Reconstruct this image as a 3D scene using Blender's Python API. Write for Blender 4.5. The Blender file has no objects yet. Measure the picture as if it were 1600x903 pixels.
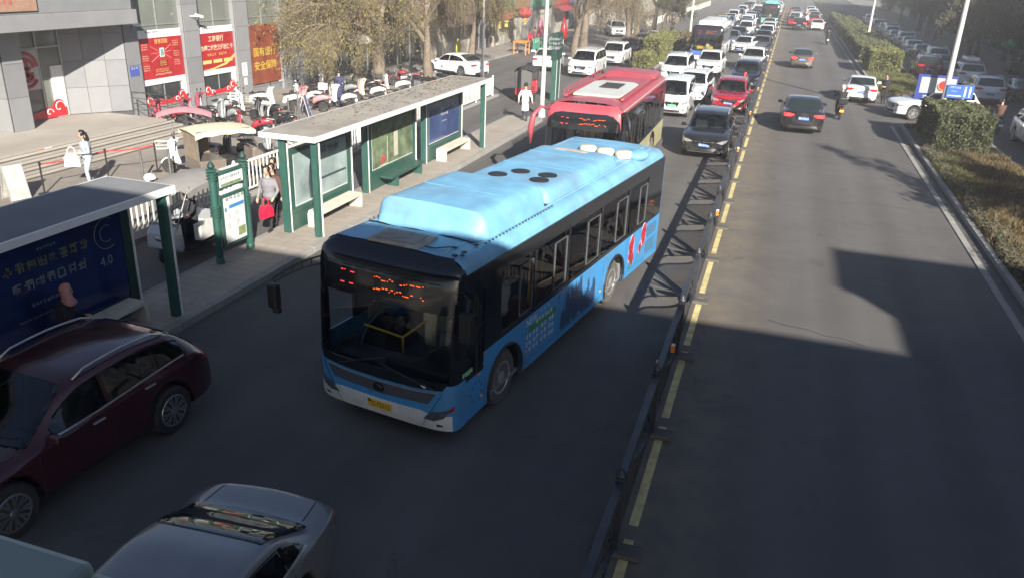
import bpy, bmesh, math, random
from mathutils import Vector, Matrix
from mathutils.bvhtree import BVHTree
R = math.radians
rnd = random.Random(7)
sc = bpy.context.scene
col = bpy.data.collections.new('street'); sc.collection.children.link(col)
# ---------------------------------------------------------------- camera
PITCH, YAW, ROLL, CAMH = R(22.1), R(17.44), R(2.3), 7.0
_f = Vector((-math.sin(YAW)*math.cos(PITCH), math.cos(YAW)*math.cos(PITCH), -math.sin(PITCH)))
_r0 = Vector((math.cos(YAW), math.sin(YAW), 0)); _u0 = _r0.cross(_f)
_r = math.cos(ROLL)*_r0 + math.sin(ROLL)*_u0; _u = _r.cross(_f)
cam = bpy.data.objects.new('camera', bpy.data.cameras.new('camera')); col.objects.link(cam)
cam.matrix_world = Matrix(((_r.x, _u.x, -_f.x, 0), (_r.y, _u.y, -_f.y, 0), (_r.z, _u.z, -_f.z, CAMH), (0, 0, 0, 1)))
cam.data.sensor_width = 36; cam.data.lens = 1248/1600*36; cam.data.clip_start = .05; cam.data.clip_end = 2000
sc.camera = cam
# ---------------------------------------------------------------- sky and sun
SUN_AZ, SUN_EL = R(147), R(26)          # compass azimuth: 0 = +Y, clockwise
to_sun = Vector((math.sin(SUN_AZ)*math.cos(SUN_EL), math.cos(SUN_AZ)*math.cos(SUN_EL), math.sin(SUN_EL)))
w = bpy.data.worlds.new('World'); sc.world = w; w.use_nodes = True
nt = w.node_tree; sky = nt.nodes.new('ShaderNodeTexSky'); sky.sky_type = 'NISHITA'; sky.sun_disc = False
sky.sun_elevation = SUN_EL; sky.sun_rotation = SUN_AZ; sky.dust_density = 1.0; sky.air_density = .8; sky.ozone_density = 2.0
bg = nt.nodes['Background']; bg.inputs[1].default_value = .05; nt.links.new(sky.outputs[0], bg.inputs[0])
sl = bpy.data.lights.new('sun', 'SUN'); sl.energy = 5.0; sl.angle = R(.6); sl.color = (1, .93, .82)
sun = bpy.data.objects.new('sun', sl); col.objects.link(sun); sun.rotation_euler = to_sun.to_track_quat('Z', 'Y').to_euler()
vs = sc.view_settings; sc.display_settings.display_device = 'sRGB'
vs.view_transform = 'Standard'; vs.look = 'None'; vs.exposure = 1.3; vs.gamma = 1; vs.use_curve_mapping = False
cy = sc.cycles; cy.max_bounces = 6; cy.transparent_max_bounces = 12; cy.glossy_bounces = 3; cy.volume_bounces = 0
cy.diffuse_bounces = 3; cy.caustics_reflective = False; cy.caustics_refractive = False; cy.sample_clamp_indirect = 4
cy.use_denoising = True
# ---------------------------------------------------------------- materials
MATS = {}
def mat(name, c, rough=.6, metal=0, coat=0, var=.12, scale=6., bump=0, bscale=60., emis=0, spec=.5, dirt=0):
    if name in MATS: return MATS[name]
    m = bpy.data.materials.new(name); m.use_nodes = True; t = m.node_tree; n = t.nodes; L = t.links
    b = n['Principled BSDF']; c = tuple(c)[:3] + (1,)
    b.inputs['Base Color'].default_value = c; b.inputs['Roughness'].default_value = rough
    b.inputs['Metallic'].default_value = metal; b.inputs['Coat Weight'].default_value = coat
    b.inputs['Coat Roughness'].default_value = .06; b.inputs['Specular IOR Level'].default_value = spec
    if var or bump or dirt: tc = n.new('ShaderNodeTexCoord')
    if var:
        nz = n.new('ShaderNodeTexNoise'); nz.inputs['Scale'].default_value = scale; nz.inputs['Detail'].default_value = 6
        L.new(tc.outputs['Object'], nz.inputs['Vector'])
        mp = n.new('ShaderNodeMapRange'); mp.inputs[1].default_value = .25; mp.inputs[2].default_value = .75
        mp.inputs[3].default_value = 1-var; mp.inputs[4].default_value = 1+var*.8; L.new(nz.outputs[0], mp.inputs[0])
        mx = n.new('ShaderNodeVectorMath'); mx.operation = 'SCALE'; mx.inputs[0].default_value = c[:3]
        L.new(mp.outputs[0], mx.inputs['Scale']); out = mx.outputs[0]
        if dirt:
            n2 = n.new('ShaderNodeTexNoise'); n2.inputs['Scale'].default_value = scale*.35; n2.inputs['Detail'].default_value = 9
            n2.inputs['Roughness'].default_value = .7
            L.new(tc.outputs['Object'], n2.inputs['Vector'])
            m2 = n.new('ShaderNodeMapRange'); m2.inputs[1].default_value = .48; m2.inputs[2].default_value = .68
            m2.inputs[3].default_value = 0; m2.inputs[4].default_value = dirt; L.new(n2.outputs[0], m2.inputs[0])
            mm = n.new('ShaderNodeMix'); mm.data_type = 'RGBA'; L.new(m2.outputs[0], mm.inputs[0]); L.new(out, mm.inputs[6])
            mm.inputs[7].default_value = (.16, .13, .10, 1); out = mm.outputs[2]
        L.new(out, b.inputs['Base Color'])
        mr = n.new('ShaderNodeMapRange'); mr.inputs[3].default_value = max(.02, rough-.08); mr.inputs[4].default_value = min(1, rough+.1)
        L.new(nz.outputs[0], mr.inputs[0]); L.new(mr.outputs[0], b.inputs['Roughness'])
    if bump:
        nb = n.new('ShaderNodeTexNoise'); nb.inputs['Scale'].default_value = bscale; nb.inputs['Detail'].default_value = 4
        L.new(tc.outputs['Object'], nb.inputs['Vector'])
        bm_ = n.new('ShaderNodeBump'); bm_.inputs['Strength'].default_value = bump; bm_.inputs['Distance'].default_value = .02
        L.new(nb.outputs[0], bm_.inputs['Height']); L.new(bm_.outputs[0], b.inputs['Normal'])
    if emis:
        b.inputs['Emission Color'].default_value = c; b.inputs['Emission Strength'].default_value = emis
    MATS[name] = m; return m
def glass(name, tint, refl=.08, rough=.02):
    """thin pane: tinted see-through mixed with mirror reflection by viewing angle"""
    if name in MATS: return MATS[name]
    m = bpy.data.materials.new(name); m.use_nodes = True; t = m.node_tree; n = t.nodes; L = t.links
    n.remove(n['Principled BSDF']); o = n['Material Output']
    tr = n.new('ShaderNodeBsdfTransparent'); tr.inputs[0].default_value = (*tint, 1)
    gl = n.new('ShaderNodeBsdfGlossy'); gl.inputs['Roughness'].default_value = rough; gl.inputs['Color'].default_value = (.9, .93, 1, 1)
    fr = n.new('ShaderNodeFresnel'); fr.inputs[0].default_value = 1.5
    ad = n.new('ShaderNodeMath'); ad.operation = 'ADD'; ad.inputs[1].default_value = refl; ad.use_clamp = True
    mx = n.new('ShaderNodeMixShader'); L.new(fr.outputs[0], ad.inputs[0]); L.new(ad.outputs[0], mx.inputs[0])
    L.new(tr.outputs[0], mx.inputs[1]); L.new(gl.outputs[0], mx.inputs[2]); L.new(mx.outputs[0], o.inputs[0])
    MATS[name] = m; return m
def paint(name, c, rough=.28, metal=0, dirt=.0): return mat('paint_'+name, c, rough, metal, .8, .05, 3, dirt=dirt)
# ---------------------------------------------------------------- mesh helpers
class MB:
    def __init__(s): s.v = []; s.f = []; s.m = []; s.T = Matrix()
    def add(s, vs_, fs, mi=0):
        o = len(s.v); s.v += [tuple(s.T @ Vector(p)) for p in vs_]
        s.f += [tuple(i+o for i in f) for f in fs]; s.m += [mi]*len(fs); return s
    def box(s, x0, x1, y0, y1, z0, z1, mi=0):
        return s.add([(x0,y0,z0),(x1,y0,z0),(x1,y1,z0),(x0,y1,z0),(x0,y0,z1),(x1,y0,z1),(x1,y1,z1),(x0,y1,z1)],
            [(0,3,2,1),(4,5,6,7),(0,1,5,4),(1,2,6,5),(2,3,7,6),(3,0,4,7)], mi)
    def cb(s, c, d, mi=0, M=None):
        """box by centre and size, optional rotation matrix"""
        x, y, z = d[0]/2, d[1]/2, d[2]/2; c = Vector(c)
        P = [Vector(q) for q in ((-x,-y,-z),(x,-y,-z),(x,y,-z),(-x,y,-z),(-x,-y,z),(x,-y,z),(x,y,z),(-x,y,z))]
        if M is not None: P = [M @ q for q in P]
        return s.add([c+q for q in P], [(0,3,2,1),(4,5,6,7),(0,1,5,4),(1,2,6,5),(2,3,7,6),(3,0,4,7)], mi)
    def cyl(s, a, b, r0, r1=None, n=10, mi=0, caps=True):
        r1 = r0 if r1 is None else r1; a = Vector(a); b = Vector(b); d = (b-a).normalized()
        u = d.orthogonal().normalized(); w_ = d.cross(u); P = []
        for c, r in ((a, r0), (b, r1)):
            P += [c + (u*math.cos(2*math.pi*i/n) + w_*math.sin(2*math.pi*i/n))*r for i in range(n)]
        F = [(i, (i+1) % n, n+(i+1) % n, n+i) for i in range(n)]
        if caps: F += [tuple(range(n-1, -1, -1)), tuple(range(n, 2*n))]
        return s.add(P, F, mi)
    def tube(s, path, r, n=8, mi=0):
        path = [Vector(p) for p in path]; rs = r if isinstance(r, (list, tuple)) else [r]*len(path)
        P = []; u = None
        for i, p in enumerate(path):
            d = (path[min(i+1, len(path)-1)] - path[max(i-1, 0)]).normalized()
            if u is None: u = d.orthogonal().normalized()
            u = (u - d*u.dot(d)); u = u.normalized() if u.length > 1e-5 else d.orthogonal().normalized()
            w_ = d.cross(u)
            P += [p + (u*math.cos(2*math.pi*k/n) + w_*math.sin(2*math.pi*k/n))*rs[i] for k in range(n)]
        F = [(i*n+k, i*n+(k+1) % n, (i+1)*n+(k+1) % n, (i+1)*n+k) for i in range(len(path)-1) for k in range(n)]
        F += [tuple(range(n-1, -1, -1)), tuple(range((len(path)-1)*n, len(path)*n))]
        return s.add(P, F, mi)
    def lathe(s, prof, n=16, mi=0, M=None):
        """prof: (radius, z) from bottom to top"""
        P = [(r*math.cos(2*math.pi*k/n), r*math.sin(2*math.pi*k/n), z) for r, z in prof for k in range(n)]
        if M is not None: P = [M @ Vector(p) for p in P]
        F = [(i*n+k, i*n+(k+1) % n, (i+1)*n+(k+1) % n, (i+1)*n+k) for i in range(len(prof)-1) for k in range(n)]
        F += [tuple(range(n-1, -1, -1)), tuple(range((len(prof)-1)*n, len(prof)*n))]
        return s.add(P, F, mi)
    def ell(s, c, r, n=12, k=8, mi=0, M=None):
        c = Vector(c); P = []
        for i in range(k+1):
            a = -math.pi/2 + math.pi*i/k
            for j in range(n):
                b = 2*math.pi*j/n; q = Vector((r[0]*math.cos(a)*math.cos(b), r[1]*math.cos(a)*math.sin(b), r[2]*math.sin(a)))
                P.append(c + (M @ q if M is not None else q))
        F = [(i*n+j, i*n+(j+1) % n, (i+1)*n+(j+1) % n, (i+1)*n+j) for i in range(k) for j in range(n)]
        return s.add(P, F, mi)
    def prism(s, poly, a, b, axis='y', mi=0):
        """2D polygon extruded along an axis: axis y -> poly is (x,z); x -> (y,z); z -> (x,y)"""
        def q(p, t): return {'y': (p[0], t, p[1]), 'x': (t, p[0], p[1]), 'z': (p[0], p[1], t)}[axis]
        n = len(poly); P = [q(p, a) for p in poly] + [q(p, b) for p in poly]
        F = [(i, (i+1) % n, n+(i+1) % n, n+i) for i in range(n)] + [tuple(range(n-1, -1, -1)), tuple(range(n, 2*n))]
        return s.add(P, F, mi)
    def grid(s, rows, mi=0, close=False):
        n = len(rows[0]); P = [p for r in rows for p in r]; F = []
        for i in range(len(rows)-1):
            for k in range(n if close else n-1):
                F.append((i*n+k, i*n+(k+1) % n, (i+1)*n+(k+1) % n, (i+1)*n+k))
        return s.add(P, F, mi)
    def mesh(s, name, mats, smooth=False, bevel=0, fix=True):
        me = bpy.data.meshes.new(name); me.from_pydata(s.v, [], s.f)
        for m in (mats if isinstance(mats, (list, tuple)) else [mats]): me.materials.append(m)
        if any(s.m): me.polygons.foreach_set('material_index', s.m)
        if bevel or fix:
            bm = bmesh.new(); bm.from_mesh(me)
            if fix: bmesh.ops.recalc_face_normals(bm, faces=bm.faces)
            if bevel: bmesh.ops.bevel(bm, geom=[e for e in bm.edges if len(e.link_faces) == 2 and e.calc_face_angle() > .5], offset=bevel, segments=2, affect='EDGES', profile=.6)
            bm.to_mesh(me); bm.free()
        if smooth:
            me.shade_smooth() if smooth is True else me.set_sharp_from_angle(angle=R(smooth))
        me.update(); return me
    def build(s, name, mats, parent=None, smooth=False, bevel=0, fix=True):
        return link(name, s.mesh(name, mats, smooth, bevel, fix), parent)
def link(name, me, parent=None):
    o = bpy.data.objects.new(name, me); col.objects.link(o)
    if parent is not None: o.parent = parent
    return o
def tag(o, label=None, cat=None, group=None, kind=None):
    for k, v in (('label', label), ('category', cat), ('group', group), ('kind', kind)):
        if v: o[k] = v
    return o
def thing(name, label, cat, loc=(0,0,0), rz=0, group=None):
    o = bpy.data.objects.new(name, None); col.objects.link(o); o.location = loc; o.rotation_euler = (0, 0, rz)
    o.empty_display_size = .2
    return tag(o, label, cat, group)
def copy_tree(o, parent=None):
    c = o.copy(); col.objects.link(c); c.parent = parent
    for k in ('label', 'group', 'category'):
        if parent is None and k in c and k != 'category' and k != 'group': del c[k]
    for ch in [x for x in col.objects if x.parent == o]: copy_tree(ch, c)
    return c
def kids(o): return list(o.children)
def dup(o, loc, rz=0, label=None, group=None):
    def rec(a, par):
        c = a.copy(); col.objects.link(c); c.parent = par
        for ch in a.children: rec(ch, c)
        return c
    c = rec(o, None); c.location = loc; c.rotation_euler = (0, 0, rz)
    if label: c['label'] = label
    if group: c['group'] = group
    return c
def struct(name, mb, m, **k): return tag(mb.build(name, m, **k), kind='structure')
tmp = bpy.data.scenes.new('workbench')
def bake(o):
    """evaluated mesh of a helper object, worked out in a scratch scene"""
    tmp.collection.objects.link(o)
    with bpy.context.temp_override(scene=tmp, view_layer=tmp.view_layers[0]): dg = bpy.context.evaluated_depsgraph_get(); dg.update()
    me = bpy.data.meshes.new_from_object(o.evaluated_get(dg)); bpy.data.objects.remove(o); return me
def text(s, size, m, parent=None, loc=(0,0,0), rot=(0,0,0), name='lettering', align='CENTER', depth=0, bold=0, sx=1):
    cu = bpy.data.curves.new('t', 'FONT'); cu.body = s; cu.size = size; cu.align_x = align; cu.align_y = 'CENTER'
    cu.extrude = depth; cu.offset = bold; cu.resolution_u = 2
    me = bake(bpy.data.objects.new('t', cu)); bpy.data.curves.remove(cu)
    me.materials.clear(); me.materials.append(m)
    q = link(name, me, parent); q.location = loc; q.rotation_euler = rot; q.scale = (sx, 1, 1); return q
# decal: polygon in a plane (O,U,V) thrown along -N on a body and lifted off it
def decal(bvh, poly, O, U, V, N, lift=.006, step=.12, back=.012):
    O, U, V, N = Vector(O), Vector(U), Vector(V), Vector(N)
    bm = bmesh.new(); vs_ = [bm.verts.new((p[0], p[1], 0)) for p in poly]; bm.faces.new(vs_); bm.normal_update()
    bmesh.ops.triangulate(bm, faces=bm.faces[:], ngon_method='EAR_CLIP')
    for _ in range(5):
        es = [e for e in bm.edges if e.calc_length() > step]
        if not es: break
        bmesh.ops.subdivide_edges(bm, edges=es, cuts=1); bmesh.ops.triangulate(bm, faces=bm.faces[:])
    pts = []
    for v in bm.verts:
        p = O + U*v.co.x + V*v.co.y
        h = bvh.ray_cast(p + N*3, -N, 8)
        pts.append(h[0] if h[0] is not None else None)
    bm.verts.ensure_lookup_table(); good = [i for i, p in enumerate(pts) if p is not None]
    src = [v.co.copy() for v in bm.verts]
    for i, v in enumerate(bm.verts):
        p = pts[i]
        if p is None and good:
            j = min(good, key=lambda j: (src[j]-src[i]).length_squared)
            p = pts[j] + U*(src[i].x-src[j].x) + V*(src[i].y-src[j].y)
        v.co = p + N*lift
    bmesh.ops.recalc_face_normals(bm, faces=bm.faces)
    if bm.faces and sum((f.normal.dot(N) for f in bm.faces)) < 0: bmesh.ops.reverse_faces(bm, faces=bm.faces[:])
    # a rim so that the pane has thickness
    be = [e for e in bm.edges if len(e.link_faces) == 1]
    ex = bmesh.ops.extrude_edge_only(bm, edges=be)
    for g in ex['geom']:
        if isinstance(g, bmesh.types.BMVert): g.co -= N*back
    return bm
def bm_mesh(name, bm, m, smooth=True):
    me = bpy.data.meshes.new(name); bm.to_mesh(me); bm.free(); me.materials.append(m)
    if smooth: me.set_sharp_from_angle(angle=R(40))
    return me
def bvh_of(mb): return BVHTree.FromPolygons([Vector(v) for v in mb.v], mb.f)
def lerp(a, b, t): return a + (b-a)*t
def interp(x, pts):
    """smooth interpolation through (x,y) points"""
    if x <= pts[0][0]: return pts[0][1]
    for i in range(len(pts)-1):
        x0, y0 = pts[i]; x1, y1 = pts[i+1]
        if x <= x1:
            def sl_(j):
                if j <= 0 or j >= len(pts)-1: 
                    k = 0 if j <= 0 else len(pts)-2
                    return (pts[k+1][1]-pts[k][1])/(pts[k+1][0]-pts[k][0])
                a = (pts[j][1]-pts[j-1][1])/(pts[j][0]-pts[j-1][0]); b = (pts[j+1][1]-pts[j][1])/(pts[j+1][0]-pts[j][0])
                return 0 if a*b <= 0 else 2*a*b/(a+b)
            h = x1-x0; t = (x-x0)/h; m0, m1 = sl_(i)*h, sl_(i+1)*h
            return (2*t**3-3*t*t+1)*y0 + (t**3-2*t*t+t)*m0 + (-2*t**3+3*t*t)*y1 + (t**3-t*t)*m1
    return pts[-1][1]
# ---------------------------------------------------------------- lettering made of strokes, for print too small to read
def glyph_mb(mb, x, z, s, seed, axis='x', off=0, flip=1):
    """one square character of 5-7 strokes in the (u,z) plane; axis says which way u runs"""
    g = random.Random(seed); t = s*.13
    def bar(u0, u1, v0, v1):
        P = [(u0, v0), (u1, v0), (u1, v1), (u0, v1)]
        if axis == 'x': mb.add([(x+flip*p[0], off, z+p[1]) for p in P], [(0,1,2,3)])
        else: mb.add([(off, x+flip*p[0], z+p[1]) for p in P], [(0,1,2,3)])
    for _ in range(3):
        v = g.uniform(0, s*.86); bar(g.uniform(0, .2)*s, g.uniform(.7, 1)*s, v, v+t)
    for _ in range(3):
        u = g.uniform(0, s*.86); bar(u, u+t, g.uniform(0, .3)*s, g.uniform(.7, 1)*s)
def glyphs(n, size, m, parent, loc, rot=(0,0,0), seed=0, gap=1.15, name='lettering', rows=1, rowgap=1.4):
    mb = MB()
    for r_ in range(rows):
        for i in range(n): glyph_mb(mb, (i-n/2)*size*gap, -r_*size*rowgap-size/2, size, seed*100+r_*17+i)
    o = mb.build(name, m, parent, fix=False); o.location = loc; o.rotation_euler = rot; return o
# ---------------------------------------------------------------- the ground
def ground_mat(name, c1, c2, big=.25, fine=40., rough=.9, bump=.25, dustx=None, cracks=0, pav=None, spots=0):
    m = bpy.data.materials.new(name); m.use_nodes = True; t = m.node_tree; n = t.nodes; L = t.links; b = n['Principled BSDF']
    g = n.new('ShaderNodeNewGeometry'); pos = g.outputs['Position']
    def noise(s, d=6, r=.55, dist=0):
        q = n.new('ShaderNodeTexNoise'); q.inputs['Scale'].default_value = s; q.inputs['Detail'].default_value = d
        q.inputs['Roughness'].default_value = r; q.inputs['Distortion'].default_value = dist; L.new(pos, q.inputs['Vector']); return q.outputs[0]
    def rng(x, a, b_, c=0, d=1):
        q = n.new('ShaderNodeMapRange'); L.new(x, q.inputs[0])
        for i, v_ in enumerate((a, b_, c, d)): q.inputs[i+1].default_value = v_
        return q.outputs[0]
    def mix(f, a, b_, mode='MIX'):
        q = n.new('ShaderNodeMix'); q.data_type = 'RGBA'; q.blend_type = mode
        if isinstance(f, float): q.inputs[0].default_value = f
        else: L.new(f, q.inputs[0])
        for i, x in ((6, a), (7, b_)):
            if isinstance(x, tuple): q.inputs[i].default_value = (*x, 1)
            else: L.new(x, q.inputs[i])
        return q.outputs[2]
    mp = n.new('ShaderNodeMapping'); mp.inputs['Scale'].default_value = (1, .05, 1); L.new(pos, mp.inputs[0])
    st = n.new('ShaderNodeTexNoise'); st.inputs['Scale'].default_value = .9; st.inputs['Detail'].default_value = 5; L.new(mp.outputs[0], st.inputs['Vector'])
    c = mix(rng(noise(big, 8, .6), .3, .7), c1, c2)
    c = mix(rng(st.outputs[0], .35, .7, 0, .5), c, tuple(x*.70 for x in c1))
    c = mix(rng(noise(fine*4, 2, .8), .35, .75, 0, .35), c, tuple(min(1, x*1.5) for x in c2))
    c = mix(rng(noise(fine, 3, .8), .45, .8, 0, .45), c, tuple(x*.6 for x in c1))
    if cracks:
        sx_ = n.new('ShaderNodeSeparateXYZ'); L.new(pos, sx_.inputs[0]); ml = n.new('ShaderNodeMath'); ml.operation = 'MULTIPLY_ADD'; L.new(sx_.outputs[0], ml.inputs[0]); ml.inputs[1].default_value = 3.7; ml.inputs[2].default_value = .6
        sn = n.new('ShaderNodeMath'); sn.operation = 'SINE'; L.new(ml.outputs[0], sn.inputs[0]); fm = n.new('ShaderNodeMath'); fm.operation = 'MULTIPLY'; L.new(rng(sn.outputs[0], -.2, 1, 0, .55), fm.inputs[0]); L.new(rng(noise(.07, 5), .35, .65, .2, 1), fm.inputs[1])
        c = mix(fm.outputs[0], c, tuple(x*.72 for x in c1))
        c = mix(rng(noise(.35, 4, .6), .5, .75, 0, .3), c, tuple(min(1, x*1.25) for x in c2))
    if dustx:
        sp = n.new('ShaderNodeSeparateXYZ'); L.new(pos, sp.inputs[0])
        ds = n.new('ShaderNodeMath'); ds.operation = 'SUBTRACT'; L.new(sp.outputs[0], ds.inputs[0]); ds.inputs[1].default_value = dustx
        ab = n.new('ShaderNodeMath'); ab.operation = 'ABSOLUTE'; L.new(ds.outputs[0], ab.inputs[0])
        f = n.new('ShaderNodeMath'); f.operation = 'MULTIPLY'; L.new(rng(ab.outputs[0], .15, 1.5, .8, 0), f.inputs[0]); L.new(rng(noise(1.3, 7, .7), .3, .65), f.inputs[1])
        c = mix(f.outputs[0], c, (.20, .165, .12))
    if cracks:
        vo = n.new('ShaderNodeTexVoronoi'); vo.feature = 'DISTANCE_TO_EDGE'; vo.inputs['Scale'].default_value = .16
        wp = n.new('ShaderNodeVectorMath'); wp.operation = 'ADD'; L.new(pos, wp.inputs[0])
        nn = n.new('ShaderNodeTexNoise'); nn.inputs['Scale'].default_value = .8; nn.inputs['Detail'].default_value = 6; L.new(pos, nn.inputs['Vector'])
        sc_ = n.new('ShaderNodeVectorMath'); sc_.operation = 'SCALE'; sc_.inputs['Scale'].default_value = 2.4; L.new(nn.outputs['Color'], sc_.inputs[0]); L.new(sc_.outputs[0], wp.inputs[1])
        L.new(wp.outputs[0], vo.inputs['Vector'])
        f = n.new('ShaderNodeMath'); f.operation = 'MULTIPLY'; L.new(rng(vo.outputs[0], .0, .004, .65, 0), f.inputs[0]); L.new(rng(noise(.12, 3), .5, .62), f.inputs[1])
        c = mix(f.outputs[0], c, (.025, .025, .027))
        c = mix(rng(noise(.55, 9, .75, 1.2), .57, .70, 0, .6), c, tuple(x*.55 for x in c1))   # oil and patch stains
    h = noise(fine*3, 3, .7)
    if pav:
        br = n.new('ShaderNodeTexBrick'); br.inputs['Scale'].default_value = 1; br.inputs['Brick Width'].default_value = pav[0]; br.inputs['Row Height'].default_value = pav[1]
        br.inputs['Mortar Size'].default_value = .008; br.inputs[1].default_value = (1, 1, 1, 1); br.inputs[2].default_value = (.86, .86, .86, 1); br.inputs[3].default_value = (.6, .58, .55, 1)
        L.new(pos, br.inputs['Vector']); c = mix(.8, c, br.outputs[0], 'MULTIPLY')
    if spots: c = mix(rng(noise(3.1, 8, .8), .58, .7, 0, spots), c, (.07, .06, .05))
    L.new(c, b.inputs['Base Color']); b.inputs['Roughness'].default_value = rough; b.inputs['Specular IOR Level'].default_value = .3
    L.new(rng(noise(1.7, 6), .3, .7, rough-.12, min(1, rough+.08)), b.inputs['Roughness'])
    bp = n.new('ShaderNodeBump'); bp.inputs['Strength'].default_value = bump; bp.inputs['Distance'].default_value = .015
    L.new(h, bp.inputs['Height']); L.new(bp.outputs[0], b.inputs['Normal'])
    MATS[name] = m; return m
asphalt = ground_mat('asphalt', (.100, .096, .094), (.130, .125, .122), rough=.82, dustx=-.7, cracks=1)
asphalt2 = ground_mat('asphalt_side', (.10, .097, .094), (.135, .13, .125), rough=.85, cracks=1)
paving = ground_mat('paving', (.33, .295, .255), (.41, .37, .325), rough=.9, pav=(.6, .3), spots=.35)
paving2 = ground_mat('sidewalk_paving', (.24, .215, .19), (.31, .28, .25), rough=.92, pav=(.5, .5), spots=.4)
concrete = ground_mat('concrete', (.24, .235, .225), (.33, .32, .30), big=.8, rough=.9, spots=.3)
gutterm = ground_mat('gutter', (.085, .083, .08), (.12, .115, .11), big=1.2, rough=.9, spots=.5)
soil = ground_mat('soil', (.11, .085, .05), (.19, .15, .085), big=1.1, fine=14, rough=1, bump=.8)
stone_step = ground_mat('step_stone', (.33, .30, .265), (.42, .385, .345), big=.7, rough=.85, spots=.25)
Y0, Y1 = -45, 330
b = MB(); b.add([(-600,-300,-.03),(600,-300,-.03),(600,900,-.03),(-600,900,-.03)], [(0,1,2,3)]); struct('ground', b, asphalt2)
b = MB(); b.add([(-15.2,Y0,0),(17,Y0,0),(17,Y1,0),(-15.2,Y1,0)], [(0,1,2,3)]); struct('road', b, asphalt)
b = MB(); b.add([(-21.5,43.9,.0),(-15.2,43.9,.0),(-15.2,Y1,.0),(-21.5,Y1,.0)], [(0,1,2,3)]); struct('forecourt', b, asphalt2)
def slab(name, x0, x1, y0, y1, z, m, kerb=None, kw=.13, r=0):
    """raised paving with real kerb stones round it"""
    b = MB(); k = kw if kerb else 0
    b.box(x0+k, x1-k, y0+k, y1-k, -.02, z); o = struct(name, b, m)
    return o
def kerb_run(name, x0, x1, y0, y1, z, m, along='y', step=1.0):
    me = None; root = None; n = max(1, round((y1-y0 if along == 'y' else x1-x0)/step))
    root = bpy.data.objects.new(name, None); col.objects.link(root); root['kind'] = 'structure'
    d = (y1-y0)/n if along == 'y' else (x1-x0)/n
    bb = MB()
    if along == 'y': bb.box(0, x1-x0, .006, d-.006, -.02, z)
    else: bb.box(.006, d-.006, 0, y1-y0, -.02, z)
    me = bb.mesh('kerb_stone', m, bevel=.012); far = MB()
    for i in range(n):
        if along == 'y' and y0+i*d > 62: far.box(x0, x1, y0+i*d+.006, y0+(i+1)*d-.006, -.02, z); continue
        o = link('kerb_stone', me, root); o.location = (x0, y0+i*d, rnd.uniform(-.006, .004)) if along == 'y' else (x0+i*d, y0, rnd.uniform(-.006, .004))
    if far.v: far.build('far_kerb_stone', m, root)['kind'] = 'stuff'
# bus stop island, sidewalk, verges
slab('bus_stop_platform', -12.2, -10.73, -30, 37.5, .15, paving)
kerb_run('platform_kerb', -10.73, -10.55, -10, 37.5, .15, concrete)
kerb_run('platform_rear_kerb', -12.35, -12.2, -10, 37.5, .15, concrete)
kerb_run('platform_end_kerb', -12.2, -10.73, 37.5, 37.65, .15, concrete, 'x', .75)
slab('sidewalk', -26.5, -15.15, -30, 43.75, .12, paving2)
kerb_run('sidewalk_kerb', -15.15, -15.0, 0, 43.8, .12, concrete)
slab('shop_sidewalk', -27, -21.6, 44, 300, .12, paving2)
kerb_run('shop_kerb', -21.6, -21.45, 44, 120, .12, concrete)
slab('planted_divider', -10.5, -9.2, 58, 300, .14, soil)
kerb_run('divider_kerb', -9.2, -9.05, 58, 140, .15, concrete)
kerb_run('divider_rear_kerb', -10.65, -10.5, 58, 140, .15, concrete)
# the planted strip on the right: edge stones, drain gutter, kerb, soil
for y0, y1 in ((-20, 45.2), (58, 300)):
    slab('gutter_strip', 5.92, 6.2, y0, y1, .02, gutterm)
    kerb_run('gutter_edge', 5.74, 5.92, y0, min(y1, 140), .03, concrete)
    kerb_run('verge_kerb', 6.2, 6.36, y0, min(y1, 140), .16, concrete)
    slab('planted_verge', 6.36, 9.65, y0, y1, .13, soil)
    kerb_run('verge_rear_kerb', 9.65, 9.8, y0, min(y1, 140), .15, concrete)
slab('right_sidewalk', 16.6, 30, -30, 300, .13, paving2)
kerb_run('right_sidewalk_kerb', 16.45, 16.6, 20, 120, .13, concrete)
# paint: the yellow line beside the fence, worn
yellow = mat('yellow_paint', (.62, .53, .25), .7, var=.35, scale=5, dirt=.5)
b = MB(); y = 3.0
while y < 190:
    b.add([(-1.03,y,.004),(-.90,y,.004),(-.90,y+2.7,.004),(-1.03,y+2.7,.004)], [(0,1,2,3)]); y += 3.0
struct('yellow_line', b, yellow)

ck = MB()
for pts in ([(.55, 17.0), (.95, 16.85), (1.4, 16.8), (1.75, 16.6), (2.1, 16.62), (2.5, 16.4)], [(-6.2, 19.8), (-5.6, 20.0), (-4.9, 19.9), (-4.3, 20.2)], [(1.0, 28.0), (1.7, 28.3), (2.6, 28.1), (3.4, 28.5), (4.6, 28.3)], [(-3.6, 36.5), (-2.9, 36.4), (-2.2, 36.7)]):
    for (x0, y0), (x1, y1) in zip(pts, pts[1:]): ck.add([(x0, y0-.012, .003), (x1, y1-.014, .003), (x1, y1+.012, .003), (x0, y0+.01, .003)], [(0,1,2,3)])
struct('road_crack', ck, mat('crack_dark', (.02, .02, .02), .95))
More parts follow.
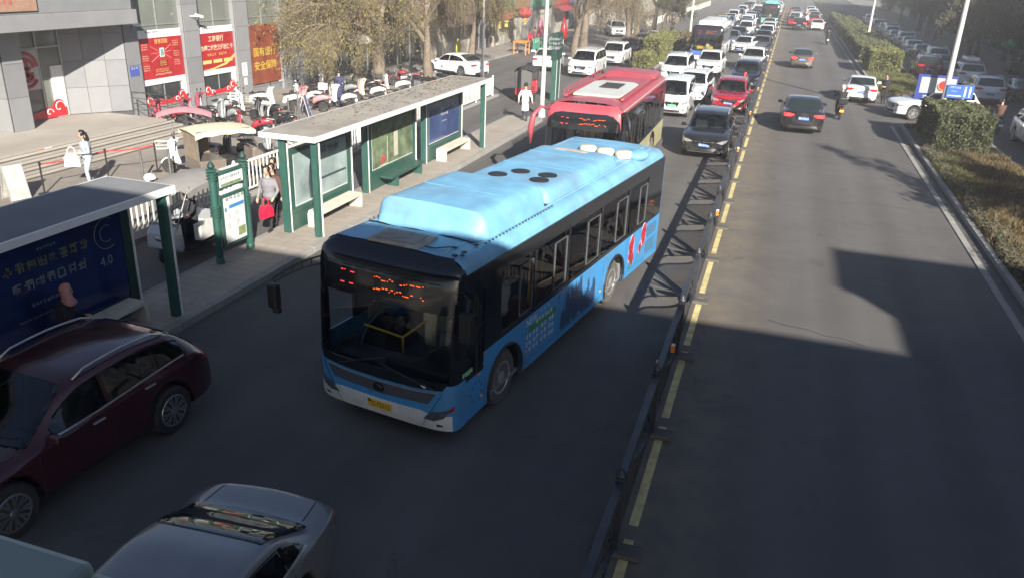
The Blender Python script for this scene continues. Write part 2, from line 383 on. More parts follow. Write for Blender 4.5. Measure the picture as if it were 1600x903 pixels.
# ---------------------------------------------------------------- the bank on the left
M_clad = mat('cladding_grey', (.235, .24, .25), .45, var=.1, scale=1.2, dirt=.08); M_clad2 = mat('cladding_grey_b', (.205, .21, .222), .5, var=.1, scale=1.5, dirt=.1); M_joint = mat('joint_dark', (.07, .07, .075), .8)
M_win = mat('window_glass_dark', (.035, .042, .045), .05, var=.5, scale=1.1, spec=.8); M_wing = mat('window_glass_reflect', (.17, .185, .165), .07, var=.2, scale=.7, spec=.8)  # the grey-green panes carry a reflection in their base colour
M_alu = mat('alu_frame', (.45, .46, .46), .35, .6); M_wht = mat('panel_white', (.72, .72, .71), .45, var=.06)
P_red = mat('poster_red', (.37, .014, .02), .4, coat=.2, var=.22, scale=1.4); P_dred = mat('poster_dark_red', (.22, .012, .02), .4, var=.3, scale=2); P_gold = mat('poster_gold', (.78, .52, .16), .45, var=.08); P_cream = mat('poster_cream', (.72, .58, .40), .5, var=.08)
P_rust = mat('poster_rust', (.24, .06, .03), .3, coat=.3, var=.45, scale=1.5); M_redw = mat('decal_red', (.52, .02, .03), .35, coat=.3, var=.08)
bank = thing('bank_building', 'grey stone clad bank with red posters in its tall windows', 'building', (0, 0, 0))
cm = {}
def clad(par, O, U, w_, h, cols, rows, m=None, z0=0):
    """cladding slabs with open joints on a plane through O along U (horizontal unit vector)"""
    U = Vector(U).normalized(); N = Vector((U.y, -U.x, 0)); a = math.atan2(U.y, U.x); pw, ph = w_/cols, h/rows
    for i in range(cols):
        for j in range(rows):
            k = (round(pw, 3), round(ph, 3), rnd.random() < .4)
            if k not in cm: cm[k] = MB().box(.006, pw-.006, -.028, 0, .006, ph-.006).mesh('cladding_panel', M_clad2 if k[2] else M_clad)
            q = link('cladding_panel', cm[k], par); q.location = Vector(O)+U*pw*i+Vector((0, 0, ph*j+z0))+N*rnd.uniform(-.002, .002); q.rotation_euler = (0, 0, a)
H_B = 9.5
# piers between the windows (face +X): clad() faces N = (U.y,-U.x); U=(0,1,0) -> N=(1,0,0)
for y0, y1 in ((27.72, 28.5), (31.42, 32.42), (35.15, 36.2), (39.15, 40.1), (40.1, 44.0)):
    if y1 > 43: MB().box(-27.5, -26.1, y0, y1, .1, H_B).build('wall', M_clad2, bank); clad(bank, (-26.07, y0, .12), (0, 1, 0), y1-y0, 9.0, 3, 9); continue
    MB().box(-27.5, -25.98, y0, y1, .1, H_B).build('pier', M_joint, bank); clad(bank, (-25.95, y0, .12), (0, 1, 0), y1-y0, 9.3, 1, 8)
    if y0 > 28: clad(bank, (-26.16, y0-.005, .12), (1, 0, 0), .2, 9.3, 1, 8)
MB().box(-27.6, -26.6, 27.7, 44, 5.15, H_B).build('upper_wall', M_clad2, bank)
for k, (y0, y1) in enumerate(((28.5, 31.42), (32.42, 35.15), (36.2, 39.15))):
    MB().box(-27.4, -26.1, y0, y1, .1, .5).build('plinth', M_clad2, bank)
    wn = MB().box(-26.24, -26.18, y0, y1, .5, 5.15).build('window', M_wing, bank)
    fr = MB()
    for y in (y0, (y0+y1)/2-.02, y1-.05): fr.box(-26.20, -26.14, y, y+.045, .5, 5.15)
    for z in (.5, 1.62, 3.95, 5.08): fr.box(-26.20, -26.145, y0+.05, y1-.05, z, z+.05)
    fr.build('frame', M_alu, wn)
    MB().box(-26.175, -26.17, y0+.05, y1-.05, .55, 1.62).build('lower_pane', M_win, wn)
    MB().box(-26.20, -26.10, y1-.34, y1-.06, .55, 1.62).build('reveal_panel', M_wht, wn)
    MB().box(-26.2, -26.06, y0, y1, .5, .56).build('sill', M_alu, wn)
    if k < 2:
        wd = thing('window_decal', ('red cloud scroll decal along the foot of the first bank window', 'red cloud scroll decal along the foot of the second bank window')[k], 'decal', (-26.07, y0, .56))
        w_ = y1-y0-.1
        MB().prism([(0.05, 0), (w_, 0), (w_, .30), (w_*.75, .30), (w_*.6, .20), (w_*.3, .22), (.35, .12), (.05, .25)], -.02, 0, 'x').build('red_band', M_redw, wd)
        for cx, cz, r_ in ((.35, .22, .24), (.72, .1, .16), (w_-.35, .28, .27), (w_-.72, .14, .17)):
            sp = MB().lathe([(r_, 0), (r_, .01), (.01, .012)], 18, M=Matrix.Translation((0, cx, cz)) @ Matrix.Rotation(R(90), 4, 'Y')); sp.build('cloud', M_redw, wd)
            sw = MB().tube([(.02, cx+r_*(.95-.14*t)*math.cos(t*.9), cz+r_*(.95-.14*t)*math.sin(t*.9)) for t in [i*.45 for i in range(14)]], .017, 4); sw.build('scroll_line', M_wht, wd)
def poster(label, y0, y1, z0, z1, m, x=-26.08):
    o = thing('poster', label, 'poster', (x, 0, 0)); MB().box(-.02, 0, y0, y1, z0, z1).build('sheet', m, o); return o
RZ = (R(90), 0, R(90)); GZ = (0, 0, R(90))
p = poster('red bank poster with a phone and lines of small print, first window', 28.6, 31.32, 1.72, 3.45, P_red)
[MB().box(-.02, .004, 28.6, 31.32, a_, b_).build('white_band', M_wht, p) for a_, b_ in ((3.45, 3.78), (1.48, 1.72))]; glyphs(6, .12, mat('print_grey', (.2, .24, .26), .5), p, (.008, 29.5, 3.68), GZ, 200)
text('普惠贷款', .21, P_gold, p, (.004, 30.0, 3.27), RZ); MB().box(.002, .012, 29.86, 30.12, 2.62, 3.0).build('phone', M_wht, p); MB().box(.012, .014, 29.89, 30.09, 2.66, 2.95).build('phone_screen', mat('screen_teal', (.15, .35, .32), .3, var=.5, scale=12), p)
for k, (y, z) in enumerate(((28.95, 3.18), (28.95, 2.72), (28.95, 2.3), (30.9, 3.25), (30.9, 2.8), (30.9, 2.42))): glyphs(6, .055, P_cream, p, (.004, y, z), GZ, 210+k, rows=3, rowgap=1.7)
for yy, zz in ((29.3, 3.1), (29.3, 2.8), (29.3, 2.45), (30.6, 3.12), (30.6, 2.85), (30.6, 2.5)): MB().tube([(.006, 29.99, 2.8), (.006, yy, zz)], .006, 4).build('ray_line', P_cream, p)
MB().box(.002, .005, 29.7, 30.3, 2.2, 2.5).build('text_box', P_dred, p); glyphs(6, .06, P_gold, p, (.007, 30.0, 2.44), GZ, 220, rows=3); glyphs(12, .06, P_gold, p, (.004, 29.9, 2.1), GZ, 221, rows=2); glyphs(10, .09, P_cream, p, (.004, 29.95, 1.9), GZ, 222)
p = poster('red bank poster with large cream headline characters, second window', 32.5, 35.08, 1.72, 3.42, P_red)
[MB().box(-.02, .004, 32.5, 35.08, a_, b_).build('white_band', M_wht, p) for a_, b_ in ((3.42, 3.72), (1.48, 1.72))]; glyphs(6, .11, mat('print_grey', (.2, .24, .26), .5), p, (.008, 33.2, 3.63), GZ, 230)
text('工商银行', .29, P_cream, p, (.004, 33.75, 3.13), RZ, bold=.004); text('办理二代换三代社保卡', .262, P_cream, p, (.004, 33.79, 2.72), RZ, bold=.006, sx=.92); glyphs(4, .14, P_gold, p, (.004, 33.35, 2.43), GZ, 231); glyphs(4, .14, P_gold, p, (.004, 34.2, 2.43), GZ, 232)
for y in (32.62, 33.42, 34.22): MB().box(.002, .006, y, y+.66, 2.02, 2.18).build('label_strip', P_gold, p)
MB().prism([(32.5, 1.74), (33.4, 1.80), (34.4, 2.0), (35.08, 2.35), (35.08, 2.2), (34.4, 1.88), (33.4, 1.74)], .001, .003, 'x').build('ribbon', P_gold, p)
p = poster('rust coloured window poster with eight yellow characters, third window', 36.3, 39.05, .62, 3.6, P_rust, -26.08)
text('国有银行', .48, mat('poster_yellow', (.58, .42, .05), .45), p, (.004, 37.65, 2.2), RZ, bold=.006, sx=1.05); text('安全保障', .48, mat('poster_yellow', (.58, .42, .05), .45), p, (.004, 37.65, 1.5), RZ, bold=.006, sx=1.05)
for x0, y0, z0, l_, s_ in ((-25.93, 28.05, 2.2, 'blue number plate on the bank corner pier', .36), ):
    o = thing('wall_plate', l_, 'sign', (x0, y0, z0)); MB().box(0, .02, -.26, .26, -.2, .2).build('plate', mat('plate_royal', (.06, .09, .35), .4), o); glyphs(3, .11, M_txt0 if 'M_txt0' in globals() else mat('print_pale', (.62, .66, .70), .5, var=.1), o, (.024, 0, .12), GZ, 240)
o = thing('wall_plate', 'white notice on the pier between the second and third windows', 'sign', (-25.93, 35.6, 1.5)); MB().box(0, .02, -.2, .2, -.3, .35).build('plate', M_wht, o); glyphs(3, .08, P_red, o, (.024, 0, .2), GZ, 241, rows=2); MB().box(0, .015, -.12, .12, -.75, -.4).build('small_plate', M_wht, o)
def cctv(x, y, z, l_):
    o = thing('security_camera', l_, 'camera', (x, y, z)); MB().cyl((0, 0, 0), (.35, .05, .02), .02, n=6).build('bracket', M_wht, o); MB().cb((.42, .12, .02), (.14, .46, .13), 0, Matrix.Rotation(R(-12), 3, 'X')).build('housing', M_wht, o, bevel=.02); MB().cyl((.42, -.13, -.05), (.42, -.10, -.04), .05, n=8).build('lens', M_joint, o)
cctv(-25.95, 31.9, 4.25, 'white security camera on the pier between the first two bank windows'); cctv(-25.95, 27.9, 4.1, 'white security camera beside the bank entrance')
# entrance: angled return wall, glass front, column, canopy
MB().add([(-27.4, 25.75, .1), (-25.98, 27.72, .1), (-27.4, 27.72, .1), (-27.4, 25.75, H_B), (-25.98, 27.72, H_B), (-27.4, 27.72, H_B)], [(0,1,4,3),(1,2,5,4),(2,0,3,5),(3,4,5)]).build('return_wall', M_joint, bank)
u_ = Vector((1.42, 1.97, 0)); clad(bank, (-27.37, 25.73, .62), u_, u_.length-.02, 8.4, 3, 8)
gl = MB().box(-27.45, -27.39, 12, 25.75, .62, 4.2).build('entrance_glass', M_wing, bank)
fr = MB()
for y in (15, 17.2, 19.4, 21.6, 23.1, 24.6, 25.68): fr.box(-27.38, -27.32, y, y+.06, .62, 4.2)
fr.box(-27.38, -27.33, 12, 25.7, 3.3, 3.36); fr.build('frame', M_alu, gl)
MB().box(-27.38, -27.30, 25.1, 25.66, .62, 2.6).build('door_panel', M_wht, gl)
MB().box(-27.1, -26.3, 22.15, 23.0, .6, 4.2).build('column', M_joint, bank); clad(bank, (-26.27, 22.15, .6), (0, 1, 0), .85, 3.6, 1, 3); clad(bank, (-27.1, 22.12, .6), (1, 0, 0), .82, 3.6, 1, 3)
MB().box(-28, -25.0, 8, 27.6, 4.2, 4.75).build('canopy', M_clad, bank, bevel=.02); MB().box(-28, -25.2, 8, 27.55, 4.76, 9.5).build('canopy_upper_wall', M_clad2, bank)
MB().box(-25.195, -25.12, 17, 23.0, 4.86, 5.9).build('name_board', mat('board_brown', (.33, .20, .14), .5, var=.2), bank); text('银行', .5, mat('letter_red', (.6, .05, .04), .4), bank, (-25.11, 21.6, 5.3), RZ, 'name_letters')
o = thing('door_poster', 'round red festive paper emblem stuck on the bank entrance glass', 'poster', (-27.3, 24.0, 2.55)); MB().box(0, .012, -.55, .55, -.75, .75).build('sheet', mat('paper_grey', (.45, .45, .44), .5, var=.1), o)
for r0 in (.5, .33): MB().tube([(.02, r0*math.cos(a), r0*1.25*math.sin(a)) for a in [k*.3+.2 for k in range(19)]], .07, 6).build('red_ring', P_red, o)
MB().box(.013, .03, -.25, .3, -.25, -.1).box(.013, .03, -.2, .2, .0, .12).box(.013, .03, -.05, .1, -.4, .35).build('red_stroke', P_red, o)
wd = thing('window_decal', 'red cloud scroll decal at the foot of the bank entrance glass', 'decal', (-27.3, 23.1, .64)); MB().prism([(0, 0), (2.5, 0), (2.5, .3), (1.9, .42), (1.2, .3), (.6, .22), (0, .3)], -.01, .01, 'x').build('red_band', M_redw, wd)
for cx, cz, r_ in ((.3, .2, .25), (2.1, .35, .33), (1.6, .2, .2)):
    MB().lathe([(r_, 0), (r_, .01), (.01, .012)], 18, M=Matrix.Translation((.012, cx, cz)) @ Matrix.Rotation(R(90), 4, 'Y')).build('cloud', M_redw, wd)
    MB().tube([(.03, cx+r_*(.95-.14*t)*math.cos(t*.9), cz+r_*(.95-.14*t)*math.sin(t*.9)) for t in [i*.45 for i in range(14)]], .02, 4).build('scroll_line', M_wht, wd)
# steps
stp = bpy.data.objects.new('bank_steps', None); col.objects.link(stp); stp['kind'] = 'structure'
MB().box(-27.5, -23.55, 8, 26.9, .1, .598).build('landing', stone_step, stp)
for k in range(4):
    xf = -22.0-.40*k; zt = .24+.12*k
    n = 9; P = (26.9-8)/n
    me = MB().box(-.40 if k < 3 else -.02, .03, .004, P-.004, -.12, 0).mesh('step_slab', stone_step, bevel=.008)
    for i in range(n): q = link('step_slab', me, stp); q.location = (xf, 8+i*P, zt)
    MB().box(xf-.055, xf-.02, 8, 26.9, zt, zt+.004).box(xf+.03, xf+.034, 8, 26.9, zt-.115, zt-.07).build('step_line', mat('strip_dark', (.10, .09, .08), .9), stp)  # dark lines along each tread edge and the foot of each riser
def railing(label, pts, n_bars=3, h=.9):
    o = thing('steel_railing', label, 'railing', (0, 0, 0)); P = [Vector(p) for p in pts]
    for k in range(n_bars+1): MB().tube([p+Vector((0, 0, h*(1-k*.26))) for p in P], .022 if k == 0 else .014, 6).build('rail', M_dk0, o, smooth=True)
    for a in range(len(P)-1):
        for t in (0, .5): q = P[a].lerp(P[a+1], t); MB().cyl(q, q+Vector((0, 0, h)), .02, n=6).build('post', M_dk0, o)
    MB().cyl(P[-1], P[-1]+Vector((0, 0, h)), .02, n=6).build('post', M_dk0, o); return o
M_dk0 = mat('rail_steel', (.12, .12, .125), .35, .7)
railing('dark steel handrail at the right end of the bank steps', [(-25.4, 27.15, .6), (-23.6, 27.1, .6), (-21.9, 27.05, .15)])
railing('dark steel handrail on the bank steps at the left edge of the view', [(-23.5, 15.9, .6), (-21.9, 16.0, .15)])
for k, (x, y, z) in enumerate(((-23.55, 20.6, .52), (-22.75, 20.4, .28))):
    o = thing('step_sticker', ('orange and white notice stuck on the top bank step', 'orange and white notice stuck on the lower bank step')[k], 'sticker', (x+.052, y, z)); MB().box(0, .004, 0, .18, -.045, .05).build('orange_mark', mat('sticker_orange', (.8, .22, .03), .5), o); MB().box(0, .005, .2, .52, -.045, .05).build('white_mark', M_wht, o)
# ---------------------------------------------------------------- shops further along the left
def shop_block(name, label, x, y0, y1, h, wallm, shops, face=1, depth=8, band=3.1):
    """shops: list of (width share, sign material, glass material, awning) along the front; face=1 looks towards +X"""
    o = thing(name, label, 'building', (x, y0, 0)); F = face
    def bx(a, b_, c, d, e, f, m, nm, par=o): 
        xa, xb = sorted((F*a, F*b_)); return MB().box(xa, xb, c, d, e, f).build(nm, m, par)
    L_ = y1-y0; bx(-depth, -.3, 0, L_, 0, h, wallm, 'wall'); bx(-.31, -.02, 0, L_, band+1.55, h-.05, wallm, 'upper_wall'); y = 0
    for i in range(int((h-band-2.4)//3.0)):
        zz = band+2.2+i*3.0; k = 0
        while k+3 < L_: w_ = bx(-.02, .02, k+.8, k+2.6, zz, zz+1.6, M_win, 'window'); bx(.02, .05, k+.8, k+2.6, zz-.08, zz, M_alu, 'sill', w_); bx(.02, .05, k+1.68, k+1.72, zz, zz+1.6, M_alu, 'mullion', w_); k += 3.2
    tot = sum(s[0] for s in shops)
    for i, (sh, sm_, gm, aw) in enumerate(shops):
        w_ = L_*sh/tot
        bx(-.3, .05, y, y+.35, 0, band+1.55, wallm, 'pier')
        g = bx(-.28, -.2, y+.35, y+w_, .12, band, gm, 'shopfront')
        for t in (.0, .33, .66): bx(-.2, -.14, y+.35+t*(w_-.35), y+.43+t*(w_-.35), .12, band, M_alu, 'mullion', g)
        bx(-.2, -.15, y+.35, y+w_, 2.3, 2.38, M_alu, 'transom', g)
        s_ = bx(-.3, .22, y+.1, y+w_-.1, band, band+1.45, sm_, 'shop_sign')
        if face > 0:
            q = glyphs(max(2, int(w_/1.1)), min(.75, w_/6), M_signtxt, s_, (.235, y+w_/2, band+1.15), GZ, 300+int(y0)+i)
        else:
            q = glyphs(max(2, int(w_/1.1)), min(.75, w_/6), M_signtxt, s_, (-.235, y+w_/2, band+1.15), (0, 0, R(-90)), 300+int(y0)+i)
        if aw: 
            P = [(F*.0, band-.05), (F*1.3, band-.55), (F*1.3, band-.6), (F*0, band-.12)]; MB().prism(P, y+.3, y+w_-.2, 'y').build('awning', aw, o)
        y += w_
    return o
M_signtxt = mat('sign_letter', (.62, .62, .62), .5, var=.1)
S_ = lambda n, c: mat('sign_'+n, c, .45, var=.15, scale=2)
M_wallp = mat('wall_purple', (.12, .105, .12), .7, var=.15, dirt=.2); M_wallb = mat('wall_beige', (.33, .29, .24), .8, var=.15, dirt=.25); M_wallg = mat('wall_grey', (.20, .20, .21), .8, var=.15, dirt=.25); M_pale = mat('shop_pale', (.40, .38, .32), .3, var=.5, scale=1.1)
shop_block('shop_row', 'dark fronted office block beside the bank, red banner on its wall', -25.6, 44.05, 57, 11, M_wallp, [(2, S_('dark', (.08, .07, .085)), M_win, None), (2, S_('brown', (.12, .05, .045)), M_win, None)])
shop_block('shop_row', 'shop row with mauve and dark signs behind the willow trees', -24.6, 57, 80, 11, M_wallb, [(3, S_('mauve', (.16, .11, .13)), M_pale, S_('awn', (.12, .08, .07))), (2, S_('mauve2', (.19, .14, .15)), M_win, None), (2, S_('dkgreen', (.04, .16, .09)), M_pale, S_('awn2', (.10, .12, .09))), (2, S_('ochre', (.25, .16, .09)), M_pale, None)])
shop_block('shop_row', 'further shop row with green and red signs on the left', -24.2, 80, 112, 12, M_wallg, [(2, S_('green', (.05, .22, .14)), M_pale, None), (2, S_('red', (.35, .03, .03)), M_pale, S_('awn3', (.3, .05, .05))), (3, S_('blue', (.06, .12, .30)), M_win, None), (2, S_('white', (.5, .5, .48)), M_pale, None)])
shop_block('shop_row', 'most distant shop row on the left side of the street', -23.8, 112, 230, 13, M_wallb, [(2, S_('red', (.35, .03, .03)), M_pale, None), (2, S_('teal', (.06, .2, .2)), M_pale, None), (2, S_('white', (.5, .5, .48)), M_win, None), (2, S_('ochre', (.25, .16, .09)), M_pale, None), (2, S_('red', (.35, .03, .03)), M_pale, None)])
p = poster('red and white hanging banner on the dark office wall', 46.4, 50.2, 2.0, 6.6, P_red, -25.3); MB().prism([(46.4, 1.98), (50.2, 1.98), (50.2, 3.1), (48.6, 2.65), (46.4, 2.5)], .002, .006, 'x').build('white_foot', M_wht, p); MB().prism([(46.4, 2.62), (48.4, 2.78), (50.2, 3.25), (50.2, 3.4), (48.4, 2.92), (46.4, 2.75)], .003, .007, 'x').build('ribbon', M_wht, p)
glyphs(4, .5, M_wht, p, (.006, 48.3, 4.9), GZ, 250); glyphs(5, .42, M_wht, p, (.006, 48.3, 5.7), GZ, 252); glyphs(6, .2, P_cream, p, (.006, 48.3, 3.9), GZ, 251)
# goods in front of the shops
M_lan = mat('lantern_red', (.45, .07, .06), .6, var=.1); 
for k, (y, dx) in enumerate(((65.5, 0), (67.3, 0), (71.5, .3))):
    o = thing('paper_lantern', ('red paper lantern with yellow tassel, left of the pair under the mauve sign', 'red paper lantern with yellow tassel, right of the pair under the mauve sign', 'single red paper lantern beyond the pair')[k], 'lantern', (-22.6+dx, y, 3.0), 0, 'paper lanterns in front of the shops')
    MB().ell((0, 0, 0), (.62, .62, .46), 16, 10).build('shade', M_lan, o, smooth=True); MB().cyl((0, 0, -.52), (0, 0, -.42), .25, n=12).build('rim', P_gold, o); MB().cyl((0, 0, -.95), (0, 0, -.52), .17, .12, 10).build('tassel', mat('tassel_yellow', (.7, .5, .08), .7), o); MB().cyl((0, 0, .4), (0, 0, 1.0), .015, n=5).build('cord', M_joint, o)
o = thing('stall_table', 'orange and yellow framed stall table outside the shops', 'table', (-20.9, 66.5, 0), R(5)); M_or = mat('stall_orange', (.65, .25, .03), .5)
for a in (-.7, .7):
    for b_ in (-.5, .5): MB().cyl((b_, a, 0), (b_, a, 1.0), .05, n=6).build('leg', M_or, o)
MB().box(-.6, .6, -.8, .8, 1.0, 1.06).build('top', M_or, o)
for k in range(4):
    o = thing('green_barrier', f'{("nearest", "second", "third", "farthest")[k]} green and white barrier panel outside the shops', 'barrier', (-20.7+.1*k, 69.2+k*2.2, 0), 0, 'green barrier panels'); MB().box(-.03, .03, 0, 2.0, .15, 1.1).build('panel', mat('barrier_green', (.06, .30, .19), .5, var=.15), o); glyphs(3, .4, M_wht, o, (.034, 1.0, .85), GZ, 260+k)
    for y in (.1, 1.9): MB().box(-.2, .2, y-.03, y+.03, 0, .15).build('foot', M_wht, o)
for k, (x, y, m_) in enumerate(((-20.2, 77.5, 'red'), (-21.5, 74, 'pink'))):
    o = thing('folded_umbrella', ('red folded parasol standing past the green barriers', 'pink folded parasol among the green barriers')[k], 'parasol', (x, y, 0)); MB().lathe([(.25, 0), (.25, .08), (.03, .1)], 10).build('base', M_joint, o); MB().lathe([(.05, .5), (.42, .75), (.30, 1.6), (.06, 2.6)], 9).build('cloth', P_red if m_ == 'red' else mat('cloth_pink', (.55, .16, .22), .7), o, smooth=True); MB().cyl((0, 0, .1), (0, 0, 2.75), .025, n=6).build('pole', M_wht, o)
o = thing('mascot_board', 'yellow standing cutout board in front of the pale shopfront', 'sign', (-22.6, 56.5, .12)); MB().prism([(-.35, 0), (.35, 0), (.4, .8), (.3, 1.4), (.15, 1.7), (-.15, 1.7), (-.3, 1.4), (-.4, .8)], -.05, .05, 'x').build('board', mat('cut_yellow', (.62, .50, .06), .5), o, bevel=.02)
MB().box(-.3, .1, -.3, .3, 0, .05).build('foot', M_joint, o)
# ---------------------------------------------------------------- right side buildings, in shade
shop_block('shop_row', 'shaded shop row behind the trees on the right, white panel on its front', 22.5, 40, 76, 11.5, M_wallg, [(2, S_('ochre', (.25, .16, .09)), M_win, None), (2, S_('white', (.5, .5, .48)), M_pale, None), (2, S_('red', (.35, .03, .03)), M_win, None), (3, S_('dark', (.08, .07, .085)), M_win, None)], -1)
shop_block('shop_row', 'shaded middle block of shops on the right', 22.5, 76, 118, 11.5, M_wallb, [(2, S_('red', (.35, .03, .03)), M_win, None), (3, S_('dark', (.08, .07, .085)), M_win, None), (2, S_('blue', (.06, .12, .30)), M_win, None)], -1)
shop_block('shop_row', 'tall far block on the right that shades the road', 22.5, 66, 75.9, 21, M_wallg, [(1, S_('dark', (.08, .07, .085)), M_win, None)], -1) if False else None
shop_block('shop_row', 'farthest block of shops on the right', 22.5, 118, 230, 15, M_wallg, [(2, S_('red', (.35, .03, .03)), M_win, None), (2, S_('green', (.05, .22, .14)), M_win, None), (3, S_('red', (.35, .03, .03)), M_pale, None)], -1)
shop_block('shop_row', 'block on the right beside the footbridge', 22.5, 5, 40, 11.5, M_wallb, [(2, S_('dark', (.08, .07, .085)), M_win, None), (2, S_('white', (.5, .5, .48)), M_win, None), (2, S_('red', (.35, .03, .03)), M_win, None)], -1)
o = thing('white_billboard', 'tall white board standing against the shaded right-hand shops', 'sign', (19.6, 67, .13), R(0)); MB().box(-.1, .1, -2.2, 2.2, .6, 6.2).build('panel', mat('board_pale', (.55, .57, .60), .5, var=.06), o)
for y in (-2, 2): MB().box(-.08, .08, y-.08, y+.08, 0, .6).build('leg', M_joint, o)
MB().box(-.13, -.1, -1.6, -.3, 2.6, 3.6).build('red_mark', P_red, o)
# ---------------------------------------------------------------- the footbridge the picture is taken from
M_fb = mat('bridge_paint', (.46, .50, .43), .5, var=.12, scale=2, dirt=.25); M_fc = mat('bridge_concrete', (.32, .32, .30), .8, var=.15)
fb = thing('footbridge', 'pale green painted parapet of the pedestrian bridge at the bottom edge', 'bridge', (0, 0, 0))
MB().box(-24, 19, -3.4, .42, 4.9, 5.35).build('deck', M_fc, fb)
MB().box(-24, -.40, .36, .46, 5.2, 6.385).box(-.38, 19, .36, .46, 5.2, 6.385).build('parapet_panel', M_fb, fb); MB().box(-24, -.60, .32, .50, 6.385, 6.41).box(-.595, 19, .32, .495, 6.38, 6.404).build('parapet_cap', M_fb, fb, bevel=.008)
MB().box(-24, 19, -3.5, -3.4, 5.2, 9.05).build('shade_screen', M_fb, fb)  # unseen screen added to stop sunlight passing between deck and canopy
MB().box(-24, 19, -3.6, .35, 9.05, 9.3).build('canopy', M_fc, fb)  # unseen roof added; its front edge is placed to throw the road shadow
for x in (-23, -14, -9, 4.5, 13, 18): MB().box(x-.1, x+.1, -3.45, -3.25, 5.35, 9.05).box(x-.1, x+.1, .15, .35, 5.35, 9.05).build('canopy_post', M_fb, fb)
for x in (-13.8, 12.5): MB().box(x-.5, x+.5, -2.4, -.6, 0, 4.9).build('pier', M_fc, fb)
tw = thing('shadow_tower', 'unseen tower shaped for its shadow, at the right end of the pedestrian bridge', 'tower', (0, 0, 0)); MB().box(14.7, 21, .65, 3.5, 0, 11.0).box(14.68, 21, -4.5, .64, 0, 10.25).build('shaft', M_fc, tw); MB().box(14.6, 21.1, .55, 3.6, 11.0, 11.2).build('roof', M_fb, tw)  # unseen stepped block, shaped to cast the shadow on the right carriageway
# ---------------------------------------------------------------- trees, hedges, grass
def bark(name, c): return mat(name, c, .9, var=.3, scale=5, bump=.9, bscale=16)
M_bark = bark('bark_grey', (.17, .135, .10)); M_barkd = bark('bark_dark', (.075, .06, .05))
def leafmat(name, a, b_, sub=0):
    m = bpy.data.materials.new(name); m.use_nodes = True; t = m.node_tree; n = t.nodes; L = t.links; p = n['Principled BSDF']
    g = n.new('ShaderNodeNewGeometry'); r_ = n.new('ShaderNodeValToRGB'); L.new(g.outputs['Random Per Island'], r_.inputs[0])
    r_.color_ramp.elements[0].color = (*a, 1); r_.color_ramp.elements[1].color = (*b_, 1); L.new(r_.outputs[0], p.inputs['Base Color'])
    p.inputs['Roughness'].default_value = .65; p.inputs['Specular IOR Level'].default_value = .3
    if sub:
        tr = n.new('ShaderNodeBsdfTranslucent'); L.new(r_.outputs[0], tr.inputs[0]); mx = n.new('ShaderNodeMixShader'); mx.inputs[0].default_value = sub
        L.new(p.outputs[0], mx.inputs[1]); L.new(tr.outputs[0], mx.inputs[2]); L.new(mx.outputs[0], n['Material Output'].inputs[0])
    return m
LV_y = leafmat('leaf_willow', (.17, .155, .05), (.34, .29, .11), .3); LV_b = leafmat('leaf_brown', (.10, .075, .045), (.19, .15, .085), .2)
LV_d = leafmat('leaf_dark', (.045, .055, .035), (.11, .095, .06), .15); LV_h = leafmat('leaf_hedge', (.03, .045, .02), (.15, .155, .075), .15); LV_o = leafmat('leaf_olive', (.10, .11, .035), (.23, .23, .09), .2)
LV_g = leafmat('grass_dry', (.085, .065, .035), (.22, .165, .08), .2); LV_g2 = leafmat('grass_green', (.06, .085, .025), (.20, .19, .07), .2)
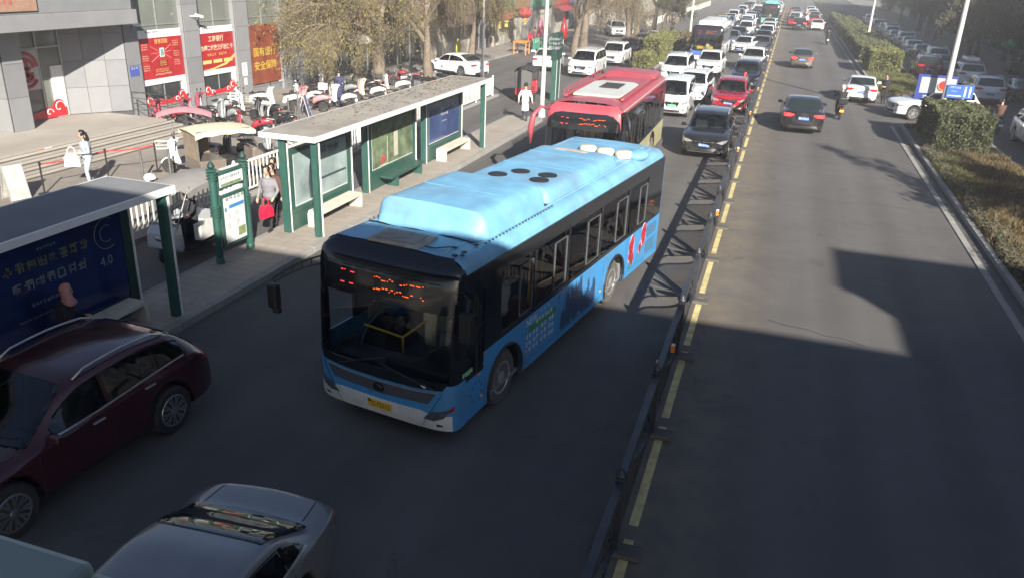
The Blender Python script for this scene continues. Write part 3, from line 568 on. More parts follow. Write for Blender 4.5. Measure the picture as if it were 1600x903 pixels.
def tree_mesh(seed, h=9, spread=3.2, trunk=.26, fork=2.0, nleaf=5200, leaf=.085, lm=None, bm_=None, droop=.5, limbs=5, lean=0):
    g = random.Random(seed); wood = MB(); tips = []
    def branch(p, d, r, ln, lev):
        n = 5 if lev else 6; pts = [p]; rs = [r]; dd = Vector(d)
        for i in range(n):
            dd = (dd + Vector((g.uniform(-1, 1), g.uniform(-1, 1), g.uniform(-.5, .6)))*(.16+.05*lev) + Vector((0, 0, -.10*droop*(lev > 1)))).normalized()
            p = p + dd*ln/n; pts.append(p.copy()); rs.append(max(.006, r*(1-.62*(i+1)/n)))
        wood.tube(pts, rs, 9 if lev < 1 else (6 if lev < 2 else 4))
        if lev >= 3: tips.append(pts); return
        k = limbs if lev == 0 else (4 if lev == 1 else 4)
        for i in range(k):
            j = g.randint(2, n) if lev else g.randint(4, n); a = g.uniform(0, 6.283); tilt = g.uniform(.45, .95) if lev else g.uniform(.35, .75)
            nd = (dd*math.cos(tilt) + (dd.orthogonal().normalized() @ Matrix.Rotation(a, 3, dd))*math.sin(tilt)).normalized()
            branch(pts[j], nd, rs[j]*(.72 if lev == 0 else .6), ln*(.95 if lev == 0 else .62)*g.uniform(.8, 1.15), lev+1)
    branch(Vector((0, 0, 0)), Vector((lean, 0, 1)).normalized(), trunk, fork, 0)
    # scale branches to the wanted height
    zs = max(v[2] for v in wood.v); s = h/zs
    if s > 1: wood.v = [(v[0]*min(s, 1.6), v[1]*min(s, 1.6), v[2]*s) for v in wood.v]; tips = [[Vector((p.x*min(s, 1.6), p.y*min(s, 1.6), p.z*s)) for p in t] for t in tips]
    lv = MB(); tw = MB()
    for i in range(nleaf):
        t = g.choice(tips); k = g.random()*(len(t)-1); a = int(k); p = t[a].lerp(t[min(a+1, len(t)-1)], k-a)
        q = p + Vector((g.gauss(0, .22), g.gauss(0, .22), g.gauss(0, .2)-abs(g.gauss(0, .5))*droop))
        if g.random() < .22: tw.tube([p, p.lerp(q, .5)+Vector((0, 0, .08)), q+Vector((0, 0, -.25*droop))], .0055, 3)
        u = Vector((g.gauss(0, 1), g.gauss(0, 1), g.gauss(0, 1))).normalized(); w_ = u.orthogonal().normalized(); L_ = leaf*g.uniform(.6, 1.5)
        lv.add([q-u*L_, q+w_*L_*.38, q+u*L_, q-w_*L_*.38], [(0,1,2,3)])
    off = len(wood.v); wood.v += tw.v; wood.f += [tuple(i+off for i in f) for f in tw.f]; wood.m += tw.m
    return wood.mesh('trunk', bm_ or M_bark, smooth=60, fix=False), lv.mesh('crown', lm or LV_y, fix=False)
TM = {}
def tree(kind, x, y, rz, label, s=1, group=None, z=.1, name='street_tree'):
    tm, cm_ = TM[kind]; o = thing(name, label, 'tree', (x, y, z), rz, group); o.scale = (s,)*3; link('trunk', tm, o); link('crown', cm_, o); return o
TM['w1'] = tree_mesh(11, 9.0, trunk=.30, fork=3.0, nleaf=13000, leaf=.062, limbs=5, droop=1.5); TM['w2'] = tree_mesh(12, 8.5, trunk=.26, fork=2.6, nleaf=11000, leaf=.062, limbs=4, droop=1.5, lean=.12); TM['w3'] = tree_mesh(13, 9, trunk=.24, fork=2.8, nleaf=5500, leaf=.065, lm=LV_b, limbs=4, droop=1.1)
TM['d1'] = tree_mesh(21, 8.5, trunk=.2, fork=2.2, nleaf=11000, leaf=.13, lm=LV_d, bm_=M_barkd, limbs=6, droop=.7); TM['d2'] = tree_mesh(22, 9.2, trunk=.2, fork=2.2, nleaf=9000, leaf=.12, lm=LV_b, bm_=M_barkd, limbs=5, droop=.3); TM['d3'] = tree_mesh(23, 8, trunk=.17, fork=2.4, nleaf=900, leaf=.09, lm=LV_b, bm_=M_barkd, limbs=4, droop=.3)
G1 = 'street trees along the left pavement'
for k, (kd, x, y, rz, s, l_) in enumerate((('w1', -21.3, 41.5, 1.0, 1.0, 'thick leaning willow beside the motorcycles, nearest the bank'), ('w2', -19.6, 51.6, 3.6, 1.0, 'forked willow standing behind the white car on the forecourt'), ('w1', -24.2, 40.8, 3.0, .8, 'smaller willow close against the bank wall'),
    ('w2', -20.6, 46.5, 5.0, .95, 'willow between the motorcycles and the white parked car'), ('w3', -16.2, 66, 2.2, 1.0, 'bare brown tree behind the parked white van'), ('w1', -17.4, 74, 4.4, 1.05, 'willow in front of the green shop sign'), ('w3', -14.8, 82, .4, 1.0, 'brown tree beyond the parked cars on the left'), ('w2', -15.4, 90, 5.2, 1.1, 'willow far along the left pavement'), ('w3', -15.0, 100, 1.4, 1.1, 'brown tree before the distant white railing'), ('w1', -15.5, 124, 2.7, 1.1, 'willow in the far distance on the left'), ('d1', -13.4, 96, 2.0, .9, 'dark green tree where the left railing begins'))):
    tree(kd, x, y, rz, l_, s, G1, 0 if y > 44 else .1)
G2 = 'street trees along the right pavement'
ords = ['nearest the bridge', 'second from the bridge', 'third from the bridge', 'fourth from the bridge', 'fifth from the bridge', 'sixth from the bridge', 'seventh from the bridge', 'eighth from the bridge', 'ninth from the bridge', 'tenth from the bridge', 'eleventh from the bridge', 'twelfth from the bridge', 'thirteenth from the bridge', 'fourteenth from the bridge', 'fifteenth from the bridge', 'sixteenth from the bridge', 'seventeenth from the bridge', 'eighteenth from the bridge']
for i, y in enumerate((9, 15.5, 22, 29, 36, 43, 50, 57.5, 65, 72, 79, 86, 94, 103, 112, 122, 134, 148)):
    kd = ('d2', 'd1', 'd2', 'd1', 'd3')[i % 5] if i < 8 else ('d2', 'd1', 'd3', 'd1')[i % 4]
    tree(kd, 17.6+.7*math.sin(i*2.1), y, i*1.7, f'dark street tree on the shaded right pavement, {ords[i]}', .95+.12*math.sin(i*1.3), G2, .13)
def hedge(x0, x1, y0, y1, h, label, n, lm=LV_h, leaf=.055, top=None, seed=1):
    g = random.Random(seed); o = thing('hedge', label, 'hedge', ((x0+x1)/2, (y0+y1)/2, .12), 0, 'clipped hedges'); a, b_ = (x1-x0)/2, (y1-y0)/2
    core = MB().box(-a+.22, a-.22, -b_+.22, b_-.22, 0, h-.2).build('branches', mat('hedge_core', (.018, .022, .012), 1), o)
    lv = MB(); A = [2*b_*h, 2*b_*h, 2*a*h, 2*a*h, 4*a*b_]; 
    for i in range(n):
        f = g.choices(range(5), A)[0]; u, v = g.uniform(-1, 1), g.random(); d = abs(g.gauss(0, .11)); bump = .12*math.sin(u*9+f)+.10*math.sin(v*11+u*5+f*2)+.10*g.gauss(0, 1)*(g.random() < .12)
        if f < 2: q = Vector(((1 if f else -1)*(a-d+bump*.6), u*b_, v*h))
        elif f < 4: q = Vector((u*a, (1 if f == 3 else -1)*(b_-d+bump*.6), v*h))
        else: q = Vector((u*a, (2*v-1)*b_, h-d*.8+bump*.4))
        q.x = max(-a-.1, min(a+.1, q.x)); nn = Vector((g.gauss(0, 1), g.gauss(0, 1), g.gauss(.3, 1))).normalized(); w_ = nn.orthogonal().normalized(); s = leaf*g.uniform(.6, 1.4); z_ = nn.cross(w_)
        lv.add([q-w_*s, q+z_*s*.5, q+w_*s, q-z_*s*.5], [(0,1,2,3)])
    lv.build('leaves', lm, o, fix=False); return o
hedge(6.8, 9.05, 38.8, 43.6, 1.62, 'tall clipped hedge block on the right verge, nearest', 26000, leaf=.06)
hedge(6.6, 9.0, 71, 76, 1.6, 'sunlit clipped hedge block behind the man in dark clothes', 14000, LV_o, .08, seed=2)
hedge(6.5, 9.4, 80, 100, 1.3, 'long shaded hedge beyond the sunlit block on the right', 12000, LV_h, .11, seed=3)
hedge(6.5, 9.4, 101, 150, 1.4, 'farthest hedge along the right carriageway', 9000, LV_h, .16, seed=4)
hedge(-10.45, -9.25, 60.5, 64.0, 1.1, 'low rounded hedge at the start of the left divider', 5000, LV_o, .07, seed=5)
hedge(-10.6, -9.1, 65.5, 76, 1.9, 'clipped hedge in the left divider beside the white bus', 12000, LV_o, .08, seed=6)
hedge(-10.5, -9.2, 79, 140, .9, 'low far hedge in the left divider', 9000, LV_b, .12, seed=7)
def grass(name, label, boxes, n, lm, hgt, seed):
    g = random.Random(seed); b = MB()
    for i in range(n):
        x0, x1, y0, y1 = g.choice(boxes); x, y = g.uniform(x0, x1), g.uniform(y0, y1); a = g.uniform(0, 6.28)
        cl = .35+.65*(.5+.5*math.sin(x*2.1+y*.9)*math.sin(y*1.7-x)); h = hgt*g.uniform(.4, 1.3)*cl; w_ = .012+.02*g.random()
        dx, dy = math.cos(a)*w_, math.sin(a)*w_; lx, ly = g.gauss(0, .4)*h, g.gauss(0, .4)*h
        b.add([(x-dx, y-dy, .12), (x+dx, y+dy, .12), (x+lx, y+ly, .12+h)], [(0,1,2)])
    return tag(b.build(name, lm, fix=False), label, 'grass', kind='stuff')
grass('dry_grass', 'dry yellow ground cover on the right verge', [(6.4, 9.6, 12, 24), (6.4, 9.6, 24, 38.6)], 70000, LV_g, .26, 1)
grass('green_grass', 'green weeds at the hedge foot on the right verge', [(6.4, 7.4, 30, 38.7), (6.4, 9.6, 44.3, 45.1), (6.4, 9.6, 58.2, 71)], 16000, LV_g2, .3, 2)

g = random.Random(5); sh = MB()
for i in range(9000):
    y = g.uniform(12, 38.6); x = 6.42+abs(g.gauss(0, .28))+.12*math.sin(y*1.3); z = .13+abs(g.gauss(0, .16))*(1-.4*min(1, (x-6.4))); a = g.uniform(0, 6.28); s_ = .05*g.uniform(.5, 1.4); u = Vector((g.gauss(0, 1), g.gauss(0, 1), g.gauss(0, .6))).normalized(); w_ = u.orthogonal().normalized(); q = Vector((x, y, z)); sh.add([q-u*s_, q+w_*s_*.5, q+u*s_, q-w_*s_*.5], [(0,1,2,3)])
tag(sh.build('low_shrub_cover', LV_d, fix=False), 'dark low shrubs along the kerb of the right verge', 'ground cover', kind='stuff')
# ---------------------------------------------------------------- winter haze over the whole street
hz = MB().box(-70, 70, -60, 340, -1, 24).build('haze', [], fix=True); hz['kind'] = 'stuff'; hz['label'] = 'thin pale winter haze filling the street'; hz['category'] = 'haze'
hm = bpy.data.materials.new('haze'); hm.use_nodes = True; n_ = hm.node_tree.nodes; n_.remove(n_['Principled BSDF']); pv = n_.new('ShaderNodeVolumePrincipled')
pv.inputs['Density'].default_value = .0015; pv.inputs['Color'].default_value = (.86, .88, .92, 1); pv.inputs['Anisotropy'].default_value = 0
hm.node_tree.links.new(pv.outputs[0], n_['Material Output'].inputs['Volume']); hz.data.materials.append(hm)
# ---------------------------------------------------------------- median fence
M_fence = mat('fence_grey', (.040, .043, .052), .42, .2, var=.2, scale=4, dirt=.35)
M_refl_o = mat('reflector_orange', (.85, .22, .02), .3, coat=.3, var=0); M_refl_w = mat('reflector_white', (.8, .8, .76), .4, var=0)
M_rubber = mat('foot_rubber', (.09, .088, .085), .85, dirt=.4)
FX_, FP = -1.13, 3.0
def fence_panel():
    b = MB(); t = .022
    def bar(y0, z0, y1, z1, w_=.026):
        d = Vector((0, y1-y0, z1-z0)); n_ = Vector((0, -d.z, d.y)).normalized()*w_/2
        P = [Vector((0, y0, z0))+n_, Vector((0, y1, z1))+n_, Vector((0, y1, z1))-n_, Vector((0, y0, z0))-n_]
        b.add([p+Vector((-t/2, 0, 0)) for p in P]+[p+Vector((t/2, 0, 0)) for p in P], [(0,1,2,3),(7,6,5,4),(0,4,5,1),(1,5,6,2),(2,6,7,3),(3,7,4,0)])
    def curve(pts, w_=.035):
        q = [(lerp(0, 1, k/12)) for k in range(13)]; S = []
        for u in q:
            a = [(1-u)**3, 3*u*(1-u)**2, 3*u*u*(1-u), u**3]; S.append((sum(a[i]*pts[i][0] for i in range(4)), sum(a[i]*pts[i][1] for i in range(4))))
        for k in range(12): bar(*S[k], *S[k+1], w_)
        return S
    def plate(poly): b.prism(poly, -t/2, t/2, 'x')
    b.box(-.05, .05, .06, FP-.06, 1.0, 1.13); b.box(-.03, .03, .06, FP-.06, .12, .20)
    c1 = curve([(.10, .98), (.9, .95), (1.4, .45), (2.35, .22)], .045)
    k = .17
    while k < 2.3:
        z = min(c1, key=lambda p: abs(p[0]-k))[1]; bar(k, .2, k, z, .034); k += .13
    curve([(.9, .98), (1.5, .95), (1.9, .6), (2.85, .24)], .035)
    plate([(2.84, .24), (2.30, .46), (1.98, .74), (2.02, .80), (2.36, .62), (2.70, .40)])
    plate([(2.86, .30), (2.50, .62), (2.36, .92), (2.46, .94), (2.68, .66), (2.84, .42)])
    plate([(1.52, .80), (1.80, .96), (1.96, .90), (1.84, .80), (1.70, .70)])
    bar(2.86, .28, 2.12, .99, .03); bar(2.86, .4, 2.72, .99, .03); bar(1.9, .72, 1.5, .99, .03)
    return b.mesh('fence_panel', M_fence)
pan = fence_panel()
po = MB().box(-.06, .06, -.06, .06, .06, 1.16); po.lathe([(.06, 1.16), (.075, 1.2), (.04, 1.25), (.01, 1.30)], 8)
pom = po.mesh('fence_post', M_fence, bevel=.008)
fo = MB().box(-.10, .36, -.13, .13, .004, .07).box(-.28, -.1, -.09, .09, .004, .06); fom = fo.mesh('fence_foot', M_rubber, bevel=.015)
def refl():
    r = MB().box(-.035, .035, -.012, .012, 0, .13, 0); r.box(-.035, .035, -.013, .013, .13, .17, 1); return r.mesh('reflector', [M_refl_o, M_refl_w])
rfm = refl()
mf = thing('median_fence', 'long dark grey ornamental fence dividing the two carriageways', 'fence', (FX_, 2.4, 0))
for i in range(63):
    y = i*FP; bend = .0
    q = link('post', pom, mf); q.location = (0, y, 0); q.rotation_euler = (R(rnd.uniform(-1, 1)), R(rnd.uniform(-1.5, 1.5)), 0)
    q = link('foot', fom, mf); q.location = (0, y, 0)
    q = link('panel', pan, mf); q.location = (0, y, 0); q.rotation_euler = (0, R(rnd.uniform(-1, 1)), 0)
    if i % 3 == 0:
        q = link('reflector', rfm, mf); q.location = (.075, y+FP*.5, .80); q.rotation_euler = (0, 0, 0)
        q = link('reflector', rfm, mf); q.location = (-.075, y+FP*.25, .80)
# ---------------------------------------------------------------- white railing of the sidewalk
M_wf = mat('railing_white', (.74, .74, .72), .45, var=.08, dirt=.3)
def white_rail(x, y0, y1, label, P=2.6, n_p=13, limit=None):
    o = thing('white_railing', label, 'railing', (x, y0, .12)); n = round((y1-y0)/P); P = (y1-y0)/n
    pk = MB().box(-.012, .012, -.022, .022, .12, .98).mesh('picket', M_wf); ps = MB().box(-.04, .04, -.04, .04, 0, 1.08).lathe([(.05, 1.08), (.05, 1.1), (.02, 1.14)], 8).mesh('post', M_wf, bevel=.006)
    rl = MB().box(-.03, .03, .04, P-.04, .96, 1.03).box(-.02, .02, .04, P-.04, .12, .17).mesh('rail', M_wf); far = MB()
    for i in range(n+1):
        q = link('post', ps, o); q.location = (0, i*P, 0)
        if i == n: break
        q = link('rail', rl, o); q.location = (0, i*P, 0)
        for k in range(n_p):
            yy = i*P + (k+.7)*P/(n_p+.4)
            if y0+yy < 46: q = link('picket', pk, o); q.location = (0, yy, 0)
            else: far.box(-.012, .012, yy-.022, yy+.022, .12, .98)
    if far.v: far.build('far_picket', M_wf, o)['kind'] = 'stuff'
    return o
white_rail(-15.08, 9.5, 42.9, 'white picket railing between the bike lane and the bank sidewalk')
white_rail(-16.8, 96, 190, 'distant white railing along the far left pavement')
# ---------------------------------------------------------------- bus shelters
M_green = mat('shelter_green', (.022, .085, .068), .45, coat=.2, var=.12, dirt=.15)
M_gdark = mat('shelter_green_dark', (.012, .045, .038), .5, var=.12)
M_edge = mat('shelter_white', (.74, .75, .74), .4, var=.05, dirt=.12)
M_roofb = mat('shelter_roof_tan', (.31, .285, .25), .9, var=.2, scale=1.5, bump=.3, dirt=.4)
M_roofg = mat('shelter_roof_grey', (.20, .21, .22), .8, var=.18, scale=1.3, dirt=.3)
M_bench = mat('bench_stone', (.66, .60, .50), .7, var=.1, dirt=.2)
ad_blue = mat('ad_navy', (.008, .022, .11), .12, coat=.6, var=.5, scale=1.2); ad_pale = mat('ad_pale', (.30, .38, .38), .15, coat=.6, var=.45, scale=1.3)
ad_green = mat('ad_green_print', (.17, .22, .13), .15, coat=.6, var=.6, scale=3); ad_blue2 = mat('ad_blue', (.05, .075, .19), .15, coat=.6, var=.3, scale=1.5)
M_txt = mat('print_pale', (.50, .54, .58), .5, var=.2); M_txtg = mat('print_gold', (.20, .20, .12), .5, var=.1)
M_dim = mat('print_shaded', (.24, .27, .32), .5, var=.3)  # advert print darkened: the shelter's shade is put into its colour
XB, XF = -11.82, -10.88
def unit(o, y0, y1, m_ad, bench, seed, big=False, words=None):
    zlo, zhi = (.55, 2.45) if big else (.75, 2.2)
    MB().box(XB-.09, XB+.09, y0-.13, y0+.02, .15, 2.66).build('post', M_green, o, bevel=.012)
    MB().box(XB+.091, XB+.11, y0-.03, y0-.0, .15, 2.62).build('post_stripe', M_edge, o)
    MB().box(XB-.09, XB+.09, y1-.02, y1+.05, .15, 2.66).build('end_post', M_gdark, o, bevel=.01)
    MB().box(XB+.091, XB+.115, y1+.0, y1+.045, .15, 2.62).build('post_stripe', M_edge, o)
    fr = MB(); fr.box(XB-.07, XB+.085, y0+.02, y0+.22, zlo-.14, zhi+.12); fr.box(XB-.07, XB+.085, y1-.2, y1-.02, zlo-.14, zhi+.12)
    fr.box(XB-.07, XB+.085, y0+.22, y1-.2, zlo-.14, zlo); fr.box(XB-.07, XB+.085, y0+.22, y1-.2, zhi, zhi+.12)
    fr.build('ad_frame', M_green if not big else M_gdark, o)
    p = MB().box(XB-.05, XB+.06, y0+.22, y1-.2, zlo, zhi).build('ad_panel', m_ad, o)
    MB().box(XB+.064, XB+.066, y0+.26, y0+.28, zlo+.03, zhi-.03).box(XB+.064, XB+.066, y0+.28, y1-.24, zlo+.03, zlo+.05).build('ad_border', M_edge, p) if not big else None
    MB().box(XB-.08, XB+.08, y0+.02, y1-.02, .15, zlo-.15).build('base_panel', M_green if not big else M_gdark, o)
    x = XB+.07; cy_ = (y0+y1)/2
    if words == 'eye':
        for k, (zz, n, s_, m_) in enumerate(((1.90, 8, .20, M_txtg), (1.55, 7, .20, M_dim))): glyphs(n, s_, m_, p, (x, cy_-.2, zz), (0, 0, R(90)), 31+k)
        text('4.0', .26, M_dim, p, (x, cy_+1.05, 1.42), (R(90), 0, R(90)))
        glyphs(10, .07, M_dim, p, (x, cy_-.3, 1.18), (0, 0, R(90)), 40); glyphs(14, .05, M_dim, p, (x, cy_-.6, .95), (0, 0, R(90)), 41); glyphs(6, .06, M_dim, p, (x, cy_-.2, 2.12), (0, 0, R(90)), 42)
        ring = MB()
        for r_ in (.16, .30): ring.tube([(x, cy_+1.15+r_*math.cos(a), 1.95+r_*math.sin(a)) for a in [R(60+k*16) for k in range(16)]], .006, 5)
        ring.build('ad_ring', M_dim, p)
    elif words == 'blue':
        glyphs(6, .13, M_txt, p, (x, cy_+.1, 1.92), (0, 0, R(90)), 51); glyphs(5, .12, M_txt, p, (x, cy_, 1.70), (0, 0, R(90)), 52); glyphs(9, .05, M_txt, p, (x, cy_, 1.45), (0, 0, R(90)), 53)
    elif words == 'figure':
        fg = MB(); fg.add([(x, y0+1.0, .82), (x, y0+1.35, .82), (x, y0+1.3, 1.3), (x, y0+1.25, 1.75), (x, y0+1.12, 1.95), (x, y0+1.02, 1.7), (x, y0+.95, 1.3)], [tuple(range(7))]); fg.build('ad_figure', mat('ad_dark', (.05, .06, .07), .4), p, fix=False)
        glyphs(4, .3, mat('ad_bluegrey', (.10, .16, .20), .4), p, (x, cy_+.35, 2.0), (0, 0, R(90)), 61); MB().box(x, x+.002, y0+1.35, y1-.3, 1.22, 1.28).build('ad_stripe', mat('ad_dark', (.05, .06, .07), .4), p)
    elif words == 'flower':
        fl = MB()
        for k in range(9): a = k*2.4; fl.ell((x, y0+1.0+.2*math.cos(a)*(k/9), 1.0+.13*math.sin(a)*(k/9)), (.004, .09, .06), 8, 4)
        fl.build('ad_flower', mat('ad_rose', (.45, .08, .08), .4, var=.4, scale=20), p, smooth=True)
        MB().box(x, x+.003, y0+.8, y0+1.35, .8, .84).box(x, x+.003, y0+1.32, y0+1.36, .84, 1.7).box(x, x+.003, y0+1.8, y0+2.1, .95, 1.75).build('ad_shapes', mat('ad_cream', (.5, .48, .38), .4), p)
    if bench:
        bm_ = M_bench if bench == 1 else M_green
        a, c_ = y0+.55, y1-.35
        if bench == 1:
            prof = [(a, .15), (a, .52), (a+.08, .60), (c_-.08, .60), (c_, .52), (c_, .15), (c_-.1, .15), (c_-.1, .46), (c_-.14, .5), (a+.14, .5), (a+.1, .46), (a+.1, .15)]
            MB().prism(prof, XB+.22, XB+.62, 'x').build('bench', bm_, o, bevel=.012)
        else:
            MB().box(XB+.2, XB+.6, a, c_, .5, .58).box(XB+.2, XB+.55, a+.5, a+.62, .15, .5).box(XB+.2, XB+.55, c_-.2, c_-.1, .15, .5).build('bench', bm_, o, bevel=.012)
def shelter(label, ya, yb, roofm, units, fposts):
    o = thing('bus_shelter', label, 'bus shelter', (0, 0, 0))
    for u in units: unit(o, *u)
    for y in fposts:
        MB().box(XF-.09, XF+.07, y-.10, y+.07, .15, 2.66).build('front_post', M_green, o, bevel=.012); MB().box(XF+.071, XF+.09, y+.02, y+.065, .15, 2.62).build('post_stripe', M_edge, o)
    r_ = MB().box(-12.3, -10.80, ya, yb, 2.66, 2.80).build('roof', M_gdark, o)
    MB().box(-12.32, -10.78, ya-.02, yb+.02, 2.801, 2.815).build('roof_top', roofm, r_)
    MB().box(-10.78, -10.73, ya-.05, yb+.05, 2.68, 2.815).box(-12.37, -10.78, yb+.02, yb+.05, 2.68, 2.813).box(-12.37, -10.78, ya-.05, ya-.02, 2.68, 2.813).box(-12.37, -12.32, ya-.02, yb+.02, 2.68, 2.811).build('roof_edge', M_edge, r_)
    return o
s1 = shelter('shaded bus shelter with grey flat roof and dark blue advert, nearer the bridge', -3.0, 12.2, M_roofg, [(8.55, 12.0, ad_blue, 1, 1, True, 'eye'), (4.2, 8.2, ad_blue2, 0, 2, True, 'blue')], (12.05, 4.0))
s2 = shelter('sunlit green bus shelter with tan roof, three advert panels and pale benches', 17.35, 30.25, M_roofb, [(17.58, 20.85, ad_pale, 1, 3, False, 'figure'), (21.95, 25.4, ad_green, 2, 4, False, 'flower'), (26.35, 29.75, ad_blue2, 1, 5, False, 'blue')], (17.55, 29.9))
leafm = mat('dead_leaf', (.13, .085, .04), .9, var=.3)
lv = MB(); g_ = random.Random(9)
for k in range(420):
    y = 17.6+12.4*g_.random()**.45; x = -12.25+1.4*g_.random()**1.3; a = g_.uniform(0, 6.3); r_ = g_.uniform(.015, .05)
    lv.add([(x+r_*math.cos(a+q), y+1.6*r_*math.sin(a+q), 2.818+.006*(q > 3)) for q in (0, 1.57, 3.14, 4.71)], [(0,1,2,3)])
tag(lv.build('fallen_leaf_litter', leafm, fix=False), 'brown fallen leaves scattered on the tan shelter roof', 'leaves', kind='stuff')
# route sign
rs = thing('route_sign', 'green bus route sign with ringed posts and white timetable board', 'sign', (-11.95, 0, .15))
for y in (14.85, 16.02):
    p = MB().cyl((0, y, 0), (0, y, 2.2), .085, n=14); p.lathe([(.10, 0), (.10, .12), (.085, .14)], 14, M=Matrix.Translation((0, y, 0)))
    p.build('post', M_green, rs, smooth=40)
    for z0_ in (1.15, 2.02):
        rg = MB()
        for k in range(4): rg.lathe([(.085, z0_+k*.07), (.125, z0_+k*.07+.012), (.125, z0_+k*.07+.035), (.085, z0_+k*.07+.047)], 14, M=Matrix.Translation((0, y, 0)))
        rg.build('post_ring', M_green, rs, smooth=40)
    MB().lathe([(.07, 2.3), (.09, 2.34), (.05, 2.42), (.015, 2.46)], 12, M=Matrix.Translation((0, y, 0))).build('finial', M_gdark, rs, smooth=40)
MB().box(-.07, .06, 14.95, 15.92, 1.74, 2.14).build('header', M_green, rs, bevel=.01)
h_ = MB().box(.061, .066, 15.0, 15.88, 1.80, 2.08).build('header_face', mat('sheet_white', (.66, .68, .66), .35, var=.2, scale=3), rs); glyphs(9, .07, mat('print_grey', (.2, .24, .26), .5), h_, (.068, 15.42, 2.0), (0, 0, R(90)), 71)
MB().box(.067, .069, 15.05, 15.8, 1.81, 1.87).build('header_hills', mat('print_moss', (.20, .26, .12), .5, var=.4, scale=9), h_)
wsq = MB()
for k in range(7): wsq.box(.02, .05, 15.03+k*.125, 15.11+k*.125, 1.62, 1.71)
wsq.build('frieze', M_edge, rs)
MB().box(-.08, .07, 14.95, 15.93, .34, 1.60).build('board', M_green, rs, bevel=.012)
bd = MB().box(.071, .078, 15.06, 15.83, .42, 1.53).build('timetable', mat('sheet_white', (.66, .68, .66), .35, var=.2, scale=3), rs)
MB().box(.079, .081, 15.25, 15.81, 1.24, 1.33).box(.079, .081, 15.08, 15.15, 1.2, 1.29).build('blue_bar', mat('print_blue', (.05, .22, .50), .5), bd)
for k in range(5): glyphs(1, .11, mat('print_grey', (.2, .24, .26), .5), bd, (.08, 15.2+k*.15, 1.49), (0, 0, R(90)), 80+k)
for k, (y, z) in enumerate(((15.18, 1.12), (15.5, 1.15), (15.16, .88), (15.5, .9))): glyphs(3, .035, mat('print_grey', (.2, .24, .26), .5), bd, (.08, y+.05, z), (0, 0, R(90)), 90+k, rows=3)
MB().box(.079, .081, 15.52, 15.8, .5, .72).build('route_map', mat('print_moss', (.20, .26, .12), .5, var=.4, scale=9), bd)
# bollards, rope posts, A-boards
M_steel = mat('brushed_steel', (.45, .45, .45), .3, .9, var=.1)
def bollard(x, y, label, h=.95):
    o = thing('steel_bollard', label, 'bollard', (x, y, .12), 0, 'steel bollards on the bank sidewalk')
    MB().cyl((0, 0, 0), (0, 0, h), .038, n=12).build('post', M_steel, o, smooth=40); MB().lathe([(.038, h), (.045, h+.01), (.045, h+.05), (.02, h+.06)], 12).build('cap', M_steel, o, smooth=40)
for x, y, l_ in ((-18.15, 20.6, 'steel post beside the scooter with the pink rain shade'), (-18.9, 20.2, 'steel post next to the white helmet on the bank sidewalk'), (-17.3, 26.0, 'steel post in front of the red moped'), (-18.2, 28.2, 'steel post behind the red moped'), (-20.6, 31.2, 'steel bollard left of the blue bank floor sign'), (-21.4, 33.2, 'steel bollard behind the blue bank floor sign'), (-19.9, 31.0, 'steel bollard in front of the blue bank floor sign'), (-19.2, 29.6, 'steel bollard between the red moped and the floor sign')):
    bollard(x, y, l_)
M_rope = mat('barrier_belt', (.42, .06, .05), .7); M_dk = mat('post_dark', (.05, .05, .05), .4, .5)
for k, (x, y) in enumerate(((-20.3, 17.7), (-20.0, 19.9), (-19.3, 21.3))):
    o = thing('queue_post', ('dark queue barrier post left of the woman with white bag', 'dark queue barrier post right of the woman with white bag', 'queue barrier post nearest the scooters')[k], 'barrier post', (x, y, .12), 0, 'queue barrier posts')
    MB().lathe([(.17, 0), (.17, .02), (.06, .04), (.025, .06), (.025, .88), (.035, .9), (.035, .96), (.01, .97)], 14).build('post', M_dk, o, smooth=40)
    if k < 2:
        nx, ny = ((-20.0, 19.9), (-19.3, 21.3))[k]
        pts = [(lerp(0, nx-x, t/8), lerp(0, ny-y, t/8), .9-.06*math.sin(math.pi*t/8)) for t in range(9)]
        bt = MB(); bt.grid([[(p[0], p[1], p[2]-.025) for p in pts], [(p[0], p[1], p[2]+.025) for p in pts]]); bt.build('belt', M_rope, o)
def a_board(name, label, x, y, rz, m_, w_=.55, h=1.0):
    o = thing(name, label, 'sign', (x, y, .12), rz)
    for s in (-1, 1):
        f = MB(); M = Matrix.Rotation(s*R(14), 3, 'Y')
        f.cb((s*-.13, 0, h/2), (.02, w_, h), 0, M); q = f.build('board', m_, o)
        e = MB()
        for yy in (-w_/2, w_/2): e.cb((s*-.13, yy, h/2), (.04, .03, h+.06), 0, M)
        e.build('frame', M_sil_, o)
    return o
M_sil_ = mat('frame_alloy', (.6, .6, .58), .4, .6)
ab = a_board('floor_sign', 'blue folding floor sign with a large white letter A', -20.4, 32.2, R(20), mat('sign_blue', (.03, .06, .22), .4))
text('A', .42, M_txt, ab, (.155, 0, .70), (R(76), 0, R(90))); glyphs(4, .09, M_txt, ab, (.20, 0, .42), (R(-14), 0, R(90)), 120); glyphs(3, .08, M_txt, ab, (.225, 0, .28), (R(-14), 0, R(90)), 121)
a_board('floor_sign', 'metal framed folding sign in front of the bank steps', -20.6, 17.0, R(-15), mat('sign_board_grey', (.45, .44, .40), .5, var=.3))
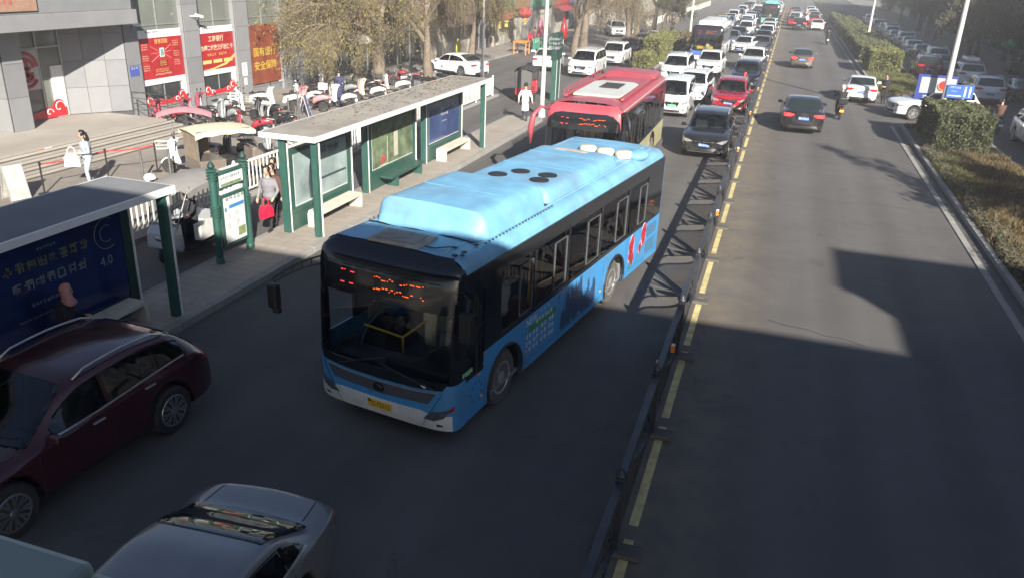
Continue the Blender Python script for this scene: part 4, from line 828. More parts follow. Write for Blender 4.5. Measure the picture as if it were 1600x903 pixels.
# lamp poles
M_pole = mat('pole_white', (.60, .60, .58), .45, .2, var=.12, scale=2, dirt=.35)
def lamp(x, y, label, h=9.5, r=.11, side=1):
    o = thing('street_lamp', label, 'street lamp', (x, y, 0), 0, 'white street lamp poles')
    MB().cyl((0, 0, .3), (0, 0, h), r, r*.55, 14).build('pole', M_pole, o, smooth=40); MB().lathe([(.2, 0), (.2, .05), (r*1.5, .08), (r*1.5, .35), (r, .38)], 12).build('base', M_pole, o)
    MB().tube([(0, 0, h), (side*.5, 0, h+.35), (side*1.6, 0, h+.5)], .04, 8).build('arm', M_pole, o, smooth=True); MB().cb((side*1.8, 0, h+.5), (.6, .2, .1)).build('lamp_head', M_grey if 'M_grey' in globals() else M_pole, o, bevel=.03)
lamp(-10.95, 38.6, 'white lamp pole at the end of the bus stop platform', 10, .12)
lamp(-9.9, 92, 'white lamp pole in the planted divider left of the far buses', 10, .13)
lamp(8.35, 47.5, 'white lamp pole behind the clipped hedge and blue sign', 11, .15, -1)
lamp(8.6, 100, 'white lamp pole far along the right hedge', 10, .15, -1)
o = thing('utility_pole', 'slim grey pole rising beside the white parked car and tree', 'pole', (-18.3, 50.0, 0)); MB().cyl((0, 0, 0), (0, 0, 8.5), .09, .07, 12).build('pole', mat('pole_grey', (.30, .30, .30), .5, .3, var=.15), o, smooth=40)
MB().cyl((0, 0, 0), (0, 0, .5), .13, .12, 12).build('sleeve', mat('pole_grey', (.30, .30, .30), .5, .3, var=.15), o, smooth=40)
# advertising pillar behind the red bus and its clock board
o = thing('info_pillar', 'tall green information pillar with a dark display behind the lamp pole', 'sign', (-11.9, 44.4, 0))
MB().box(-.12, .12, -.55, .55, 0, 2.9).build('column', M_green, o, bevel=.02); MB().box(-.16, .16, -.6, .6, 2.2, 3.6).build('display', M_gdark, o, bevel=.03)
MB().box(.121, .13, -.3, -.22, 0, 2.2).box(.121, .13, .45, .5, 0, 2.2).build('stripe', M_edge, o); glyphs(4, .16, mat('print_grey2', (.35, .36, .38), .5), o, (.165, 0, 3.3), (0, 0, R(90)), 130, rows=3); glyphs(4, .16, mat('print_grey2', (.35, .36, .38), .5), o, (0, -.605, 3.3), (0, 0, 0), 131, 1.0, rows=3)
# blue police notice and toilet sign behind the right hedge
o = thing('notice_board', 'blue and white notice board with a red emblem behind the hedge', 'sign', (8.0, 48.4, .13), R(-6))
M_sb = mat('sign_royal', (.035, .055, .26), .4, coat=.2)
MB().box(-.95, .95, -.06, .06, .1, 2.25).build('panel', M_sb, o, bevel=.02); MB().box(-.78, .9, -.075, -.06, 1.30, 2.12).build('white_field', mat('sheet_white2', (.40, .43, .47), .4, var=.15), o)
em = MB().lathe([(.22, 0), (.22, .012), (.01, .014)], 20, M=Matrix.Translation((.32, -.076, 1.76)) @ Matrix.Rotation(R(90), 4, 'X')); em.build('emblem', mat('emblem_red', (.50, .03, .03), .4), o)
eg = MB().tube([(.32+.25*math.cos(R(a)), -.085, 1.72+.22*math.sin(R(a))) for a in range(160, 385, 15)], .04, 6); eg.build('emblem_wreath', mat('emblem_gold', (.40, .25, .08), .5), o)
glyphs(1, .2, M_txt, o, (-.45, -.078, 1.1), (0, 0, 0), 140); glyphs(2, .16, M_txt, o, (-.45, -.078, .75), (0, 0, 0), 141)
for s in (-.8, .8): MB().box(s-.04, s+.04, -.04, .04, -.13, .12).build('leg', M_dk, o)
o = thing('direction_sign', 'small blue sign with two white toilet figures on the lamp pole', 'sign', (8.35, 47.30, 0))
q_ = MB().box(0, 1.25, -.03, .0, 1.40, 2.08).build('panel', mat('sign_azure', (.04, .12, .42), .4, coat=.2), o, bevel=.01); glyphs(5, .09, M_txt, o, (.38, -.034, 1.95), (0, 0, 0), 150); glyphs(5, .05, M_txt, o, (.35, -.034, 1.76), (0, 0, 0), 151)
MB().box(.08, .7, -.034, -.032, 1.50, 1.55).build('arrow', M_txt, o)
for fx in (.86, 1.08): MB().ell((fx, -.035, 1.97), (.04, .006, .04), 8, 5).box(fx-.045, fx+.045, -.038, -.034, 1.70, 1.91).box(fx-.04, fx-.008, -.038, -.034, 1.48, 1.70).box(fx+.008, fx+.04, -.038, -.034, 1.48, 1.70).build('figure', M_txt, o)
# ---------------------------------------------------------------- cars
M_glass = mat('car_glass', (.014, .022, .021), .04, 0, 0, 0, spec=.8)
M_tyre = mat('tyre_rubber', (.022, .022, .023), .85, var=.3, scale=9, dirt=.3)
M_rim = mat('rim_alloy', (.42, .43, .44), .32, .85, var=.1)
M_black = mat('black_plastic', (.018, .018, .02), .5, var=.15)
M_gloss = mat('gloss_black', (.012, .012, .014), .12, coat=.5, var=0)
M_chrome = mat('chrome', (.75, .76, .78), .12, 1, var=0)
M_lamp = mat('lamp_lens', (.40, .43, .46), .08, .45, .6, var=.6, scale=11)
M_red = mat('tail_lens', (.42, .012, .015), .12, 0, .8, var=.1)
M_redlit = mat('tail_lens_lit', (.9, .03, .03), .2, 0, .3, var=0, emis=1.6)
M_plate_b = mat('plate_blue', (.045, .13, .52), .4, var=.05)
M_plate_g = mat('plate_green', (.25, .62, .38), .4, var=.05)
M_plate_y = mat('plate_yellow', (.85, .50, .04), .45, var=.1, dirt=.3)
M_ink_w = mat('plate_white_ink', (.8, .8, .8), .5, var=0)
M_ink_k = mat('black_ink', (.02, .02, .02), .5, var=0)
M_amber = mat('amber_lens', (.8, .28, .02), .25, coat=.4, var=0)
M_sil = mat('trim_silver', (.55, .55, .56), .35, .7, var=.05)
def crom(P, k):
    out = []
    for i in range(len(P)-1):
        p0, p1, p2, p3 = P[max(i-1, 0)], P[i], P[i+1], P[min(i+2, len(P)-1)]
        for j in range(k):
            t = j/k
            out.append(tuple(.5*((2*b)+(-a+c)*t+(2*a-5*b+4*c-d)*t*t+(-a+3*b-3*c+d)*t**3) for a, b, c, d in zip(p0, p1, p2, p3)))
    out.append(P[-1]); return out
def sstep(x, a, b):
    t = max(0, min(1, (x-a)/(b-a))); return t*t*(3-2*t)
G_car = glass('car_glass_clear', (.36, .42, .42), .02)
M_cabin = mat('cabin_dark', (.035, .035, .037), .8, var=.2); M_cloth = mat('seat_cloth', (.09, .085, .08), .8, var=.2)
CARS = {}
def car_type(key, L, W, top, belt, r, xf, wb, z0=.24, glassx=None, roofin=.79, bow=.17, rake=.06, rails=False, van=False, trunk=True, lampz=.585, tailz=.82, box_tail=False, spokes=5):
    """x runs from the nose (+L/2) to the tail (-L/2); top/belt are given as (distance from nose, height)"""
    hw = W/2; ax = (xf, xf+wb); ra = r+.065
    def zt(s): return interp(s, top)
    def zb(s): return min(interp(s, belt), zt(s)-.025)
    st = set([i*L/44 for i in range(45)] + [.03, .07, .12, L-.03, L-.07, L-.12])
    for a in ax:
        for k in range(-7, 8): st.add(a+ra*math.sin(k/7*math.pi/2))
        st.update((a-ra-.02, a+ra+.02))
    st = sorted(x for x in st if 0 <= x <= L); st = [x for i, x in enumerate(st) if i == 0 or x-st[i-1] > .012]
    rows = []
    for s in st:
        e0 = max(0, 1-s/(.55)); e1 = max(0, 1-(L-s)/(.5))
        w_ = hw*(1-.13*e0**2.2-.10*e1**2.2); b0 = z0 + .03*max(e0, e1)**2
        for a in ax:
            if abs(s-a) < ra: b0 = max(b0, r + math.sqrt(max(0, ra*ra-(s-a)**2))*1.0)
        T, B = zt(s), zb(s); t = sstep(T-B, .08, .42); B = max(B, b0+.06)
        zm = lerp(b0, B, .55)
        P = [(0, b0), (.80*w_, b0), (.945*w_, b0+.03), (.99*w_, min(b0+.16, lerp(b0, B, .3))), (1.0*w_, zm), (.985*w_, B-.05 if B-.05 > zm else lerp(zm, B, .7)),
             (lerp(.93, .945, t)*w_, lerp(min(B+.005, T-.012), B+.02, t)), (lerp(.78, roofin+.015, t)*w_, lerp(T-.018, T-.115, t)), (lerp(.62, roofin-.09, t)*w_, lerp(T-.008, T-.03, t)), (.36*w_, T-.004), (0, T)]
        C = crom(P, 3); full = [(-y, z) for y, z in reversed(C[1:])] + C[:-1]
        rows.append((s, full))
    mb = MB(); R3 = []
    for s, full in rows:
        q = []
        for y, z in full:
            x = L/2 - s; k = abs(y)/hw
            f0 = max(0, 1-s/1.0)**1.5; f1 = max(0, 1-(L-s)/.9)**1.5
            x -= f0*(bow*k*k + rake*(z-.45)); x += f1*(bow*.7*k*k + rake*.8*(z-.5))
            q.append((x, y, z))
        R3.append(q)
    for end, sgn in ((0, 1), (-1, -1)):
        q = R3[end]; cz = sum(p[2] for p in q)/len(q); ring = [(p[0]+sgn*.03, p[1]*.95, cz+(p[2]-cz)*.92) for p in q]
        ring2 = [(p[0]+sgn*.045, p[1]*.5, cz+(p[2]-cz)*.45) for p in q]
        if end == 0: R3 = [ring2, ring] + R3
        else: R3 = R3 + [ring, ring2]
    mb.grid(R3, close=True); n = len(R3[0]); o = len(R3)-1
    mb.f += [tuple(range(n)), tuple(range(o*n, o*n+n))[::-1]]; mb.m += [0, 0]
    bv = bvh_of(mb); parts = []
    panes = []
    X = lambda s: L/2 - s
    gx = glassx     # dict: cowl, wtop, rtop, rbot, pillars
    def dec(name, poly, O, U, V, N, m, lift=.013, step=.09, kids_=()):
        d_ = decal(bv, poly, O, U, V, Vector(N).normalized(), lift, step)
        if m is M_glass and name != 'rear_window': panes.append((len(parts), [v.co.copy() for v in d_.verts], [tuple(v.index for v in f.verts) for f in d_.faces if abs(f.normal.dot(Vector(N).normalized())) > .25], Vector(N).normalized()))
        parts.append((name, bm_mesh(name, d_, m), None, list(kids_)))
    # windshield and rear window, thrown along the pane's own normal
    for nm, s0, s1 in (('windshield', gx['cowl'], gx['wtop']), ('rear_window', gx['rbot'], gx['rtop'])):
        p0 = Vector((X(s0), 0, zt(s0))); p1 = Vector((X(s1), 0, zt(s1))); V = (p1-p0); ln = V.length; V.normalize()
        N = Vector((0, 1, 0)).cross(V); N = N if N.dot(Vector((1 if nm[0] == 'w' else -1, 0, .3))) > 0 else -N
        a, b_ = (.82, .665) if nm[0] == 'w' else (.79, .68)
        dec(nm, [(-hw*a, .02), (-hw*.4, -.03), (0, -.045), (hw*.4, -.03), (hw*a, .02), (hw*b_, ln-.035), (hw*.3, ln-.015), (-hw*.3, ln-.015), (-hw*b_, ln-.035)], p0, (0, 1, 0), V, N, M_glass)
    for sy in (1, -1):
        for s0, s1 in gx['side']:
            k = 9; lo = []; hi = []
            for i in range(k+1):
                s = lerp(s0, s1, i/k); l_, h_ = zb(s)+.045, zt(s)-.125
                if h_-l_ > .03: lo.append((s-L/2, l_)); hi.append((s-L/2, h_))
            if len(lo) > 2: dec('side_window', lo+hi[::-1], (0, 0, 0), (-1, 0, 0), (0, 0, 1), (0, sy, 0), M_glass)
        dec('window_trim', [(s-L/2, zb(s)+.022+d) for d, ss in ((0, range(0, 13)), (.02, range(12, -1, -1))) for s in [lerp(gx['side'][0][0], gx['side'][-1][1], q/12) for q in ss]], (0, 0, 0), (-1, 0, 0), (0, 0, 1), (0, sy, 0), M_sil, .018)
        for s in gx['doors']:
            dec('door_seam', [(s-L/2-.008, z0+.12), (s-L/2+.008, z0+.12), (s-L/2+.008, zb(s)), (s-L/2-.008, zb(s))], (0, 0, 0), (-1, 0, 0), (0, 0, 1), (0, sy, 0), M_black, .0025)
        for s in gx['handles']:
            zz = zb(s)-.10; dec('door_handle', [(s-L/2-.1, zz), (s-L/2+.1, zz+.005), (s-L/2+.1, zz+.035), (s-L/2-.1, zz+.03)], (0, 0, 0), (-1, 0, 0), (0, 0, 1), (0, sy, 0), M_chrome, .03, back=None) if False else \
                parts.append(('door_handle', MB().cb((X(s), sy*(hw*.985+.012), zz), (.2, .03, .028)).mesh('door_handle', M_sil, bevel=.008), None, []))
        dec('sill_trim', [(ax[0]+ra-L/2+.03, z0+.02), (ax[1]-ra-L/2-.03, z0+.02), (ax[1]-ra-L/2-.03, z0+.10), (ax[0]+ra-L/2+.03, z0+.10)], (0, 0, 0), (-1, 0, 0), (0, 0, 1), (0, sy, 0), M_black if not rails else M_sil if False else M_black, .008)
        # lamps
        lz = lampz
        dec('headlight', [(sy*hw*.50, lz-.03), (sy*hw*.72, lz-.075), (sy*hw*.94, lz-.02), (sy*hw*.96, lz+.09), (sy*hw*.74, lz+.06)][::sy], (0, 0, 0), (0, 1, 0), (0, 0, 1), (1, 0, 0), M_lamp, .014, .06)
        dec('fog_lamp', [(sy*hw*.66, z0+.14), (sy*hw*.86, z0+.14), (sy*hw*.88, z0+.25), (sy*hw*.70, z0+.22)][::sy], (0, 0, 0), (0, 1, 0), (0, 0, 1), (1, 0, 0), M_black, .012, .1)
        if box_tail: tp = [(sy*hw*.72, tailz-.2), (sy*hw*.9, tailz-.2), (sy*hw*.9, tailz+.2), (sy*hw*.74, tailz+.2)]
        else: tp = [(sy*hw*.42, tailz+.03), (sy*hw*.60, tailz-.055), (sy*hw*.93, tailz-.07), (sy*hw*.95, tailz+.075), (sy*hw*.6, tailz+.075)]
        dec('taillight', tp[::-sy], (0, 0, 0), (0, 1, 0), (0, 0, 1), (-1, 0, 0), M_red, .014, .06)
        sm = gx['cowl']+.32
        m_ = MB().cb((X(sm)+.02, sy*(hw+.10), zb(sm)+.09), (.10, .21, .14)); m_.cb((X(sm), sy*(hw-.04), zb(sm)+.045), (.06, .12, .04))
        parts.append(('mirror', m_.mesh('mirror', [M_black], smooth=50, bevel=.04), 'PAINT', []))
    for sy in (1, -1): dec('hood_seam', [(.25-L/2, sy*hw*.74), (gx['cowl']-.1-L/2, sy*hw*.84), (gx['cowl']-.1-L/2, sy*hw*.825), (.25-L/2, sy*hw*.725)][::sy], (0, 0, 0), (-1, 0, 0), (0, 1, 0), (0, 0, 1), M_black, .003, .1)
    if trunk:
        for sy in (1, -1): dec('trunk_seam', [(gx['rbot']+.06-L/2, sy*hw*.70), (L*.985-L/2, sy*hw*.66), (L*.985-L/2, sy*hw*.645), (gx['rbot']+.06-L/2, sy*hw*.685)][::sy], (0, 0, 0), (-1, 0, 0), (0, 1, 0), (0, 0, 1), M_black, .003, .1)
    for y0, y1 in ((-.62, -.02), (.05, .62)): dec('wiper', [(gx['cowl']+.02-L/2, y0*hw), (gx['cowl']+.10-L/2, y1*hw), (gx['cowl']+.125-L/2, y1*hw), (gx['cowl']+.045-L/2, y0*hw)], (0, 0, 0), (-1, 0, 0), (0, 1, 0), (0, 0, 1), M_black, .03, .12)
    gz = lampz
    dec('grille', [(-hw*.46, gz-.04), (-hw*.34, gz-.19), (hw*.34, gz-.19), (hw*.46, gz-.04), (hw*.42, gz+.05), (-hw*.42, gz+.05)], (0, 0, 0), (0, 1, 0), (0, 0, 1), (1, 0, 0), M_gloss, .012, .07)
    dec('grille_bar', [(-hw*.44, gz-.03), (hw*.44, gz-.03), (hw*.44, gz-.005), (-hw*.44, gz-.005)], (0, 0, 0), (0, 1, 0), (0, 0, 1), (1, 0, 0), M_chrome, .022, .07)
    dec('emblem', [(.06*math.cos(q*math.pi/4), gz-.015+.045*math.sin(q*math.pi/4)) for q in range(8)], (0, 0, 0), (0, 1, 0), (0, 0, 1), (1, 0, 0), M_chrome, .03, .07)
    dec('lower_intake', [(-hw*.58, z0+.07), (hw*.58, z0+.07), (hw*.52, z0+.19), (-hw*.52, z0+.19)], (0, 0, 0), (0, 1, 0), (0, 0, 1), (1, 0, 0), M_black, .012, .12)
    dec('bumper_trim', [(-hw*.7, z0+.03), (hw*.7, z0+.03), (hw*.66, z0+.055), (-hw*.66, z0+.055)], (0, 0, 0), (0, 1, 0), (0, 0, 1), (1, 0, 0), M_sil, .02, .08)
    dec('rear_valance', [(-hw*.72, z0+.03), (hw*.72, z0+.03), (hw*.66, z0+.17), (-hw*.66, z0+.17)], (0, 0, 0), (0, 1, 0), (0, 0, 1), (-1, 0, 0), M_black, .012, .12)
    pz = tailz-.02 if trunk else tailz-.16
    for nm, sx_, z_ in (('front_plate', 1, gz-.16), ('rear_plate', -1, pz-.1)):
        h = bv.ray_cast(Vector((sx_*5, 0, z_)), Vector((-sx_, 0, 0)), 9)[0]
        if h is None: continue
        pm = MB().cb((h.x+sx_*.022, 0, z_), (.014, .44, .14)).mesh('license_plate', [M_plate_b], bevel=.004)
        parts.append(('license_plate', pm, 'PLATE', [('TXT', (h.x+sx_*.031, 0, z_), sx_)]))
    if rails:
        for sy in (1, -1):
            s0, s1 = gx['wtop']+.12, gx['rtop']-.15
            pth = [(X(lerp(s0, s1, q/8)), sy*hw*(roofin-.06), zt(lerp(s0, s1, q/8))-.02+(.055 if 0 < q < 8 else 0)) for q in range(9)]
            parts.append(('roof_rail', MB().tube(pth, .018, 6).mesh('roof_rail', M_sil, smooth=True), None, []))
    # cut the body open behind the panes, line the cabin, give each pane a clear middle and a black border
    cut = set()
    for k, vs_, fs_, N in panes:
        pb = BVHTree.FromPolygons(vs_, fs_)
        near = [pb.find_nearest(Vector(v), .035)[0] is not None for v in mb.v]
        cut.update(i for i, f in enumerate(mb.f) if len(f) <= 4 and all(near[j] for j in f))
    keep = [i for i in range(len(mb.f)) if i not in cut]
    body = MB(); body.v = mb.v; body.f = [mb.f[i] for i in keep]; body.m = [0]*len(keep)
    bb_ = BVHTree.FromPolygons([Vector(v) for v in mb.v], body.f)
    bmesh_ = body.mesh('car_body', [M_black], smooth=45); parts.insert(0, ('body', bmesh_, 'PAINT', [])) ; parts.append(('cabin_lining', None, None, []))
    lin = MB(); zl = min(b_[1] for b_ in belt)
    for f in body.f:
        P = [Vector(mb.v[j]) for j in f]
        if len(f) > 4 or min(p.z for p in P) < z0+.35 or not (gx['cowl']-.25 < L/2-P[0].x < gx['rbot']+.12): continue
        c_ = Vector((P[0].x*.97, 0, .75)); lin.add([p+(c_-p).normalized()*.03 for p in P], [tuple(range(len(P)))])
    fl = z0+.10; xa, xb = X(gx['cowl']-.1), X(gx['rbot']+.05)
    lin.box(xb, xa, -hw+.14, hw-.14, fl, fl+.05); parts[-1] = ('cabin_lining', lin.mesh('cabin_lining', M_cabin, fix=False), None, [])
    zc = interp(gx['cowl'], belt)
    parts.append(('dashboard', MB().box(xa-.62, xa+.02, -hw+.16, hw-.16, zc-.32, zc-.06).mesh('dashboard', M_cabin, bevel=.06), None, []))
    stw = MB().lathe([(.155, -.012), (.185, 0), (.155, .012), (.15, 0)], 16); stw.cb((0, 0, 0), (.3, .05, .02)); stw.v = [tuple(Matrix.Rotation(R(62), 3, 'Y') @ Vector(v) + Vector((xa-.72, hw*.42, zc-.06))) for v in stw.v]; parts.append(('steering_wheel', stw.mesh('steering_wheel', M_black), None, []))
    parts.append(('parcel_shelf', MB().box(X(gx['rbot']+.02), X(gx['rtop']-.05)-.1, -hw+.2, hw-.2, interp(gx['rbot'], belt)-.16, interp(gx['rbot'], belt)-.10).mesh('parcel_shelf', M_cabin), None, []))
    sx0 = xa-1.15
    for sx_, yy in ((sx0, hw*.42), (sx0, -hw*.42), (sx0-.92, hw*.45), (sx0-.92, -hw*.45)):
        q_ = MB().box(-.1, .42, -.24, .24, fl+.1, fl+.28); q_.cb((-.18, 0, fl+.52), (.12, .46, .56), 0, Matrix.Rotation(R(-12), 3, 'Y')); q_.cb((-.26, 0, fl+.88), (.09, .24, .16), 0, Matrix.Rotation(R(-8), 3, 'Y'))
        q_.v = [(v[0]+sx_, v[1]+yy, v[2]) for v in q_.v]; parts.append(('seat', q_.mesh('seat', M_cloth, bevel=.035), None, []))
    for k, vs_, fs_, N in panes:
        me = parts[k+1][1]; me.materials.append(G_car)
        for p in me.polygons:
            if abs(p.normal.dot(N)) > .25 and bb_.ray_cast(Vector(p.center)+N*.02, -N, .09)[0] is None: p.material_index = 1
    # wheels
    tp = [(r*.62, -.1), (r*.9, -.105), (r*.985, -.08), (r, -.05), (r, .05), (r*.985, .08), (r*.9, .105), (r*.62, .1)]
    tyre = MB().lathe(tp, 24, M=Matrix.Rotation(R(90), 4, 'X')).mesh('tyre', M_tyre, smooth=35)
    rim = MB(); rim.T = Matrix.Rotation(R(90), 4, 'X')
    rim.lathe([(r*.66, .06), (r*.70, .085), (r*.66, .108), (r*.60, .108), (r*.57, .06)], 24)
    for k in range(spokes):
        a = 2*math.pi*k/spokes; M = Matrix.Rotation(a, 3, 'Z')
        for dd in (-.055, .055): rim.cb(M @ Vector((r*.34, r*dd*1.6, .095)), (r*.56, r*.085, .02), 0, M @ Matrix.Rotation(dd*2.2, 3, 'Z'))
    rim.lathe([(r*.02, .085), (r*.15, .085), (r*.13, .115), (r*.02, .118)], 10)
    rim.lathe([(r*.02, .03), (r*.6, .03), (r*.6, .045), (r*.02, .05)], 16, 1)
    rimm = rim.mesh('rim', [M_rim, M_black], smooth=30)
    wh = [(X(a), sy*(hw-.115), r, sy) for a in ax for sy in (1, -1)]
    CARS[key] = dict(parts=parts, tyre=tyre, rim=rimm, wheels=wh, L=L, W=W)
    return CARS[key]
car_type('sedan', 4.72, 1.82, [(0,.70),(.05,.76),(.35,.84),(1.22,.94),(1.36,.97),(2.12,1.40),(2.35,1.445),(2.9,1.455),(3.35,1.40),(3.5,1.36),(4.12,1.075),(4.25,1.06),(4.62,1.045),(4.70,1.02),(4.72,.99)],
    [(0,.68),(.5,.78),(1.3,.89),(2.5,.95),(3.6,1.0),(4.3,1.0),(4.72,.97)], .325, .90, 2.72,
    glassx=dict(cowl=1.33, wtop=2.16, rtop=3.34, rbot=4.12, side=[(1.62,2.55),(2.62,3.42),(3.46,3.86)], doors=(1.42,2.58,3.5), handles=(2.35,3.3)), tailz=.84)
car_type('suv', 4.62, 1.87, [(0,.88),(.05,.94),(.4,1.0),(1.15,1.07),(1.27,1.09),(1.95,1.56),(2.2,1.63),(3.0,1.66),(3.8,1.62),(4.0,1.58),(4.36,1.16),(4.48,1.06),(4.60,.98),(4.62,.9)],
    [(0,.86),(.5,.93),(1.2,1.01),(2.5,1.06),(3.6,1.12),(4.2,1.13),(4.62,.93)], .365, .93, 2.68, z0=.28,
    glassx=dict(cowl=1.23, wtop=1.98, rtop=3.98, rbot=4.34, side=[(1.5,2.42),(2.49,3.36),(3.42,4.02)], doors=(1.33,2.45,3.4), handles=(2.2,3.15)), rails=True, trunk=False, lampz=.74, tailz=.98, rake=.04)
car_type('crossover', 4.78, 1.90, [(0,.86),(.05,.92),(.4,.99),(1.25,1.06),(1.38,1.08),(2.15,1.55),(2.4,1.62),(3.1,1.655),(3.8,1.60),(4.1,1.52),(4.52,1.2),(4.64,1.08),(4.77,.98),(4.78,.9)],
    [(0,.84),(.5,.91),(1.3,1.0),(2.5,1.05),(3.6,1.13),(4.3,1.16),(4.78,.93)], .385, .98, 2.76, z0=.28, spokes=9,
    glassx=dict(cowl=1.34, wtop=2.18, rtop=4.06, rbot=4.50, side=[(1.64,2.6),(2.67,3.55),(3.6,4.1)], doors=(1.45,2.63,3.6), handles=(2.4,3.35)), rails=True, trunk=False, lampz=.72, tailz=.98, rake=.05)
car_type('minivan', 4.85, 1.86, [(0,.88),(.05,.94),(.35,1.0),(.85,1.08),(.98,1.12),(1.75,1.62),(2.0,1.70),(3.0,1.74),(4.3,1.72),(4.55,1.66),(4.78,1.18),(4.84,1.0),(4.85,.9)],
    [(0,.86),(.5,.95),(1.0,1.04),(2.5,1.08),(4.4,1.12),(4.7,1.1),(4.85,.93)], .335, .88, 2.9, z0=.24, bow=.2,
    glassx=dict(cowl=.95, wtop=1.78, rtop=4.52, rbot=4.76, side=[(1.25,2.3),(2.37,3.45),(3.52,4.5)], doors=(1.25,2.33,3.48), handles=(2.1,2.6)), trunk=False, lampz=.75, tailz=1.05, rails=True)
car_type('microvan', 3.75, 1.58, [(0,.92),(.04,.99),(.2,1.03),(.42,1.09),(.52,1.14),(1.05,1.74),(1.25,1.83),(2.2,1.86),(3.4,1.84),(3.6,1.78),(3.70,1.2),(3.74,1.0),(3.75,.9)],
    [(0,.9),(.3,.99),(.6,1.06),(1.5,1.10),(3.5,1.12),(3.75,.95)], .30, .62, 2.42, z0=.22, bow=.09, roofin=.86, rake=.03,
    glassx=dict(cowl=.50, wtop=1.08, rtop=3.58, rbot=3.69, side=[(.8,1.55),(1.62,2.55),(2.62,3.5)], doors=(.75,1.58,2.58), handles=(1.4,1.75)), trunk=False, lampz=.76, tailz=.95, box_tail=True)
PAINTS = {'white': paint('white', (.74, .75, .75), dirt=.12), 'black': paint('black', (.012, .012, .014), .2), 'silver': paint('silver', (.42, .43, .45), .3, .6),
    'grey': paint('grey', (.13, .135, .145), .28, .5), 'red': paint('red', (.34, .012, .028), .25, .2), 'maroon': paint('maroon', (.055, .009, .014), .22, .3), 'blue': paint('blue', (.03, .055, .12), .25, .4),
    'navy': paint('navy', (.016, .022, .045), .22, .3), 'ash': paint('ash', (.22, .22, .225), .34, .5, dirt=.3), 'bronze': paint('bronze', (.17, .14, .115), .3, .6), 'slate': paint('slate', (.20, .23, .27), .3, .6), 'cream': paint('cream', (.62, .58, .48), .35), 'lightblue': paint('lightblue', (.30, .45, .62), .3)}
TXTC = {}
def plate_text(s, m, size):
    k = (s, m.name, size)
    if k not in TXTC:
        o = text(s, size, m); TXTC[k] = o.data; bpy.data.objects.remove(o)
    return TXTC[k]
PL = '蒙'
def plate_no(): return PL + rnd.choice('ABCDM') + '·' + ''.join(rnd.choice('0123456789ADEFHK') for _ in range(5))
LINE = []
def car(key, pc, x, y, rz, label, name=None, group=None, plate='b', number=None, lit=False, front=True, detail=True, sc_=1.0):
    """front=True: (x,y) is the middle of the nose, the car faces rz (0 = towards -Y, the camera)"""
    T = CARS[key]; ang = R(-90)+rz
    d = Vector((math.cos(ang), math.sin(ang), 0)); c = Vector((x, y, 0)) - d*T['L']/2*sc_*(1 if front else -1)
    o = thing(name or key, label, {'suv': 'suv', 'crossover': 'suv', 'minivan': 'van', 'microvan': 'van'}.get(key, 'car'), c, ang, group); o.scale = (sc_,)*3
    far = not detail
    for nm, me, role, sub in T['parts']:
        if far and nm in ('door_seam', 'door_handle', 'fog_lamp', 'emblem', 'window_trim', 'sill_trim', 'bumper_trim', 'grille_bar', 'steering_wheel', 'dashboard', 'seat', 'hood_seam', 'trunk_seam', 'wiper', 'parcel_shelf'): continue
        m_ = me
        p = link(nm, m_, o)
        if role == 'PAINT': p.material_slots[0].link = 'OBJECT'; p.material_slots[0].material = PAINTS[pc]
        if role == 'PLATE':
            p.material_slots[0].link = 'OBJECT'; p.material_slots[0].material = {'b': M_plate_b, 'g': M_plate_g}[plate]
            if not far:
                for _, l_, sx_ in sub:
                    q = link('lettering', plate_text(number or plate_no(), M_ink_w if plate == 'b' else M_ink_k, .095), p); q.location = l_; q.rotation_euler = (R(90), 0, R(90*sx_))
        if lit and nm == 'taillight': p.material_slots[0].link = 'OBJECT'; p.material_slots[0].material = M_redlit
    for wx, wy, wz, sy in T['wheels']:
        q = link('wheel', T['tyre'], o); q.location = (wx, wy, wz); q.rotation_euler = (0, rnd.uniform(0, 6), 0) if sy < 0 else (0, rnd.uniform(0, 6), math.pi)
        q.rotation_mode = 'ZYX' if False else 'XYZ'
        rr = link('rim', T['rim'], q)
    return o
# ---------------------------------------------------------------- buses
G_bus = glass('bus_glass', (.80, .83, .83), .0)
G_wind = glass('bus_windscreen', (.72, .76, .76), .02)
M_yel = mat('pole_yellow', (.75, .48, .02), .35, coat=.3, var=.05)
M_seat = mat('seat_orange', (.34, .10, .035), .5, var=.1)
M_int = mat('bus_interior', (.32, .33, .33), .7, var=.1)
M_floor = mat('bus_floor', (.20, .20, .21), .8)
M_ledr = mat('led_red', (1, .05, .06), .5, var=0, emis=.8); M_ledo = mat('led_orange', (1, .12, .02), .5, var=0, emis=.7)
M_bmask = mat('bus_mask', (.010, .011, .014), .14, coat=.6, var=0)
M_frame = mat('frame_dull', (.16, .17, .18), .4, .5)
M_grey = mat('grey_plastic', (.075, .08, .095), .4, var=.1)
M_cream = mat('cream_plastic', (.72, .66, .44), .5, dirt=.2)
M_bwhite = mat('bus_white', (.70, .71, .70), .3, coat=.5, dirt=.25)
def person_lump(par, x, y, z, c, hairc=(.015, .012, .01), skin=(.50, .32, .23)): pass
